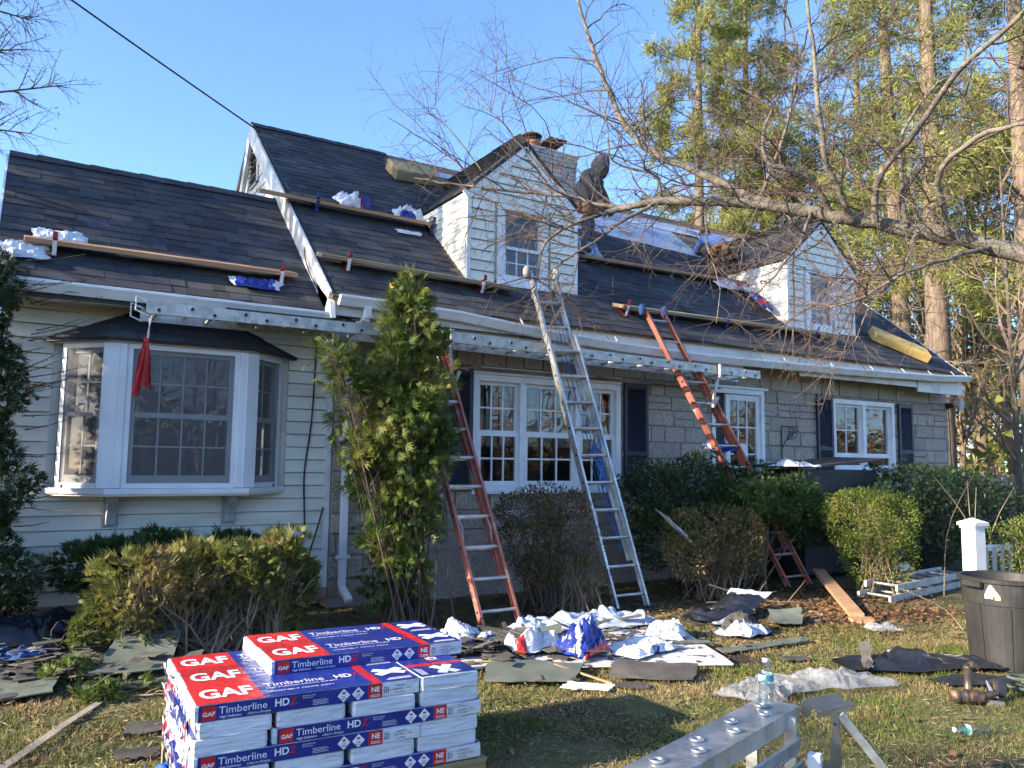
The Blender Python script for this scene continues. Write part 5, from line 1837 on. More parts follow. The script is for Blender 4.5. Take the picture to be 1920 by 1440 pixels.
# ---------------------------------------------------------------- foreground: plank stage with bracket, bottle
M_PLATE = mat('dull_plate_metal', (0.40, 0.39, 0.36), (0.30, 0.29, 0.27), scale=5, rough=0.38, metal=0.8, rvar=0.12)
ws = thing('aluminium_work_stage', 'brushed aluminium work stage with raised holes in the near foreground', 'staging', (2.4, 2.2, 0.0))
A, B = V(1.55, 2.03, 0.51), V(2.93, 2.47, 0.51)
dW = (B - A).normalized()
sW = V(dW.y, -dW.x, 0)
mb = MB()
mb.beam(A, B, 0.17, 0.012)
mb.beam(A + sW * 0.088 - V(0, 0, 0.03), B + sW * 0.088 - V(0, 0, 0.03), 0.006, 0.07)
mb.beam(A - sW * 0.088 - V(0, 0, 0.03), B - sW * 0.088 - V(0, 0, 0.03), 0.006, 0.07)
mb.build('top_rail', M_ALU, ws)
k = 0
s = 0.16
Lr = (B - A).length
while s < Lr - 0.06:
    c_ = A + dW * s + sW * (0.03 if k % 2 else -0.03)
    MB().lathe([(0.028, 0.0), (0.028, 0.008), (0.022, 0.012), (0.019, 0.006), (0.019, 0.001)], c_ + V(0, 0, 0.007), 16).build('raised_ring', M_ALU, ws, smooth=True)
    MB().lathe([(0.0185, 0.0), (0.0185, 0.0015)], c_ + V(0, 0, 0.0068), 14).build('ring_hole', M_HOLE, ws)
    s += 0.10 if k % 2 else 0.19
    k += 1
for q in range(3):
    mb = MB()
    o0 = sW * (0.12 + 0.015 * q) - V(0, 0, 0.13 + 0.085 * q)
    mb.beam(A + o0, B + o0 - dW * 0.10, 0.012, 0.07, up=(sW * 0.25 + V(0, 0, 1)))
    sl = mb.build('perforated_slat', M_ALU, ws)
    mb = MB()
    for i in range(40):
        for r in (-0.018, 0.018):
            c_ = A + o0 + dW * (0.05 + i * 0.03) + sW * 0.009 + V(0, 0, r)
            if i * 0.03 < Lr - 0.2:
                mb.lathe([(0.004, 0), (0.0025, 0.004)], c_, 5, M=Matrix.Rotation(PI / 2, 3, sW.cross(V(0, 0, 1))))
    mb.build('grip_dimples', M_TRIM, sl)
for base_, sd in ((B - dW * 0.13, 0.1), (A + dW * 0.2, 0.1), (A + dW * 0.2, -0.1), (B - dW * 0.13, -0.07)):
    MB().beam(base_ + sW * sd - V(0, 0, 0.01), base_ + sW * sd - V(0, 0, 0.505), 0.02, 0.05, up=sW).build('leg', M_ALU, ws)

br = thing('support_bracket', 'folded metal support bracket with diagonal brace beside the bottle', 'bracket', (3.05, 2.42, 0.0))
bx_u, bx_v = V(0.85, -0.527, 0.0), V(0.527, 0.85, 0.0)
BJ = V(3.085, 2.330, 0.498)
def K(a, c_, b_=0.0):
    return BJ + bx_u * a + V(0, 0, c_) + bx_v * b_
mb = MB()
mb.prism([K(-0.12, 0.03), K(-0.125, -0.02), K(-0.105, -0.042), K(-0.09, -0.038), K(-0.078, -0.012), K(-0.066, 0.0), K(0.055, 0.032), K(0.055, 0.068), K(-0.10, 0.042)], bx_v * 0.006)
mb.build('saddle_plate', M_PLATE, br, bev=0.0015)
mb = MB()
mb.prism([K(-0.07, -0.004, -0.05), K(0.09, 0.030, -0.05), K(0.09, 0.008, -0.05), K(-0.07, -0.026, -0.05)], bx_v * 0.006)
mb.prism([K(-0.07, 0.0, -0.049), K(0.09, 0.032, -0.049), K(0.09, 0.034, 0.005), K(-0.07, 0.002, 0.005)], V(0, 0, 0.004))
mb.build('saddle_base', M_PLATE, br)
mb = MB()
mb.prism([K(-0.015, 0.006, -0.06), K(0.012, 0.010, -0.06), K(0.014, -0.07, -0.06), K(0.022, -0.10, -0.06), K(0.022, -0.48, -0.06), K(-0.022, -0.48, -0.06), K(-0.020, -0.11, -0.06), K(-0.012, -0.06, -0.06)], bx_v * 0.005)
mb.prism([K(0.014, 0.006, -0.055), K(0.016, 0.006, -0.01), K(0.034, -0.48, -0.01), K(0.023, -0.48, -0.055)], bx_u * 0.008)
mb.build('upright', M_PLATE, br)
MB().lathe([(0.006, 0), (0.006, 0.004)], K(-0.004, -0.045, -0.064), 10, M=Matrix.Rotation(PI / 2, 3, 'X')).build('bolt', M_HOLE, br)
mb = MB()
mb.beam(K(0.026, -0.008, -0.04), K(0.40, -0.475, -0.06), 0.032, 0.034)
mb.build('brace', M_ALU, br, bev=0.003)
mb = MB()
mb.prism([K(-0.14, -0.215, -0.08), K(-0.02, -0.185, -0.08), K(-0.02, -0.33, -0.08), K(-0.14, -0.33, -0.08)], bx_v * 0.005)
mb.beam(K(0.0, -0.34, -0.04), K(0.42, -0.47, 0.05), 0.03, 0.03)
mb.build('lower_arm', M_PLATE, br)
cbx = thing('tube_box', 'white carton with red spot standing behind the metal slats', 'carton', (2.86, 2.30, 0.02))
cm = Matrix.Translation((2.84, 2.22, 0.0)) @ Matrix.Rotation(0.5, 4, 'Z')
mb = MB()
mb.bx(-0.025, 0.025, -0.025, 0.025, 0.02, 0.385)
mb.v = [tuple(cm @ Vector(p)) for p in mb.v]
mb.build('carton', M_INK, cbx, bev=0.002)
mb = MB()
mb.bx(-0.0255, 0.0255, -0.0262, -0.0256, 0.22, 0.29)
mb.v = [tuple(cm @ Vector(p)) for p in mb.v]
mb.build('red_spot', M_PRED, cbx)

M_PET = glass('clear_plastic', (0.95, 0.97, 0.98), 0.05, 0.05)
M_CAPW = mat('white_cap', (0.8, 0.8, 0.8), (0.76, 0.76, 0.77), scale=6, rough=0.4)
M_LABEL = mat('green_blue_label', (0.05, 0.28, 0.16), (0.08, 0.30, 0.45), scale=22, rough=0.4, c3=(0.7, 0.75, 0.7), scale3=16, lo3=0.55, hi3=0.62)
M_WATER = glass('water', (0.93, 0.97, 0.98), 0.03, 0.0)
def bottle(label, M, full=0.6):
    t = thing('water_bottle', label, 'bottle', tuple(M.translation), 'water bottles')
    prof = [(0.026, 0.0), (0.031, 0.006), (0.032, 0.02), (0.030, 0.028), (0.032, 0.036), (0.030, 0.046), (0.032, 0.056), (0.029, 0.072), (0.027, 0.084), (0.030, 0.098), (0.0325, 0.112), (0.0325, 0.145), (0.030, 0.160), (0.022, 0.178), (0.0125, 0.188), (0.0125, 0.192)]
    def put(mb, nm, m_, sm=True):
        mb.v = [tuple(M @ Vector(p)) for p in mb.v]
        mb.build(nm, m_, t, smooth=sm)
    mb = MB()
    mb.lathe(prof, (0, 0, 0), 18)
    put(mb, 'bottle_body', M_PET)
    mb = MB()
    mb.lathe([(r * 0.95, h) for r, h in prof if h < 0.19 * full], (0, 0, 0.002), 18)
    put(mb, 'water', M_WATER)
    mb = MB()
    mb.lathe([(0.0330, 0.115), (0.0330, 0.142)], (0, 0, 0), 18)
    mb.f = mb.f[:-2]
    mb.mi = mb.mi[:-2]
    put(mb, 'paper_label', M_LABEL)
    mb = MB()
    mb.lathe([(0.0145, 0.190), (0.0145, 0.203), (0.013, 0.206)], (0, 0, 0), 18)
    put(mb, 'cap', M_CAPW)
bottle('half full water bottle standing on the aluminium work stage', Matrix.Translation((2.80, 2.43, 0.518)))
bottle('empty water bottle lying on the grass at the lower right', Matrix.Translation((4.90, 2.62, 0.036)) @ Matrix.Rotation(2.55, 4, 'Z') @ Matrix.Rotation(PI / 2, 4, 'Y'), 0.1)

# coil nailer on the black felt
M_ORANGE = mat('worn_orange_tool', (0.22, 0.12, 0.05), (0.12, 0.08, 0.05), scale=12, rough=0.55, c3=(0.04, 0.035, 0.03), scale3=14, lo3=0.42, hi3=0.58)
M_TOOL = mat('dark_tool_metal', (0.06, 0.05, 0.045), (0.12, 0.09, 0.06), scale=12, rough=0.45, metal=0.5)
ng = thing('nail_gun', 'worn orange and black coil nail gun lying on the felt', 'nail gun', (5.5, 3.0, 0.0))
def T5(x, y, z): return V(5.46, 3.06, 0.06) + V(0.80, -0.56, 0) * x + V(0.56, 0.80, 0) * y + V(0, 0, z)
mb = MB()
mb.tube([T5(-0.13, -0.06, 0.0), T5(-0.10, -0.06, 0.0), T5(0.06, -0.07, 0.0), T5(0.09, -0.07, 0.0)], [0.032, 0.043, 0.041, 0.030], 12)
mb.build('motor_body', M_ORANGE, ng, smooth=True)
mb = MB()
mb.tube([T5(0.0, -0.03, 0.02), T5(0.04, 0.05, 0.09), T5(0.07, 0.11, 0.15)], [0.028, 0.026, 0.030], 10)
mb.build('handle', M_TOOL, ng, smooth=True)
mb = MB()
mb.tube([T5(0.05, 0.09, 0.13), T5(0.10, 0.12, 0.16), T5(0.14, 0.10, 0.14)], [0.028, 0.03, 0.022], 8)
mb.build('trigger_guard', M_ORANGE, ng, smooth=True)
for q in (-0.10, -0.04, 0.03):
    MB().tube([T5(q, -0.063, 0.0), T5(q + 0.014, -0.064, 0.0)], 0.047, 12).build('body_ring', M_TOOL, ng)
MB().tube([T5(0.06, -0.07, 0.0), T5(0.13, -0.075, 0.02), T5(0.17, -0.08, 0.03)], [0.03, 0.024, 0.012], 8).build('nose_piece', M_TOOL, ng)
mb = MB()
mb.lathe([(0.055, -0.035), (0.062, -0.02), (0.062, 0.03), (0.05, 0.04)], T5(0.20, 0.0, 0.04), 16, M=Matrix.Rotation(PI / 2 - 0.3, 3, 'X'))
mb.build('nail_canister', M_TOOL, ng)
mb = MB()
for k in range(4):
    mb.tube([T5(0.11 + 0.012 * k, -0.05, 0.10 - 0.02 * k), T5(0.13 + 0.012 * k, -0.08, 0.0)], 0.007, 5)
mb.beam(T5(0.10, -0.06, -0.04), T5(0.20, -0.09, -0.045), 0.04, 0.05)
mb.build('nose', M_PLATE, ng)
hs = thing('air_hose', 'pale grey hose coil beside the nail gun at the right edge', 'hose', (5.95, 2.95, 0.02))
mb = MB()
mb.tube([(5.98 + 0.13 * math.cos(a * 0.4), 2.92 + 0.12 * math.sin(a * 0.4), 0.04 + 0.004 * a) for a in range(34)], 0.012, 6)
mb.build('hose', M_GREENSH, hs, smooth=True)

# ---------------------------------------------------------------- trash can, post, lying ladder, picket fence
M_BIN = mat('scuffed_black_plastic', (0.016, 0.016, 0.016), (0.032, 0.031, 0.029), scale=6, rough=0.55, stretch=(1, 1, 0.5), c3=(0.07, 0.067, 0.06), scale3=4.5, lo3=0.58, hi3=0.8, bump=0.15, bscale=30)
tc_ = V(6.72, 3.42, 0.0)
tb = thing('trash_can', 'black ribbed plastic trash can with white triangular sticker', 'trash can', tuple(tc_))
prof = [(0.25, 0.0), (0.262, 0.02), (0.30, 0.50), (0.305, 0.505), (0.315, 0.67), (0.335, 0.672), (0.338, 0.70), (0.325, 0.705), (0.312, 0.695), (0.300, 0.5), (0.25, 0.03)]
mb = MB()
mb.lathe(prof, tc_, 48)
mb.build('bin_body', M_BIN, tb, smooth=False)
mb = MB()
for k in range(9):
    a = 2 * PI * k / 9 + 0.2
    p0, p1 = tc_ + V(0.263 * math.cos(a), 0.263 * math.sin(a), 0.02), tc_ + V(0.301 * math.cos(a), 0.301 * math.sin(a), 0.49)
    mb.beam(p0, p1, 0.012, 0.012, up=(math.cos(a), math.sin(a), 0))
mb.build('ribs', M_BIN, tb)
for a in (2.9, -0.25):
    c_ = tc_ + V(0.34 * math.cos(a), 0.34 * math.sin(a), 0.655)
    MB().beam(c_ + V(-math.sin(a), math.cos(a), 0) * 0.08, c_ - V(-math.sin(a), math.cos(a), 0) * 0.08, 0.05, 0.05).build('handle', M_BIN, tb, bev=0.01)
def on_bin(a, z):
    r = 0.305 + (z - 0.505) * 0.06 + 0.004
    return tc_ + V(r * math.cos(a), r * math.sin(a), z)
a0 = math.atan2(-3.42, -6.72) - 0.30
stk = sub('sticker', tb)
mb = MB()
n = 8
for i in range(n):
    f0, f1 = i / n, (i + 1) / n
    zt = lambda f: 0.575 + 0.095 * (1 - abs(f - 0.42) / (0.42 if f < 0.42 else 0.58))
    mb.quad(on_bin(a0 + 0.36 * (f0 - 0.5), 0.572), on_bin(a0 + 0.36 * (f1 - 0.5), 0.572), on_bin(a0 + 0.36 * (f1 - 0.5), zt(f1)), on_bin(a0 + 0.36 * (f0 - 0.5), zt(f0)))
mb.build('sticker_paper', mat('old_sticker', (0.62, 0.60, 0.52), (0.45, 0.43, 0.36), scale=14, rough=0.7), stk)
mb = MB()
mb.quad(on_bin(a0 - 0.17, 0.555), on_bin(a0 + 0.02, 0.555), on_bin(a0 + 0.02, 0.568), on_bin(a0 - 0.17, 0.568))
mb.build('sticker_line', M_OLDTRIM, stk)
mb = MB()
mb.quad(on_bin(a0 + 0.06, 0.548), on_bin(a0 + 0.18, 0.548), on_bin(a0 + 0.18, 0.570), on_bin(a0 + 0.06, 0.570))
mb.build('sticker_tag', mat('lime_tag', (0.35, 0.55, 0.10), (0.5, 0.6, 0.3), scale=20, rough=0.6), stk)

ps = thing('fence_post', 'white vinyl post with pyramid cap behind the trash can', 'post', (8.18, 4.45, 0.0))
rot = Matrix.Translation((8.18, 4.45, 0)) @ Matrix.Rotation(-0.15, 4, 'Z')
def R8(mb):
    mb.v = [tuple(rot @ Vector(p)) for p in mb.v]
    return mb
R8(MB().bx(-0.075, 0.075, -0.075, 0.075, 0, 0.98)).build('shaft', M_TRIM, ps, bev=0.004)
mb = MB()
mb.bx(-0.10, 0.10, -0.10, 0.10, 0.98, 1.01)
mb.add([(-0.10, -0.10, 1.011), (0.10, -0.10, 1.011), (0.10, 0.10, 1.011), (-0.10, 0.10, 1.011), (0, 0, 1.055)], [(0, 1, 4), (1, 2, 4), (2, 3, 4), (3, 0, 4)])
mb.bx(-0.085, 0.085, -0.085, 0.085, 0.955, 0.979)
R8(mb).build('cap', M_TRIM, ps)
pv = thing('vinyl_fence', 'short run of white picket fence beside the capped post', 'fence', (8.3, 4.45, 0))
R8(MB().bx(0.08, 0.55, -0.02, 0.02, 0.72, 0.78)).build('rail', M_TRIM, pv)
R8(MB().bx(0.08, 0.55, -0.02, 0.02, 0.25, 0.31)).build('rail', M_TRIM, pv)
for k in range(4):
    R8(MB().bx(0.11 + k * 0.12, 0.16 + k * 0.12, -0.035, -0.021, 0.10, 0.76)).build('picket', M_SASH, pv)  # white pickets in grey: their shade is put into the colour

ll = thing('ladder', 'aluminium ladder lying on the ground right of the boxwood', 'ladder', (9.6, 5.9, 0.1), 'extension ladders on the job')
for q, (oz, so) in enumerate(((0.05, 0.0), (0.16, 0.18))):
    for s_ in (0.0, 0.42):
        a, b_ = V(8.55 + so, 5.62 + s_ * 0.95 + 0.03 * q, oz), V(10.7 + so, 5.95 + s_ * 0.95 + 0.03 * q, oz)
        MB().beam(a, b_, 0.03, 0.075).build('rail', M_ALUD, ll)
    for k in range(7):
        f = 0.08 + k * 0.14
        a = V(8.55 + so, 5.62 + 0.03 * q, oz).lerp(V(10.7 + so, 5.95 + 0.03 * q, oz), f)
        MB().tube([a, a + V(0, 0.40, 0)], 0.018, 8).build('rung', M_ALU, ll)

M_PICK = mat('grey_cedar_picket', (0.34, 0.29, 0.24), (0.24, 0.20, 0.17), scale=5, rough=0.9, objr=0.2, stretch=(3, 3, 0.4))
fn_ = thing('picket_fence', 'weathered grey picket fence under the far trees', 'fence', (20.5, 11, 0))
pA, pB = V(17.6, 16.0, 0), V(22.4, 5.4, 0)
dd = (pB - pA)
nP = int(dd.length / 0.125)
mb = MB()
mb.beam(pA + V(0.05, 0.02, 1.15), pB + V(0.05, 0.02, 1.15), 0.04, 0.08)
mb.beam(pA + V(0.05, 0.02, 0.4), pB + V(0.05, 0.02, 0.4), 0.04, 0.08)
mb.build('rail', M_PICK, fn_)
du = dd.normalized()
mbp = MB()
mbp.add([du * -0.05, du * 0.05, du * 0.05 + V(0, 0, 1.36), V(0, 0, 1.45), du * -0.05 + V(0, 0, 1.36)] + [p + V(0.02, 0.008, 0) for p in (du * -0.05, du * 0.05, du * 0.05 + V(0, 0, 1.36), V(0, 0, 1.45), du * -0.05 + V(0, 0, 1.36))],
        [(0, 1, 2, 3, 4), (9, 8, 7, 6, 5), (0, 5, 6, 1), (1, 6, 7, 2), (2, 7, 8, 3), (3, 8, 9, 4), (4, 9, 5, 0)])
me_p = mbp.mesh('picket', M_PICK)
for k in range(nP):
    p = pA + du * (k * 0.125)
    inst('picket', me_p, fn_, Matrix.Translation(p + V(0, 0, rnd.uniform(-0.02, 0.03))))

# dark box against the wall, plant bracket, overhead wire
bb = thing('covered_box', 'black covered box with slanted brown lid below the right window', 'box', (9.8, 7.2, 0))
MB().bx(9.05, 10.65, 7.15, 7.85, 0.1, 1.50).build('box_body', M_DARK, bb)  # plain black box for a dark covered object of unknown use
mb = MB()
mb.prism([(8.85, 7.05, 1.50), (10.72, 7.05, 1.64), (10.72, 7.9, 1.66), (8.85, 7.9, 1.52)], (0, 0, 0.03))
mb.build('lid', mat('brown_lid', (0.05, 0.035, 0.025), (0.08, 0.055, 0.04), scale=6, rough=0.7), bb)
wh = thing('plant_bracket', 'black scrolled iron plant bracket on the stone wall', 'bracket', (9.98, YS - 0.03, 1.8))
mb = MB()
mb.tube([(9.93, YS - 0.03, 2.15), (9.93, YS - 0.03, 1.62)], 0.009, 6)
mb.tube([(9.93, YS - 0.03, 2.15), (10.28, YS - 0.04, 2.15)], 0.007, 6)
mb.build('stem', M_DARK, wh)
mb = MB()
for k, (r, cx_, cz_) in enumerate(((0.045, 10.14, 2.09), (0.05, 10.22, 2.02), (0.045, 10.10, 2.0), (0.045, 10.25, 2.11))):
    mb.tube([(cx_ + r * math.cos(a * 0.5), YS - 0.035 - 0.002 * k, cz_ + r * math.sin(a * 0.5)) for a in range(13)], 0.005, 5, cap=False)
    mb.tube(spline([(cx_, YS - 0.035, cz_ - r), (10.02, YS - 0.035, 1.93), (9.94, YS - 0.03, 1.80)], 8), 0.005, 5)
mb.build('scroll', M_DARK, wh)
wr = thing('overhead_wire', 'black service wire running from the upper left to the gable peak', 'wire', (2.6, 11.3, 6.2))
pts = spline([(-9.0, 6.0, 9.6), (-3.5, 8.35, 7.75), (0.23, 9.95, 6.68), (2.66, 11.15, 6.13)], 40)
MB().tube(pts, 0.011, 6).build('wire', M_DARK, wr)
MB().tube(spline([(2.70, 11.10, 6.12), (2.69, 10.9, 5.9), (2.66, 10.75, 5.75), (2.72, 9.2, 4.42), (2.6, 8.6, 3.75), (2.62, 8.2, 3.35)], 24), 0.007, 5).build('drop_cable', M_DARK, wr)
# ---------------------------------------------------------------- vegetation materials
def leafmat(name, c1, c2, hue=0.02, isl=0.45, trans=0.25, rough=0.55, c3=None, scale=2.5):
    return mat(name, c1, c2, scale=scale, rough=rough, isl=isl, hue=hue, trans=trans, c3=c3, scale3=1.6, lo3=0.52, hi3=0.68, spec=0.35)
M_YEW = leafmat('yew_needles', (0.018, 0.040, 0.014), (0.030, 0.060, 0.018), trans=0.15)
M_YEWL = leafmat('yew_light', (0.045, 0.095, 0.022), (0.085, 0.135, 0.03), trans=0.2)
M_ARB = leafmat('arborvitae_sprays', (0.060, 0.105, 0.022), (0.125, 0.155, 0.030), trans=0.35, c3=(0.20, 0.20, 0.045))
M_CEDH = leafmat('cedar_hedge_sprays', (0.085, 0.115, 0.024), (0.17, 0.165, 0.04), trans=0.35, c3=(0.22, 0.17, 0.07))
M_CEDD = leafmat('cedar_dark_sprays', (0.030, 0.062, 0.018), (0.05, 0.085, 0.022), trans=0.25)
M_AZA = leafmat('azalea_leaves', (0.075, 0.075, 0.025), (0.12, 0.085, 0.030), trans=0.25, c3=(0.17, 0.09, 0.04))
M_AZG = leafmat('azalea_gold', (0.10, 0.10, 0.028), (0.20, 0.14, 0.05), trans=0.3, c3=(0.24, 0.17, 0.08))
M_BOX = leafmat('boxwood_leaves', (0.10, 0.15, 0.024), (0.18, 0.215, 0.036), trans=0.35, c3=(0.24, 0.24, 0.05))
M_PINE = leafmat('pine_needles', (0.17, 0.21, 0.050), (0.28, 0.27, 0.075), trans=0.45, scale=0.7)
M_PINED = leafmat('pine_needles_dark', (0.12, 0.17, 0.055), (0.20, 0.225, 0.07), trans=0.45, scale=0.7)
M_BARK = mat('grey_bark', (0.15, 0.115, 0.085), (0.075, 0.058, 0.045), scale=14, rough=0.95, stretch=(1, 1, 0.5), bump=0.8, bscale=35)
M_PBARK = mat('pine_bark', (0.19, 0.145, 0.105), (0.09, 0.068, 0.052), scale=7, rough=0.95, stretch=(2, 2, 0.35), bump=1.0, bscale=12)
M_BIRCH = mat('limb_bark', (0.20, 0.17, 0.14), (0.075, 0.065, 0.055), scale=11, rough=0.9, bump=0.7, bscale=40, c3=(0.16, 0.16, 0.12), scale3=5)
M_TWIG = mat('dark_twig', (0.070, 0.048, 0.042), (0.12, 0.085, 0.066), scale=3, rough=0.9)
M_TWIGP = mat('pale_twig', (0.24, 0.175, 0.11), (0.13, 0.095, 0.065), scale=5, rough=0.9)
M_TAN = mat('tan_woods', (0.30, 0.215, 0.13), (0.17, 0.125, 0.08), scale=0.8, rough=0.95, isl=0.4)

def cat_np(lst):
    VV, FF, off = [], [], 0
    for v, f in lst:
        VV.append(v)
        FF.append(f + off)
        off += len(v)
    return np.concatenate(VV), np.concatenate(FF)

def lobes_points(lobes, n, shell=(0.55, 1.0), p=2.0, seed=0.0, rough_amp=0.18):
    """points spread through the outer part of several squashed balls; p > 2 makes them boxy"""
    vol = np.array([a[1][0] * a[1][1] + a[1][0] * a[1][2] + a[1][1] * a[1][2] for a in lobes])
    pick = rng.choice(len(lobes), n, p=vol / vol.sum())
    C_ = np.array([a[0] for a in lobes])[pick]
    R_ = np.array([a[1] for a in lobes])[pick]
    d = rdir(n)
    sup = (np.abs(d) ** p).sum(1, keepdims=True) ** (1 / p)
    d2 = d / sup
    r = (shell[0] + (shell[1] - shell[0]) * rng.random((n, 1)) ** 0.6)
    q = C_ + d2 * R_
    # lumps
    nz = (np.sin(q[:, 0] * 7.1 + seed) * np.sin(q[:, 1] * 6.3 + seed * 2) + np.sin(q[:, 2] * 8.7 + seed * 3) * np.sin(q[:, 0] * 11.9 + 1.3 * seed) * 0.7)[:, None]
    P = C_ + d2 * R_ * r * (1 + rough_amp * nz * 0.6)
    return P, d

def stems(base, lobes, n, r0, seed_sp=0.15, reach=0.85, pts=6):
    out = []
    for _ in range(n):
        a = lobes[rng.integers(len(lobes))]
        d = rdir(1)[0]
        d[2] = abs(d[2]) * 0.8 - 0.15
        tip = np.array(a[0]) + d * np.array(a[1]) * reach
        b = np.array(base) + rng.normal(0, seed_sp, 3) * np.array([1, 1, 0])
        mid = (b + tip) / 2 + rng.normal(0, 0.06, 3)
        mid[:2] = b[:2] * 0.55 + tip[:2] * 0.45
        ln = spline([b, mid, tip], pts) + rng.normal(0, 0.012, (pts, 3))
        out.append((ln, np.linspace(r0 * rng.uniform(0.6, 1.2), r0 * 0.25, pts)))
    return out

def shrub(name, label, loc, lobes, n_leaf, leaf, m_leaf, base, n_stem, m_stem=M_BARK, r0=0.012, p=2.0, shell=(0.5, 1.0), fan=1, up=0.3, seed=1.0, rough_amp=0.18, group=None, twigs=True, outw=0.9, cat='shrub', extra=None, fan_spread=0.6, gap=0.35):
    t = thing(name, label, cat, loc, group)
    P, d = lobes_points(lobes, n_leaf, shell, p, seed, rough_amp)
    gv = np.sin(P[:, 0] * 9.3 + seed) * np.sin(P[:, 1] * 8.1 + seed * 2.2) * np.sin(P[:, 2] * 10.4 + seed * 1.7) + 0.5 * np.sin(P[:, 0] * 21 + P[:, 2] * 17 + seed)
    keep = (P[:, 2] > 0.02) & (gv > -gap - 0.25 * rng.random(len(P)))
    P, d = P[keep], d[keep]
    n = len(P)
    L_ = []
    D = unit(d * outw + rng.normal(0, 0.6, (n, 3)) + np.array([0, 0, up]))
    side = rdir(n)
    if fan == 1:
        L_.append(leaves_np(P, D, side, leaf[0] * np.clip(rng.lognormal(0, 0.35, n), 0.4, 2.0), leaf[1] * rng.uniform(0.6, 1.4, n)))
    else:
        # flat sprays: several narrow leaflets fanned in one plane
        S_ = unit(np.cross(D, side))
        szv = np.clip(rng.lognormal(0, 0.32, n), 0.45, 1.9)
        Nn = np.cross(D, S_)
        for k in range(fan):
            a = (k / (fan - 1) - 0.5) * 2 * fan_spread
            Dk = D * math.cos(a) + S_ * math.sin(a)
            off = D * (leaf[0] * 0.28 * (1 - abs(a)))
            L_.append(leaves_np(P + off, Dk, Nn, leaf[0] * szv * rng.uniform(0.7, 1.1, n) * (1 - 0.3 * abs(a)), leaf[1] * rng.uniform(0.8, 1.2, n)))
    if extra is not None:
        L_ += extra
    v, f = cat_np(L_)
    o = np_mesh('foliage', v, f, m_leaf, t)
    o['kind'] = 'stuff'
    st = stems(base, lobes, n_stem, r0)
    if twigs:
        st2 = child_lines(st, 7, 0.08, 0.30, r0 * 0.4, spread=0.8, pts=4, tmin=0.35, up=0.25)
        v1 = tubes_np(st, 5)
        v2 = tubes_np(st2, 3)
        v, f = cat_np([v1, v2])
    else:
        v, f = tubes_np(st, 5)
    o = np_mesh('stems', v, f, m_stem, t)
    o['kind'] = 'stuff'
    return t

# ---------------------------------------------------------------- shrubs in front of the house
shrub('cedar_hedge', 'yellowish green clipped cedar hedge with bare stems below the bay window', (1.4, 6.75, 0),
      [((0.90, 6.80, 0.56), (0.40, 0.32, 0.24)), ((1.42, 6.85, 0.60), (0.42, 0.32, 0.24)), ((1.80, 6.95, 0.60), (0.40, 0.34, 0.26)), ((2.02, 7.05, 0.52), (0.26, 0.32, 0.34)), ((0.86, 6.72, 0.30), (0.20, 0.2, 0.26))],
      6200, (0.075, 0.012), M_CEDH, (1.35, 6.75, 0), 95, M_TWIGP, r0=0.011, p=2.3, shell=(0.5, 1.08), fan=5, up=0.5, seed=2.0, rough_amp=0.34, gap=0.18)
# its stems spread along the hedge
ex = []
for bx_ in (0.9, 1.2, 1.55, 1.9):
    ex += stems((bx_, 6.72, 0), [((bx_ + 0.05, 6.78, 0.6), (0.35, 0.28, 0.22))], 22, 0.011, 0.06)
ex2 = child_lines(ex, 7, 0.08, 0.28, 0.004, spread=0.8, pts=4, tmin=0.3, up=0.2)
v, f = cat_np([tubes_np(ex, 5), tubes_np(ex2, 3)])
hedge = [o for o in COL.objects if o.name.startswith('cedar_hedge')][0]
o = np_mesh('bare_stems', v, f, M_TWIGP, hedge)
o['kind'] = 'stuff'
shrub('cedar_shrub', 'dark green cedar shrub against the siding behind the clipped hedge', (1.0, 7.8, 0),
      [((0.72, 7.75, 0.62), (0.36, 0.26, 0.22)), ((1.15, 7.80, 0.66), (0.36, 0.26, 0.2)), ((1.75, 7.85, 0.64), (0.3, 0.25, 0.2))],
      4200, (0.07, 0.012), M_CEDD, (1.0, 7.8, 0), 25, M_TWIGP, p=2.4, shell=(0.5, 1.05), fan=5, up=0.4, seed=3.0)
# arborvitae
lob = []
for k in range(26):
    z = 0.35 + 2.75 * k / 25
    wd = 0.50 - 0.30 * abs(z - 1.9) / 1.7 if z < 2.3 else 0.40 * (3.3 - z) / 1.0
    a = k * 2.4
    lob.append(((3.10 + 0.03 * (z - 1.6) + 0.27 * math.cos(a) * wd / 0.5, 7.02 + 0.24 * math.sin(a) * wd / 0.5, z), (max(wd * 0.62, 0.14), max(wd * 0.55, 0.14), 0.20)))
lob += [((2.44, 6.95, 2.46), (0.16, 0.14, 0.14)), ((2.6, 7.0, 2.30), (0.17, 0.16, 0.12)), ((3.52, 7.05, 1.75), (0.12, 0.16, 0.22)), ((3.44, 7.0, 2.72), (0.12, 0.13, 0.12)), ((2.64, 6.95, 1.65), (0.18, 0.16, 0.16)), ((3.16, 7.0, 3.18), (0.09, 0.09, 0.16))]
arb = shrub('arborvitae', 'tall loose arborvitae standing at the joint of wing and stone front', (3.22, 7.05, 0), lob, 9500, (0.092, 0.013), M_ARB, (3.2, 7.05, 0), 60, M_TWIG, r0=0.012, shell=(0.2, 1.28), fan=6, up=0.2, seed=4.0, rough_amp=0.5, gap=0.28, cat='tree', fan_spread=0.75)
np_mesh('trunk', *tubes_np([(spline([(3.12, 7.05, -0.02), (3.1, 7.08, 1.2), (3.12, 7.05, 2.3), (3.16, 7.0, 3.15)], 10), np.linspace(0.045, 0.008, 10))], 7), M_BARK, arb)
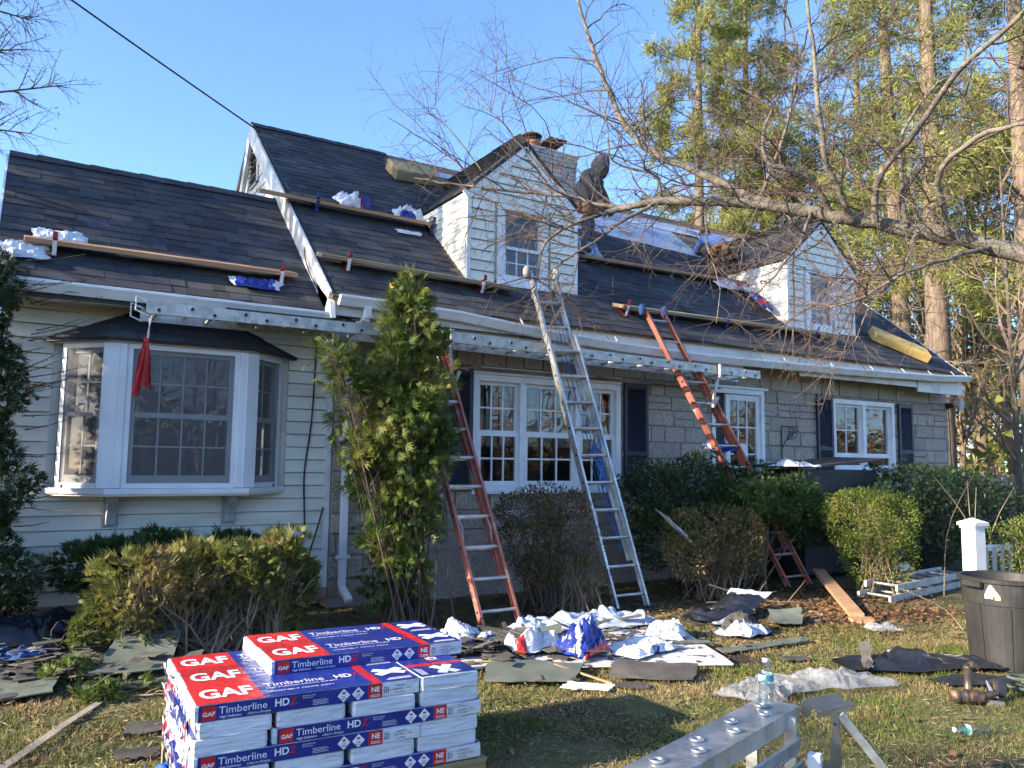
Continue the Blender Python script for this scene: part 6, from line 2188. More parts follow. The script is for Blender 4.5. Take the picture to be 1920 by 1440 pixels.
# yew at the left edge
lob = []
for k in range(12):
    z = 0.35 + k * 0.24
    lob.append(((-0.30 + 0.08 * math.sin(k * 1.9) - 0.012 * k, 7.70 + 0.1 * math.cos(k * 2.3), z), (0.52 - 0.012 * k, 0.42, 0.25)))
def needle_branch(p0, d, L_, n, ln, wd):
    p0, d = np.array(p0), unit(np.array(d, float))
    t_ = rng.random(n)
    base = p0 + np.outer(t_ * L_, d) + np.outer((t_ ** 2) * L_ * 0.15, np.array([0, 0, 1.0]))
    s_ = unit(np.cross(d, np.array([0.1, 0.2, 1.0])))
    sg = np.where(rng.random(n) < 0.5, 1, -1)[:, None]
    D = d * 0.75 + s_ * sg + rng.normal(0, 0.25, (n, 3))
    return leaves_np(base, D, np.tile(np.array([0, 0, 1.0]), (n, 1)) + rng.normal(0, 0.3, (n, 3)), ln * rng.uniform(0.7, 1.2, n) * (1.2 - t_ * 0.7), wd)
ex = []
yst = []
for k in range(34):
    z = 0.45 + 2.7 * rng.random()
    p0 = (0.0 + rng.normal(0, 0.06), 7.55 + rng.normal(0, 0.18), z)
    d = np.array([1.0, -0.45 + rng.normal(0, 0.3), 0.12 + rng.normal(0, 0.18)])
    L_ = rng.uniform(0.18, 0.50)
    ex.append(needle_branch(p0, d, L_, 90, 0.026, 0.005))
    dn_ = unit(d)
    yst.append((np.array([p0, np.array(p0) + dn_ * L_ * 0.5 + np.array([0, 0, 0.04 * L_]), np.array(p0) + dn_ * L_ + np.array([0, 0, 0.15 * L_])]), np.array([0.005, 0.003, 0.0015])))
yw = shrub('yew', 'dark green yew with long feathery shoots at the left edge', (-0.4, 7.75, 0), lob, 17000, (0.060, 0.011), M_YEW, (-0.4, 7.75, 0), 40, M_TWIG, shell=(0.45, 1.0), fan=4, up=0.1, seed=5.0, rough_amp=0.25, extra=ex, gap=0.75)
np_mesh('shoots', *tubes_np(yst, 4), M_TWIG, yw)['kind'] = 'stuff'
# yew hedge in front of the door
shrub('yew_hedge', 'deep green yew hedge in front of the door under the orange red ladder', (7.6, 7.35, 0),
      [((6.65, 7.40, 1.12), (0.55, 0.42, 0.42)), ((7.35, 7.40, 1.18), (0.62, 0.45, 0.48)), ((8.05, 7.35, 1.12), (0.55, 0.45, 0.46)), ((8.55, 7.15, 0.98), (0.5, 0.45, 0.46)), ((9.3, 7.0, 0.85), (0.4, 0.25, 0.35)), ((7.5, 7.05, 0.95), (0.5, 0.3, 0.4)), ((6.5, 7.1, 0.75), (0.4, 0.3, 0.4)),],
      19000, (0.052, 0.011), M_YEW, (7.5, 7.35, 0), 30, M_TWIG, p=2.4, shell=(0.55, 1.02), fan=4, up=0.5, seed=6.0, rough_amp=0.22)
ex = []
for (x, y, z) in ((8.62, 6.9, 1.35), (8.75, 6.95, 1.36), (8.5, 6.85, 1.32), (8.85, 7.0, 1.3)):
    ex.append(needle_branch((x, y, z - 0.15), (0.15 + rng.normal(0, 0.1), 0, 1), 0.48, 110, 0.03, 0.006))
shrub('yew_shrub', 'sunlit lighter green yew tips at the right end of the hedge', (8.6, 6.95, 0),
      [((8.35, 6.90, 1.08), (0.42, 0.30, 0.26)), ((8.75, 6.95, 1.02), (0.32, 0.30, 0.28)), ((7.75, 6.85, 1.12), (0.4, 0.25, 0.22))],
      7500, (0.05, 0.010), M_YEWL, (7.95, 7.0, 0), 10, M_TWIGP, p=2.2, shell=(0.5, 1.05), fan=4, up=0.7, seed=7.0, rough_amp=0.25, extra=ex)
shrub('azalea', 'brownish azalea bush between the two front ladders', (4.8, 7.1, 0),
      [((4.62, 7.15, 1.05), (0.42, 0.32, 0.24)), ((5.05, 7.15, 1.08), (0.42, 0.32, 0.22)), ((4.55, 7.1, 0.72), (0.36, 0.30, 0.28)), ((5.05, 7.0, 0.70), (0.36, 0.28, 0.28)), ((4.7, 7.0, 0.45), (0.3, 0.25, 0.2))],
      11000, (0.034, 0.014), M_AZA, (4.8, 7.15, 0), 45, M_TWIG, r0=0.012, shell=(0.45, 1.05), up=0.5, seed=8.0, rough_amp=0.3)
shrub('azalea', 'low azalea sprouting at the foot of the aluminium ladder', (5.1, 6.85, 0),
      [((5.08, 6.75, 0.36), (0.26, 0.22, 0.22)), ((4.98, 6.8, 0.5), (0.2, 0.2, 0.14))],
      1500, (0.032, 0.012), M_AZA, (5.05, 6.8, 0), 45, M_TWIGP, r0=0.008, shell=(0.4, 1.05), up=0.6, seed=9.0, rough_amp=0.3)
shrub('azalea', 'golden leaved azalea on bare crooked stems in front of the yew hedge', (7.0, 6.75, 0),
      [((6.55, 6.75, 0.78), (0.36, 0.3, 0.24)), ((6.98, 6.72, 0.82), (0.36, 0.3, 0.24)), ((7.35, 6.70, 0.72), (0.34, 0.28, 0.28)), ((6.5, 6.65, 0.55), (0.34, 0.25, 0.24)), ((7.1, 6.6, 0.52), (0.4, 0.25, 0.24))],
      13000, (0.038, 0.016), M_AZG, (6.95, 6.75, 0), 50, M_TWIGP, r0=0.013, shell=(0.5, 1.05), up=0.5, seed=10.0, rough_amp=0.3)
shrub('boxwood', 'round bright green boxwood in the sun at the right', (9.1, 6.2, 0),
      [((9.08, 6.20, 0.86), (0.56, 0.5, 0.40)), ((9.18, 6.18, 0.50), (0.44, 0.42, 0.42)), ((8.86, 6.2, 0.95), (0.36, 0.38, 0.30)), ((9.45, 6.2, 0.92), (0.30, 0.36, 0.28))],
      21000, (0.026, 0.014), M_BOX, (9.1, 6.2, 0), 40, M_TWIGP, p=2.5, shell=(0.7, 1.03), up=0.45, seed=11.0, rough_amp=0.12)
shrub('yew_hedge', 'dark yew hedge along the stone wall behind the boxwood', (11.8, 7.2, 0),
      [((10.95, 7.15, 0.98), (0.6, 0.5, 0.55)), ((11.8, 7.15, 1.02), (0.7, 0.55, 0.56)), ((12.7, 7.1, 0.96), (0.7, 0.55, 0.55)), ((13.3, 6.9, 0.75), (0.5, 0.45, 0.55)), ((11.6, 6.8, 0.7), (0.8, 0.4, 0.5)), ((10.3, 6.9, 0.72), (0.5, 0.32, 0.55))],
      17000, (0.052, 0.010), M_YEW, (11.8, 7.2, 0), 70, M_TWIG, p=2.8, shell=(0.62, 1.03), fan=4, up=0.5, seed=12.0, rough_amp=0.16, gap=0.7)
shrub('boxwood', 'sunny yellow green shrub cut off by the right edge behind the trash can', (9.0, 4.15, 0),
      [((8.80, 4.22, 0.72), (0.36, 0.36, 0.36)), ((9.10, 4.1, 0.5), (0.45, 0.45, 0.45))],
      9000, (0.030, 0.016), M_BOX, (9.1, 4.25, 0), 40, M_TWIGP, p=2.2, shell=(0.5, 1.04), up=0.4, seed=13.0, rough_amp=0.2)
# cut green sprays on the ground at the left
for lab, c_, r_ in (('cut cedar spray under the leaning shingles at lower left', (0.62, 5.85, 0.06), (0.26, 0.16, 0.05)), ('cut cedar spray lying left of the leaning shingles', (0.40, 6.35, 0.09), (0.16, 0.14, 0.07)), ('cut cedar spray on the shingle heap at left', (0.52, 6.75, 0.28), (0.12, 0.1, 0.12))):
    shrub('cedar_cutting', lab, c_, [(c_, r_)], 300, (0.055, 0.010), M_ARB, c_, 6, M_TWIGP, r0=0.005, shell=(0.1, 1.0), fan=5, up=0.1, group='cut cedar sprays', cat='cutting', twigs=False)
# whippy canes by the post
cn = thing('bare_canes', 'thin bare canes rising round the white post and boxwood', 'canes', (8.6, 5.0, 0))
cl = []
for (a, b_, c_) in (((9.6, 5.6, 0.02), (10.1, 5.8, 0.8), (10.4, 5.6, 1.5)), ((8.35, 4.6, 0.6), (8.35, 4.6, 1.0), (8.05, 4.75, 1.45)), ((8.42, 4.6, 0.6), (8.44, 4.62, 1.1), (8.42, 4.62, 1.42)), ((8.48, 4.6, 0.6), (8.5, 4.6, 1.0), (8.55, 4.6, 1.35)), ((8.5, 4.5, 0.7), (8.65, 4.45, 1.05), (8.9, 4.4, 1.35)), ((7.75, 4.35, 0.02), (7.65, 4.5, 0.22), (7.3, 4.8, 0.42))):
    cl.append((spline([a, b_, c_], 8), np.linspace(0.008, 0.003, 8)))
for q in cl:
    np_mesh('cane', *tubes_np([q], 5), M_TWIGP, cn)
# cut branches in the bed
cb_ = thing('fallen_branch', 'pale fallen branch in the leaves before the red ladder foot', 'branch', (7.0, 6.2, 0))
bl = [(spline([(6.2, 6.15, 0.12), (6.8, 6.05, 0.10), (7.5, 5.85, 0.06)], 8), np.linspace(0.010, 0.006, 8)), (spline([(6.5, 6.4, 0.25), (6.9, 6.15, 0.12), (7.3, 5.9, 0.05)], 8), np.linspace(0.009, 0.005, 8))]
bl += child_lines(bl, 5, 0.15, 0.5, 0.005, spread=0.8, pts=5)
np_mesh('twigs', *tubes_np(bl, 4), M_TWIGP, cb_)
cb_ = thing('fallen_branch', 'thin bare branch on the grass between hedge and bundle stack', 'branch', (1.2, 5.6, 0))
bl = [(spline([(0.75, 5.75, 0.03), (1.1, 5.62, 0.05), (1.55, 5.85, 0.06)], 8), np.linspace(0.008, 0.004, 8))]
bl += child_lines(bl, 6, 0.15, 0.4, 0.004, spread=0.7, pts=5)
np_mesh('twigs', *tubes_np(bl, 4), M_TWIGP, cb_)

# ---------------------------------------------------------------- bare tree hanging in from the right
LIMBS = [
 ([(7.75,2.65,0.0),(7.88,2.72,1.2),(7.9,2.77,2.82),(7.84,2.6,3.63),(7.57,2.51,4.87),(7.5,2.4,6.2)], 0.16, 0.07),
 ([(7.9,2.77,2.75),(7.42,3.25,3.26),(7.16,3.63,3.48),(6.85,3.92,3.6),(6.49,4.25,3.73),(6.2,4.53,3.82),(5.95,4.8,3.92),(5.69,5.07,4.0),(5.33,5.4,4.04),(5.12,5.65,4.07),(4.91,5.84,4.03),(4.73,6.02,3.97)], 0.125, 0.036),
 ([(4.91,5.84,4.03),(4.74,6.11,4.09),(4.52,6.35,4.21),(4.21,6.66,4.27),(3.88,6.97,4.35),(3.6,7.25,4.43),(3.4,7.48,4.5)], 0.032, 0.010),
 ([(4.73,6.02,3.97),(4.42,6.22,3.83),(4.26,6.34,3.65),(4.17,6.32,3.32),(4.09,6.27,3.09)], 0.028, 0.010),
 ([(5.07,5.68,4.03),(4.74,5.79,3.81),(4.48,5.86,3.6),(4.22,5.92,3.42),(4.1,6.01,3.3)], 0.024, 0.008),
 ([(5.95,4.8,3.92),(5.68,5.06,4.07),(5.44,5.3,4.27),(5.25,5.53,4.43),(5.04,5.75,4.62),(4.96,5.89,4.82),(4.87,6.03,5.15),(4.8,6.15,5.51),(4.74,6.26,5.89),(4.68,6.37,6.32),(4.62,6.47,6.77)], 0.060, 0.018),
 ([(6.2,4.53,3.82),(5.98,4.53,4.05),(5.69,4.58,4.17),(5.52,4.67,4.24),(5.47,4.68,4.48),(5.45,4.54,4.67)], 0.045, 0.012),
 ([(6.28,4.37,3.75),(6.1,4.35,3.92),(5.86,4.34,4.26),(5.71,4.27,4.63),(5.64,4.26,5.09),(5.57,4.25,5.54),(5.54,4.24,5.82)], 0.045, 0.014),
 ([(6.36,4.21,3.71),(6.19,4.04,4.04),(6.16,3.67,4.33),(6.14,3.29,4.67),(6.17,2.9,4.88),(6.2,2.62,5.08)], 0.045, 0.02),
 ([(6.6,4.07,3.67),(6.44,4.0,4.08),(6.36,3.89,4.46),(6.48,3.66,4.82)], 0.035, 0.012),
 ([(6.83,3.82,3.56),(6.43,3.66,3.98),(6.38,3.32,4.17),(6.39,2.96,4.17),(6.55,2.74,4.21)], 0.04, 0.018),
 ([(7.16,3.63,3.48),(6.59,3.64,3.31),(6.07,3.75,3.12),(5.66,3.91,2.88),(5.48,4.03,2.82)], 0.03, 0.008),
 ([(6.04,4.63,3.86),(5.81,4.57,3.54),(5.47,4.59,3.16),(5.28,4.72,2.97)], 0.022, 0.007),
 ([(5.14,5.63,4.07),(5.01,5.57,4.27),(4.66,5.77,4.41),(4.6,5.78,4.71),(4.55,5.87,5.16)], 0.022, 0.007),
 ([(4.54,6.34,4.21),(4.28,6.58,4.59),(3.98,6.83,5.08),(3.78,7.04,5.32),(3.72,7.17,5.56)], 0.014, 0.004),
 ([(4.02,6.88,4.32),(3.71,7.13,4.87),(3.51,7.23,5.15),(3.5,7.3,5.52)], 0.012, 0.004),
 ([(5.42,5.32,4.04),(5.3,5.2,3.6),(5.35,5.1,3.2),(5.2,5.0,2.8)], 0.014, 0.004),
 ([(6.2, 4.53, 3.82), (6.17, 4.35, 3.5), (6.18, 4.27, 3.15), (5.92, 4.35, 2.8)], 0.020, 0.006),
 ([(6.64, 3.99, 3.62), (6.31, 3.95, 3.2), (6.04, 4.02, 2.95), (5.91, 4.14, 2.59)], 0.022, 0.006),
 ([(5.75,5.0,3.98),(5.9,4.8,4.6),(6.0,4.7,5.3),(5.9,4.8,6.0)], 0.03, 0.01),
]
bt = thing('bare_tree', 'leafless tree whose long limb reaches over the roof from the right', 'tree', (7.75, 2.65, 0))
L0 = []
for pts, ra, rb in LIMBS:
    n = max(10, len(pts) * 3)
    q = spline(pts, n) + rng.normal(0, 0.006, (n, 3))
    L0.append((q, np.linspace(ra, rb, n) * 0.74))
np_mesh('trunk', *tubes_np(L0[:1], 12), M_BIRCH, bt, smooth=True)
np_mesh('limb', *tubes_np(L0[1:], 8), M_BIRCH, bt, smooth=True)
L1 = child_lines(L0[1:], 6.5, 0.5, 1.6, 0.009, spread=0.85, droop=0.04, pts=8, tmin=0.12, wig=0.16, up=0.15)
L2 = child_lines(L1, 9.5, 0.18, 0.8, 0.0038, spread=0.8, droop=0.07, pts=6, tmin=0.15, wig=0.2)
L3 = child_lines(L2, 7.5, 0.07, 0.30, 0.0024, spread=0.75, droop=0.08, pts=4, tmin=0.2, wig=0.22)
v, f = cat_np([tubes_np(L1, 4), tubes_np(L2, 3), tubes_np(L3, 3)])
np_mesh('twigs', v, f, M_TWIG, bt)['kind'] = 'stuff'
print('bare tree faces', len(f))

# ---------------------------------------------------------------- conifer reaching in at the upper left
hm = thing('hemlock', 'sparse hemlock whose twiggy boughs hang in at the upper left', 'tree', (-2.6, 9.6, 0))
tr = [(spline([(-2.6, 9.6, 0), (-2.55, 9.6, 3), (-2.6, 9.65, 6), (-2.55, 9.6, 9.5)], 14), np.linspace(0.20, 0.03, 14))]
np_mesh('trunk', *tubes_np(tr, 9), M_PBARK, hm, smooth=True)
hb = []
for p in ([(-2.55, 9.6, 4.6), (-1.6, 9.2, 4.75), (-0.6, 8.7, 4.85), (0.2, 8.35, 5.02)], [(-2.55, 9.6, 5.2), (-1.6, 9.2, 5.35), (-0.7, 8.8, 5.3), (-0.1, 8.5, 5.35)], [(-2.55, 9.6, 4.2), (-1.6, 9.1, 4.45), (-0.7, 8.75, 4.55), (-0.05, 8.45, 4.52)], [(-2.55, 9.6, 5.6), (-1.5, 9.1, 5.75), (-0.6, 8.7, 5.72), (-0.15, 8.55, 5.65)],
          [(-2.55, 9.6, 6.0), (-1.5, 9.2, 6.2), (-0.6, 8.8, 6.15), (0.1, 8.6, 6.05)]):
    hb.append((spline(p, 14), np.linspace(0.028, 0.004, 14)))
vis = child_lines(hb, 9, 0.3, 0.85, 0.005, spread=0.7, droop=0.04, pts=5, tmin=0.3)
vis += child_lines(vis, 16, 0.06, 0.24, 0.0028, spread=0.7, droop=0.06, pts=3, tmin=0.1)
np_mesh('near_twigs', *tubes_np(vis, 3), M_TWIG, hm)['kind'] = 'stuff'
for k in range(46):
    z = 1.8 + 7.2 * rng.random()
    a = rng.random() * 2 * PI
    if math.cos(a) > 0.3 and z > 3:
        continue
    L_ = (9.8 - z) * 0.30 + 0.4
    d = np.array([math.cos(a), math.sin(a), 0.12])
    b0 = np.array([-2.58, 9.6, z])
    hb.append((spline([b0, b0 + d * L_ * 0.5 + [0, 0, 0.05], b0 + d * L_], 14), np.linspace(0.03, 0.005, 14)))
h1 = child_lines(hb, 6.5, 0.25, 0.75, 0.006, spread=0.75, droop=0.05, pts=5, tmin=0.15)
h2 = child_lines(h1, 12, 0.06, 0.22, 0.003, spread=0.7, droop=0.06, pts=3, tmin=0.1)
v, f = cat_np([tubes_np(hb, 6), tubes_np(h1, 4), tubes_np(h2, 3)])
np_mesh('boughs', v, f, M_TWIG, hm)['kind'] = 'stuff'
PP = np.array([q[0][-1] for q in h2 if rng.random() < 0.35])
if len(PP):
    n = len(PP)
    v, f = leaves_np(PP, rdir(n) + np.array([0, 0, -0.4]), rdir(n), 0.05, 0.012)
    np_mesh('needles', v, f, M_YEWL, hm)['kind'] = 'stuff'

# ---------------------------------------------------------------- pines and bare trees behind the house
def pine(label, x, y, h, r, first, dens=1.0, m_n=None, lean=(0, 0), bare_low=True, spread=1.0, blen=3.2):
    t = thing('pine_tree', label, 'tree', (x, y, 0), 'pines behind the house')
    tp = spline([(x, y, -0.2), (x + lean[0] * 0.3, y + lean[1] * 0.3, h * 0.35), (x + lean[0] * 0.7, y + lean[1] * 0.7, h * 0.7), (x + lean[0], y + lean[1], h)], 18)
    np_mesh('trunk', *tubes_np([(tp, r * np.linspace(1.0, 0.12, 18) ** 0.8)], 12), M_PBARK, t, smooth=True)
    br_ = []
    z = first
    while z < h - 0.6:
        f_ = z / h
        c_ = np.array([np.interp(z, tp[:, 2], tp[:, 0]), np.interp(z, tp[:, 2], tp[:, 1]), z])
        for k in range(rng.integers(2, 5)):
            a = rng.random() * 2 * PI
            L_ = blen * spread * min(0.85, max(0.30, 1.35 - 1.15 * f_)) * rng.uniform(0.6, 1.2) + 0.4
            d = np.array([math.cos(a), math.sin(a), rng.uniform(-0.05, 0.28)])
            q = spline([c_, c_ + d * L_ * 0.5 + rng.normal(0, 0.12, 3), c_ + d * L_ + np.array([0, 0, 0.2]) + rng.normal(0, 0.15, 3)], 7)
            br_.append((q, np.linspace(0.055 * (1.2 - f_), 0.012, 7)))
        z += rng.uniform(0.45, 0.85)
    if bare_low:
        for k in range(22):
            zz_ = rng.uniform(1.5, first)
            a = rng.random() * 2 * PI
            c_ = np.array([np.interp(zz_, tp[:, 2], tp[:, 0]), np.interp(zz_, tp[:, 2], tp[:, 1]), zz_])
            L_ = rng.uniform(0.6, 2.2)
            d = np.array([math.cos(a), math.sin(a), rng.uniform(-0.2, 0.2)])
            br_.append((spline([c_, c_ + d * L_ * 0.5, c_ + d * L_ + rng.normal(0, 0.1, 3)], 7), np.linspace(0.022, 0.006, 7)))
    tw = child_lines([b_ for b_ in br_], 2.2, 0.3, 1.0, 0.012, spread=0.7, pts=4, tmin=0.3, up=0.1)
    v, f = cat_np([tubes_np(br_, 5), tubes_np(tw, 3)])
    np_mesh('branches', v, f, M_PBARK, t)['kind'] = 'stuff'
    live = [q for q in tw if q[0][-1][2] > first - 0.8]
    tips = np.array([q[0][-1] for q in live] + [q[0][-2] for q in live] + [q[0][1] for q in live[::2]])
    rep = max(1, int(round(2 * dens)))
    tips = np.repeat(tips, rep, axis=0) + rng.normal(0, 0.16, (len(tips) * rep, 3))
    n = len(tips)
    L_ = []
    ax = unit(rng.normal(0, 0.5, (n, 3)) + np.array([0, 0, 0.35]))
    for k in range(6):
        D = unit(ax * 0.55 + rdir(n))
        L_.append(leaves_np(tips, D, rdir(n), rng.uniform(0.18, 0.34, n), 0.034))
    v, f = cat_np(L_)
    o = np_mesh('crown', v, f, m_n or M_PINE, t)
    o['kind'] = 'stuff'
    return t
pine('thick pine trunk right behind the end of the house', 23.74, 13.73, 22, 0.42, 8.0, 2.4, M_PINE, (0.4, 0.2), blen=4.0)
pine('second pine trunk left of the thick one, forking above the roof', 26.4, 16.4, 22, 0.38, 8.0, 2.2, M_PINED, (-0.6, 0.2), blen=4.0)
pine('slimmer pine whose trunk shows beside the second dormer', 27.4, 18.9, 21, 0.28, 7.5, 2.4, M_PINE, (0.3, 0), blen=3.6)
pine('pine at the right picture edge behind the picket fence', 21.6, 10.1, 20, 0.34, 6.5, 2.2, M_PINE, (0.2, 0.1), blen=3.8)
pine('tall dense pine rising above the ridge right of the chimney', 21.6, 21.6, 21, 0.28, 6.0, 5.0, M_PINE, (0.1, 0), spread=1.05)
pine('feathery pine right of the tall dense one behind the ridge', 24.6, 22.0, 22, 0.28, 6.5, 4.5, M_PINE, (0.2, 0), spread=1.05)
pine('low bushy pine showing over the ridge beside the standing worker', 21.5, 27.0, 11.5, 0.22, 4.0, 3.0, M_PINED, (0, 0), spread=0.8)
pine('pine behind the leaning limb over the second dormer', 26.5, 22.5, 20, 0.30, 5.5, 3.6, M_PINE, (0, 0.3), spread=1.0, blen=3.6)
pine('far pine between the trunks at the right', 33.0, 17.5, 18, 0.30, 4.5, 3.0, M_PINED, (0, 0), spread=0.9)
pine('far young pine above the picket fence', 30.0, 13.2, 9, 0.18, 1.8, 2.2, M_PINE, (0, 0), bare_low=False, spread=0.6)

def bare(label, x, y, h, r, nm='bare_tree', m_=None):
    t = thing(nm, label, 'tree', (x, y, 0), 'bare trees behind the house')
    lean = rng.normal(0, 0.5, 2)
    tk = [(spline([(x, y, -0.1), (x + lean[0] * 0.4, y + lean[1] * 0.4, h * 0.4), (x + lean[0], y + lean[1], h)], 12), np.linspace(r, r * 0.15, 12))]
    np_mesh('trunk', *tubes_np(tk, 8), m_ or M_BARK, t, smooth=True)
    a = child_lines(tk, 2.4, h * 0.18, h * 0.42, r * 0.4, spread=0.7, pts=7, tmin=0.25, wig=0.14, up=0.35)
    b_ = child_lines(a, 2.0, 0.6, 1.8, 0.014, spread=0.75, pts=5, tmin=0.2, wig=0.18, up=0.1)
    c_ = child_lines(b_, 2.2, 0.3, 0.9, 0.009, spread=0.75, pts=4, tmin=0.2, wig=0.2)
    v, f = cat_np([tubes_np(a, 5), tubes_np(b_, 3), tubes_np(c_, 3)])
    np_mesh('crown', v, f, M_TWIGP, t)['kind'] = 'stuff'
bare('slender bare tree in front of the picket fence', 19.3, 9.4, 8.5, 0.10)
bare('forked bare tree at the right edge beyond the fence', 22.5, 9.4, 10, 0.16)
bare('bare tree just behind the right end of the roof', 20.5, 15.5, 9.5, 0.11)
bare('bare tree between the two thick pine trunks', 25.5, 14.2, 11, 0.12)
bare('tan bare tree behind the second dormer roof', 21.5, 19.5, 9.5, 0.12)
bare('bare sapling over the ridge between the workers', 20.5, 24.0, 9.5, 0.10)
# far woods at right and rear, one mass
def woods(name, label, spots, hmin, hmax, m_c, needle=None, low=None, lsz=(0.6, 0.35)):
    tk, cr = [], []
    for (x, y) in spots:
        h = rng.uniform(hmin, hmax)
        r = h * 0.014
        tk.append((spline([(x, y, -0.2), (x + rng.normal(0, 0.4), y + rng.normal(0, 0.4), h * 0.5), (x + rng.normal(0, 0.8), y + rng.normal(0, 0.8), h)], 8), np.linspace(r, r * 0.2, 8)))
    a = child_lines(tk, 1.3, hmax * 0.12, hmax * 0.34, 0.05, spread=0.75, pts=5, tmin=0.2, wig=0.16, up=0.3)
    b_ = child_lines(a, 1.5, 0.8, 2.2, 0.028, spread=0.8, pts=4, tmin=0.2, wig=0.2)
    v, f = cat_np([tubes_np(tk, 7), tubes_np(a, 4), tubes_np(b_, 3)])
    mi = np.zeros(len(f), int)
    if needle is not None:
        tips = np.array([q[0][-1] for q in b_])
        tips = np.repeat(tips, needle[1], axis=0) + rng.normal(0, 0.35, (len(tips) * needle[1], 3))
        n = len(tips)
        ln_, wd_ = rng.uniform(0.3, 0.6, n), np.full(n, 0.10)
        if low is not None:
            tips = np.concatenate([tips, low])
            ln_, wd_ = np.concatenate([ln_, np.full(len(low), lsz[0])]), np.concatenate([wd_, np.full(len(low), lsz[1])])
            n = len(tips)
        lv = leaves_np(tips, rdir(n), rdir(n), ln_, wd_)
        v, f = cat_np([(v, f), lv])
        mi = np.concatenate([mi, np.ones(n, int)])
    o = np_mesh(name, v, f, [m_c] + ([needle[0]] if needle else []), mi=mi)
    tag(o, label, 'woods', kind='stuff')
    return o
sp = [(x, y) for x, y in zip(rng.uniform(25, 58, 150), rng.uniform(4, 60, 150)) if 0.28 * x < y < 1.25 * x]
n = 9000
lx = rng.uniform(24, 60, n)
low = np.stack([lx, lx * rng.uniform(0.30, 1.25, n), np.abs(rng.normal(0, 2.2, n)) + 0.1], 1)
woods('far_woods', 'tan and green woods filling the gaps behind the pines at right', sp, 8, 17, M_TAN, (M_PINE, 3), low, (0.55, 0.22))
# the wood that closes the garden at the left and across the street: it shades the lawn and shows in the panes
sp = list(zip(rng.uniform(-26, -12, 9), rng.uniform(-8, 5, 9)))
woods('side_woods', 'wooded garden edge left of the house that dapples the light', sp, 8, 13, M_TAN, (M_PINED, 2))
sp = list(zip(rng.uniform(-20, -8, 14), rng.uniform(9.0, 14.5, 14)))
woods('side_evergreens', 'tall evergreens left of the house that shade its roof', sp, 12, 16, M_PBARK, (M_PINED, 4))
sp = list(zip(rng.uniform(-14, 80, 75), rng.uniform(-40, -20, 75)))
n = 22000
low = (np.stack([rng.uniform(-18, 85, n), rng.uniform(-42, -26, n), np.abs(rng.normal(0, 2.0, n)) + 0.2], 1))
woods('street_woods', 'sunlit tan woods across the street mirrored in the panes', sp, 6, 10, M_TAN, (M_TAN, 2), low)
# ---------------------------------------------------------------- workers on the roof
M_SKIN = mat('skin', (0.20, 0.11, 0.075), (0.16, 0.09, 0.06), scale=9, rough=0.6)
M_JACK = mat('charcoal_jacket', (0.030, 0.033, 0.040), (0.055, 0.058, 0.066), scale=10, rough=0.85, bump=0.6, bscale=16)
M_PANT = mat('grey_work_trousers', (0.13, 0.14, 0.16), (0.085, 0.09, 0.105), scale=9, rough=0.9, bump=0.5, bscale=18)
M_DPANT = mat('dark_work_trousers', (0.028, 0.026, 0.026), (0.05, 0.045, 0.04), scale=9, rough=0.9, bump=0.5, bscale=18)
M_BLUS = mat('blue_shirt', (0.10, 0.20, 0.42), (0.07, 0.15, 0.34), scale=8, rough=0.9, bump=0.5, bscale=16)
M_TANL = mat('tan_leather', (0.26, 0.13, 0.05), (0.17, 0.085, 0.035), scale=10, rough=0.8, bump=0.4, bscale=24)
M_BOOT = mat('boot', (0.05, 0.04, 0.035), (0.09, 0.07, 0.05), scale=10, rough=0.8)
M_HAIR = mat('dark_cap', (0.02, 0.018, 0.018), (0.03, 0.028, 0.028), scale=12, rough=0.9)
M_GLOVE = mat('dark_glove', (0.03, 0.03, 0.03), (0.06, 0.05, 0.045), scale=14, rough=0.9)
AR, AF = Vector((0.85, -0.527, 0)), Vector((0.527, 0.85, 0))
def person(label, F, J, E, mats, region, clothes):
    """J: name -> (right, forward, up, radius); E: bones; region: joint -> material index"""
    F = Vector(F)
    t = thing('person', label, 'person', tuple(F))
    names = list(J)
    pos = [AR * J[k][0] + AF * J[k][1] + V(0, 0, J[k][2]) for k in names]
    me = bpy.data.meshes.new('body')
    me.from_pydata([tuple(p) for p in pos], [(names.index(a), names.index(b_)) for a, b_ in E], [])
    o = bpy.data.objects.new('body', me)
    COL.objects.link(o)
    md = o.modifiers.new('skin', 'SKIN')
    md.use_smooth_shade = True
    sv = me.skin_vertices[0].data
    for i, k in enumerate(names):
        r = J[k][3]
        sv[i].radius = r if isinstance(r, tuple) else (r, r)
        sv[i].use_root = (k == 'pelvis')
    ss = o.modifiers.new('sub', 'SUBSURF')
    ss.levels = ss.render_levels = 2
    dg = bpy.context.evaluated_depsgraph_get()
    me2 = bpy.data.meshes.new_from_object(o.evaluated_get(dg))
    bpy.data.objects.remove(o)
    for m_ in mats:
        me2.materials.append(m_)
    # colour each face by the bone it belongs to
    segs = [(pos[names.index(a)], pos[names.index(b_)], region.get(b_, region.get(a, 0))) for a, b_ in E]
    for p in me2.polygons:
        c_ = p.center
        best, bi = 1e9, 0
        for a, b_, ix in segs:
            ab = b_ - a
            tt = max(0, min(1, (c_ - a).dot(ab) / max(ab.length_squared, 1e-9)))
            d = (c_ - a - ab * tt).length
            if d < best:
                best, bi = d, ix
        p.material_index = bi
        p.use_smooth = True
    b = bpy.data.objects.new('body', me2)
    COL.objects.link(b)
    b.parent = t
    for nm, mb, m_, sm in clothes(lambda r, f, u: F + AR * r + AF * f + V(0, 0, u)):
        mb.build(nm, m_, t, smooth=sm)
    return t
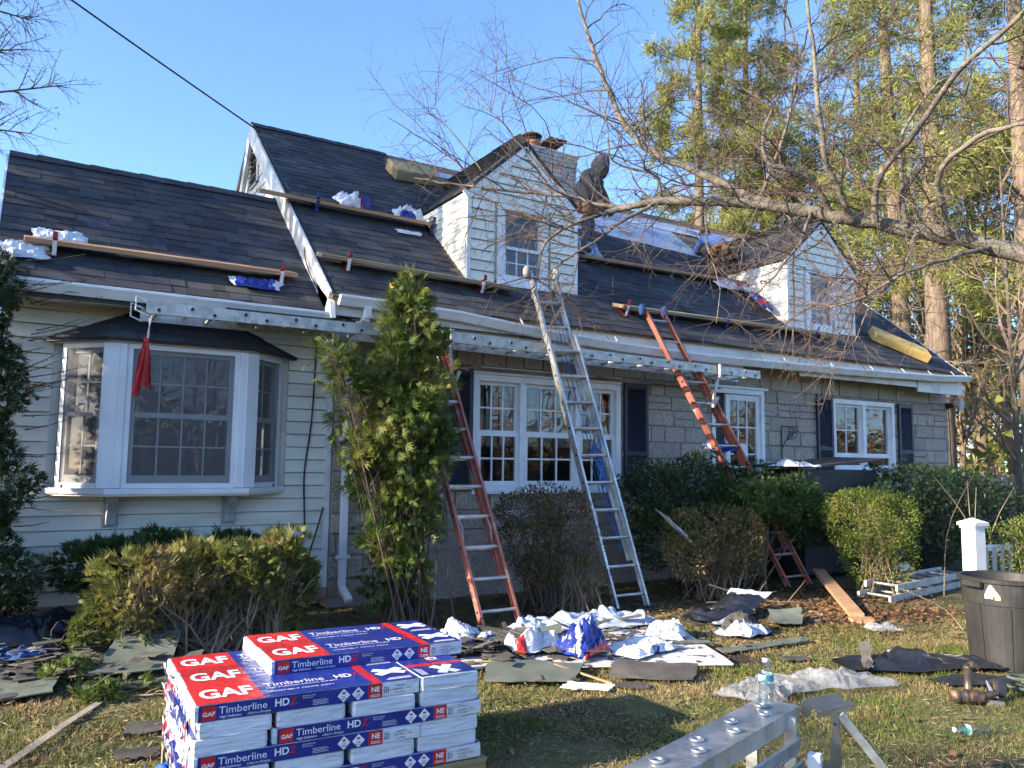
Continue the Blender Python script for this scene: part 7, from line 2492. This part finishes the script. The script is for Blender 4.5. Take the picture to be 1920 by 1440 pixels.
def hand(J, E, base, d, s, par):
    """palm and five bent fingers growing from the wrist joint par"""
    b = Vector(base)
    d = Vector(d).normalized()
    side = d.cross(Vector((0.3, 1, 0.2))).normalized()
    J[s + 'palm'] = (*(b + d * 0.075), 0.034)
    E.append((par, s + 'palm'))
    for k, (o, L_) in enumerate(((-0.032, 0.055), (-0.011, 0.07), (0.011, 0.066), (0.032, 0.05))):
        p1 = b + d * (0.10 + L_ * 0.45) + side * o * 1.2
        p2 = p1 + (d * 0.8 + d.cross(side) * 0.5).normalized() * L_ * 0.55
        J[s + 'f%da' % k] = (*p1, 0.011)
        J[s + 'f%db' % k] = (*p2, 0.009)
        E.append((s + 'palm', s + 'f%da' % k))
        E.append((s + 'f%da' % k, s + 'f%db' % k))
    p1 = b + d * 0.06 + side * -0.055
    J[s + 'tha'] = (*p1, 0.013)
    J[s + 'thb'] = (*(p1 + d * 0.035 + side * -0.012), 0.010)
    E.append((s + 'palm', s + 'tha'))
    E.append((s + 'tha', s + 'thb'))

# standing worker
J = {'pelvis': (0.00, 0.02, 0.74, (0.15, 0.12)), 'waist': (0.00, 0.02, 0.90, (0.15, 0.12)), 'chest': (0.07, 0.0, 1.12, (0.19, 0.15)), 'neck': (0.17, -0.02, 1.28, 0.105), 'head': (0.24, -0.03, 1.38, (0.095, 0.105)), 'crown': (0.275, -0.03, 1.47, (0.08, 0.09)),
     'nose': (0.345, -0.06, 1.38, 0.018),
     'lsh': (-0.02, -0.16, 1.18, 0.085), 'lel': (0.10, -0.22, 0.93, 0.062), 'lwr': (0.24, -0.18, 0.76, 0.042), 'rsh': (0.20, 0.16, 1.18, 0.085), 'rel': (0.33, 0.14, 0.95, 0.06), 'rwr': (0.38, 0.05, 0.76, 0.042),
     'lhip': (-0.05, -0.10, 0.68, 0.105), 'lkn': (0.02, -0.16, 0.40, 0.078), 'lan': (-0.02, -0.14, 0.10, 0.052), 'ltoe': (0.10, -0.05, 0.05, 0.045), 'rhip': (0.04, 0.12, 0.68, 0.105), 'rkn': (0.12, 0.20, 0.50, 0.078), 'ran': (0.10, 0.28, 0.32, 0.052), 'rtoe': (0.20, 0.36, 0.30, 0.045)}
E = [('pelvis', 'waist'), ('waist', 'chest'), ('chest', 'neck'), ('neck', 'head'), ('head', 'crown'), ('head', 'nose'), ('chest', 'lsh'), ('lsh', 'lel'), ('lel', 'lwr'), ('chest', 'rsh'), ('rsh', 'rel'), ('rel', 'rwr'),
     ('pelvis', 'lhip'), ('lhip', 'lkn'), ('lkn', 'lan'), ('lan', 'ltoe'), ('pelvis', 'rhip'), ('rhip', 'rkn'), ('rkn', 'ran'), ('ran', 'rtoe')]
hand(J, E, J['lwr'][:3], (0.4, 0.2, -1), 'l', 'lwr')
hand(J, E, J['rwr'][:3], (0.2, -0.2, -1), 'r', 'rwr')
reg = {k: 0 for k in J}
for k in ('lhip', 'lkn', 'lan', 'rhip', 'rkn', 'ran'):
    reg[k] = 1
for k in ('ltoe', 'rtoe'):
    reg[k] = 2
for k in ('head', 'nose'):
    reg[k] = 3
for k in J:
    if k[0] in 'lr' and (k[1:2] == 'f' or k[1:] in ('palm', 'tha', 'thb')):
        reg[k] = 4
def cl1(W_):
    out = []
    mb = MB()     # hood drawn over the head, open to the front
    vs, fs = [], []
    n = 14
    for i in range(9):
        th_ = PI * (0.04 + 0.80 * i / 8)
        for j in range(n):
            ph = -2.55 + 5.1 * j / (n - 1)
            r = 0.165 * (1 + 0.06 * math.sin(j * 1.7 + i))
            x = -math.cos(ph) * r * math.sin(th_)
            y = math.sin(ph) * r * math.sin(th_)
            z = math.cos(th_) * 0.20 - 0.03
            vs.append(W_(0.245 + x * 0.95 + 0.02 * math.cos(th_), -0.03 + y, 1.40 + z))
    for i in range(8):
        for j in range(n - 1):
            fs.append((i * n + j, i * n + j + 1, (i + 1) * n + j + 1, (i + 1) * n + j))
    mb.add(vs, fs)
    out.append(('hood', mb, M_JACK, True))
    mb = MB()
    mb.lathe([(0.06, 0.075), (0.095, 0.06), (0.112, 0.02), (0.112, -0.01), (0.10, -0.012)], W_(0.27, -0.03, 1.45), 14)
    out.append(('knit_cap', mb, M_HAIR, True))
    mb = MB()     # jacket skirt with folds
    vs, fs = [], []
    n = 22
    for i in range(7):
        f_ = i / 6
        for j in range(n):
            a = 2 * PI * j / n
            fold = 1 + 0.07 * math.sin(a * 5 + f_ * 4) + 0.05 * math.sin(f_ * 14 + j)
            vs.append(W_(0.085 - 0.085 * f_ + 0.205 * fold * math.cos(a), 0.0 + 0.19 * fold * math.sin(a), 1.16 - 0.42 * f_))
    for i in range(6):
        for j in range(n):
            fs.append((i * n + j, i * n + (j + 1) % n, (i + 1) * n + (j + 1) % n, (i + 1) * n + j))
    mb.add(vs, fs)
    out.append(('jacket', mb, M_JACK, True))
    mb = MB()     # tool belt and pouches
    mb.lathe([(0.185, -0.035), (0.195, -0.03), (0.195, 0.03), (0.185, 0.035)], W_(0.0, 0.02, 0.74), 18)
    out.append(('tool_belt', mb, M_TANL, False))
    for q, (r, f_) in enumerate(((0.02, -0.21), (-0.12, -0.15), (0.15, -0.12))):
        mb = MB()
        mb.lathe([(0.05, -0.20), (0.075, -0.17), (0.085, -0.02), (0.07, 0.0)], W_(r, f_, 0.76), 10)
        out.append(('tool_pouch', mb, M_TANL, False))
    return out
person('worker in dark hooded jacket and tan tool belt standing behind the first dormer', on_main(7.12, 9.52, 0.03), J, E, [M_JACK, M_PANT, M_BOOT, M_SKIN, M_GLOVE], reg, cl1)

# crouching worker bent over the underlayment
J = {'pelvis': (0.05, 0.10, 0.45, (0.16, 0.13)), 'waist': (-0.01, 0.20, 0.58, (0.155, 0.12)), 'chest': (-0.09, 0.42, 0.74, (0.19, 0.14)), 'neck': (-0.12, 0.58, 0.82, 0.07), 'head': (-0.13, 0.68, 0.88, (0.09, 0.10)), 'crown': (-0.13, 0.72, 0.96, (0.075, 0.085)), 'nose': (-0.14, 0.79, 0.86, 0.017),
     'lsh': (-0.26, 0.40, 0.72, 0.08), 'lel': (-0.34, 0.56, 0.54, 0.058), 'lwr': (-0.22, 0.76, 0.64, 0.042), 'rsh': (0.10, 0.46, 0.72, 0.08), 'rel': (0.28, 0.58, 0.62, 0.058), 'rwr': (0.30, 0.78, 0.62, 0.042),
     'lhip': (-0.04, 0.08, 0.40, 0.115), 'lkn': (-0.22, 0.34, 0.36, 0.085), 'lan': (-0.16, -0.02, 0.06, 0.055), 'ltoe': (-0.17, -0.10, 0.0, 0.05), 'rhip': (0.15, 0.10, 0.40, 0.115), 'rkn': (0.30, 0.30, 0.30, 0.085), 'ran': (0.20, -0.10, 0.06, 0.055), 'rtoe': (0.20, -0.18, 0.0, 0.05)}
E2 = [e_ for e_ in E if e_[0] in J and e_[1] in J]
hand(J, E2, J['lwr'][:3], (0.2, 0.6, -0.4), 'l', 'lwr')
hand(J, E2, J['rwr'][:3], (-0.1, 0.6, -0.4), 'r', 'rwr')
reg = {k: 0 for k in J}
for k in ('lhip', 'lkn', 'lan', 'rhip', 'rkn', 'ran', 'pelvis'):
    reg[k] = 1
for k in ('ltoe', 'rtoe'):
    reg[k] = 2
for k in ('head', 'crown', 'nose', 'neck'):
    reg[k] = 3
for k in J:
    if k[0] in 'lr' and (k[1:2] == 'f' or k[1:] in ('palm', 'tha', 'thb')):
        reg[k] = 3
def cl2(W_):
    out = []
    mb = MB()
    mb.lathe([(0.05, 0.07), (0.085, 0.055), (0.105, 0.01), (0.102, -0.02)], W_(-0.13, 0.70, 0.93), 14)
    out.append(('knit_cap', mb, M_HAIR, True))
    mb = MB()
    mb.lathe([(0.170, -0.03), (0.182, -0.025), (0.182, 0.025), (0.170, 0.03)], W_(0.03, 0.12, 0.50), 18, M=Matrix.Rotation(-0.35, 3, 'X'))
    out.append(('tool_belt', mb, M_TANL, False))
    for q, (r, f_) in enumerate(((-0.14, 0.02), (0.20, 0.02), (0.03, -0.09))):
        mb = MB()
        mb.lathe([(0.04, -0.17), (0.055, -0.15), (0.066, -0.02), (0.055, 0.0)], W_(r, f_, 0.50), 10)
        out.append(('tool_pouch', mb, M_TANL, False))
    mb = MB()
    mb.lathe([(0.02, -0.12), (0.055, -0.10), (0.062, 0.03), (0.05, 0.10), (0.02, 0.12)], W_(-0.17, -0.12, 0.03), 10, M=Matrix.Rotation(1.3, 3, 'X'))
    out.append(('boot_sole', mb, M_TANL, True))
    return out
person('crouching worker in blue shirt bent over the bare roof near the second dormer', on_main(10.25, 9.72, 0.04), J, E2, [M_BLUS, M_DPANT, M_BOOT, M_SKIN], reg, cl2)
# ---------------------------------------------------------------- grass, leaf litter
M_GRASS = mat('grass_blades', (0.105, 0.150, 0.032), (0.215, 0.205, 0.065), scale=2.6, rough=0.7, isl=0.4, hue=0.02, trans=0.3, c3=(0.34, 0.26, 0.13), scale3=1.3, lo3=0.47, hi3=0.66, spec=0.2)
def lawn(n, xr, yr, hgt, cond):
    x = rng.uniform(*xr, n)
    y = rng.uniform(*yr, n)
    k = cond(x, y) > rng.random(n)
    x, y = x[k], y[k]
    n = len(x)
    z = 0.018 * np.sin(x * 2.1) * 0.0
    P = np.stack([x, y, np.zeros(n) - 0.012], 1)
    clump = 0.6 + 0.8 * (np.sin(x * 3.7 + np.sin(y * 2.9) * 2) * np.sin(y * 4.1 + x) * 0.5 + 0.5)
    h = hgt * rng.uniform(0.45, 1.25, n) * clump
    D = np.stack([rng.normal(0, 0.55, n), rng.normal(0, 0.55, n), np.ones(n)], 1)
    D = unit(D)
    S_ = unit(np.stack([rng.normal(size=n), rng.normal(size=n), np.zeros(n)], 1))
    w = (0.0035 + 0.0012 * y / 3)[:, None] * 0.8
    tip = P + D * h[:, None]
    vv = np.stack([P - S_ * w, P + S_ * w, tip], 1).reshape(-1, 3)
    return vv, np.arange(n * 3).reshape(-1, 3)
def cond(x, y):
    edge = 6.0 + 0.25 * np.sin(x * 2.3) - np.clip((x - 5.5) * 0.45, 0, 1.6)
    c = np.clip((edge - y) * 2.5, 0.0, 1.0)
    patch = 0.55 + 0.45 * np.sin(x * 1.9 + 0.6) * np.sin(y * 2.3 + x * 0.7) + 0.25 * np.sin(x * 7 + y * 3)
    c = c * np.clip(patch + 0.2, 0.42, 1.0)
    onboard = (x > 2.7) & (x < 5.2) & (y > 6.6 - x * 0.44) & (y < 6.4)
    return np.where(onboard, c * 0.06, c)
v1, f1 = lawn(330000, (-0.6, 8.8), (1.6, 6.6), 0.05, cond)
v2, f2 = lawn(45000, (-6.0, 14.0), (-1.0, 6.5), 0.05, cond)
v, f = cat_np([(v1, f1), (v2, f2)])
o = np_mesh('grass', v, f, M_GRASS)
tag(o, 'short patchy winter grass with tan and green blades', 'grass', kind='stuff')
n = 60000
x, y = rng.uniform(-0.6, 8.8, n), rng.uniform(1.6, 6.4, n)
k = np.clip(cond(x, y) + 0.25, 0, 1) > rng.random(n)
x, y = x[k], y[k]
n = len(x)
a = rng.uniform(0, 2 * PI, n)
P = np.stack([x, y, rng.uniform(0.004, 0.022, n)], 1)
v, f = leaves_np(P, np.stack([np.cos(a), np.sin(a), rng.normal(0.0, 0.18, n)], 1), np.tile([0, 0, 1.0], (n, 1)) + rng.normal(0, 0.3, (n, 3)), rng.uniform(0.03, 0.08, n), 0.0035 + 0.0007 * y)
o = np_mesh('dry_thatch', v, f, mat('straw_thatch', (0.30, 0.235, 0.13), (0.20, 0.16, 0.08), scale=3, rough=0.9, isl=0.4, spec=0.2))
tag(o, 'matted straw coloured thatch between the grass blades', 'thatch', kind='stuff')
M_LITTER = mat('fallen_leaves', (0.20, 0.105, 0.05), (0.13, 0.07, 0.035), scale=2.0, rough=0.85, isl=0.5, hue=0.02, trans=0.15, c3=(0.28, 0.19, 0.10), scale3=1.5, spec=0.3)
n = 7700
x = np.concatenate([rng.uniform(-0.5, 9.5, 3500), rng.normal(7.4, 0.9, 3500), rng.uniform(0, 8, 700)])
y = np.concatenate([rng.uniform(5.9, 8.1, 3500), rng.normal(5.5, 0.55, 3500), rng.uniform(2.5, 6, 700)])
P = np.stack([x, y, rng.uniform(0.005, 0.03, n)], 1)
a = rng.uniform(0, 2 * PI, n)
D = np.stack([np.cos(a), np.sin(a), rng.normal(0.15, 0.25, n)], 1)
v, f = leaves_np(P, D, np.tile([0, 0, 1.0], (n, 1)) + rng.normal(0, 0.3, (n, 3)), rng.uniform(0.03, 0.08, n), rng.uniform(0.02, 0.05, n))
o = np_mesh('leaf_litter', v, f, M_LITTER)
tag(o, 'dry brown fallen leaves scattered over beds and lawn', 'leaves', kind='stuff')
n = 6000
P = np.stack([rng.uniform(-0.5, 9, n), rng.uniform(5.9, 8.2, n), rng.uniform(0.0, 0.02, n)], 1)
a = rng.uniform(0, 2 * PI, n)
v, f = leaves_np(P, np.stack([np.cos(a), np.sin(a), rng.normal(0.05, 0.15, n)], 1), np.tile([0, 0, 1.0], (n, 1)) + rng.normal(0, 0.2, (n, 3)), rng.uniform(0.04, 0.14, n), rng.uniform(0.006, 0.014, n))
o = np_mesh('bark_mulch', v, f, mat('dark_mulch', (0.035, 0.025, 0.018), (0.06, 0.042, 0.03), scale=4, rough=0.95, isl=0.5))
tag(o, 'dark mulch and twigs in the planting bed along the house', 'mulch', kind='stuff')
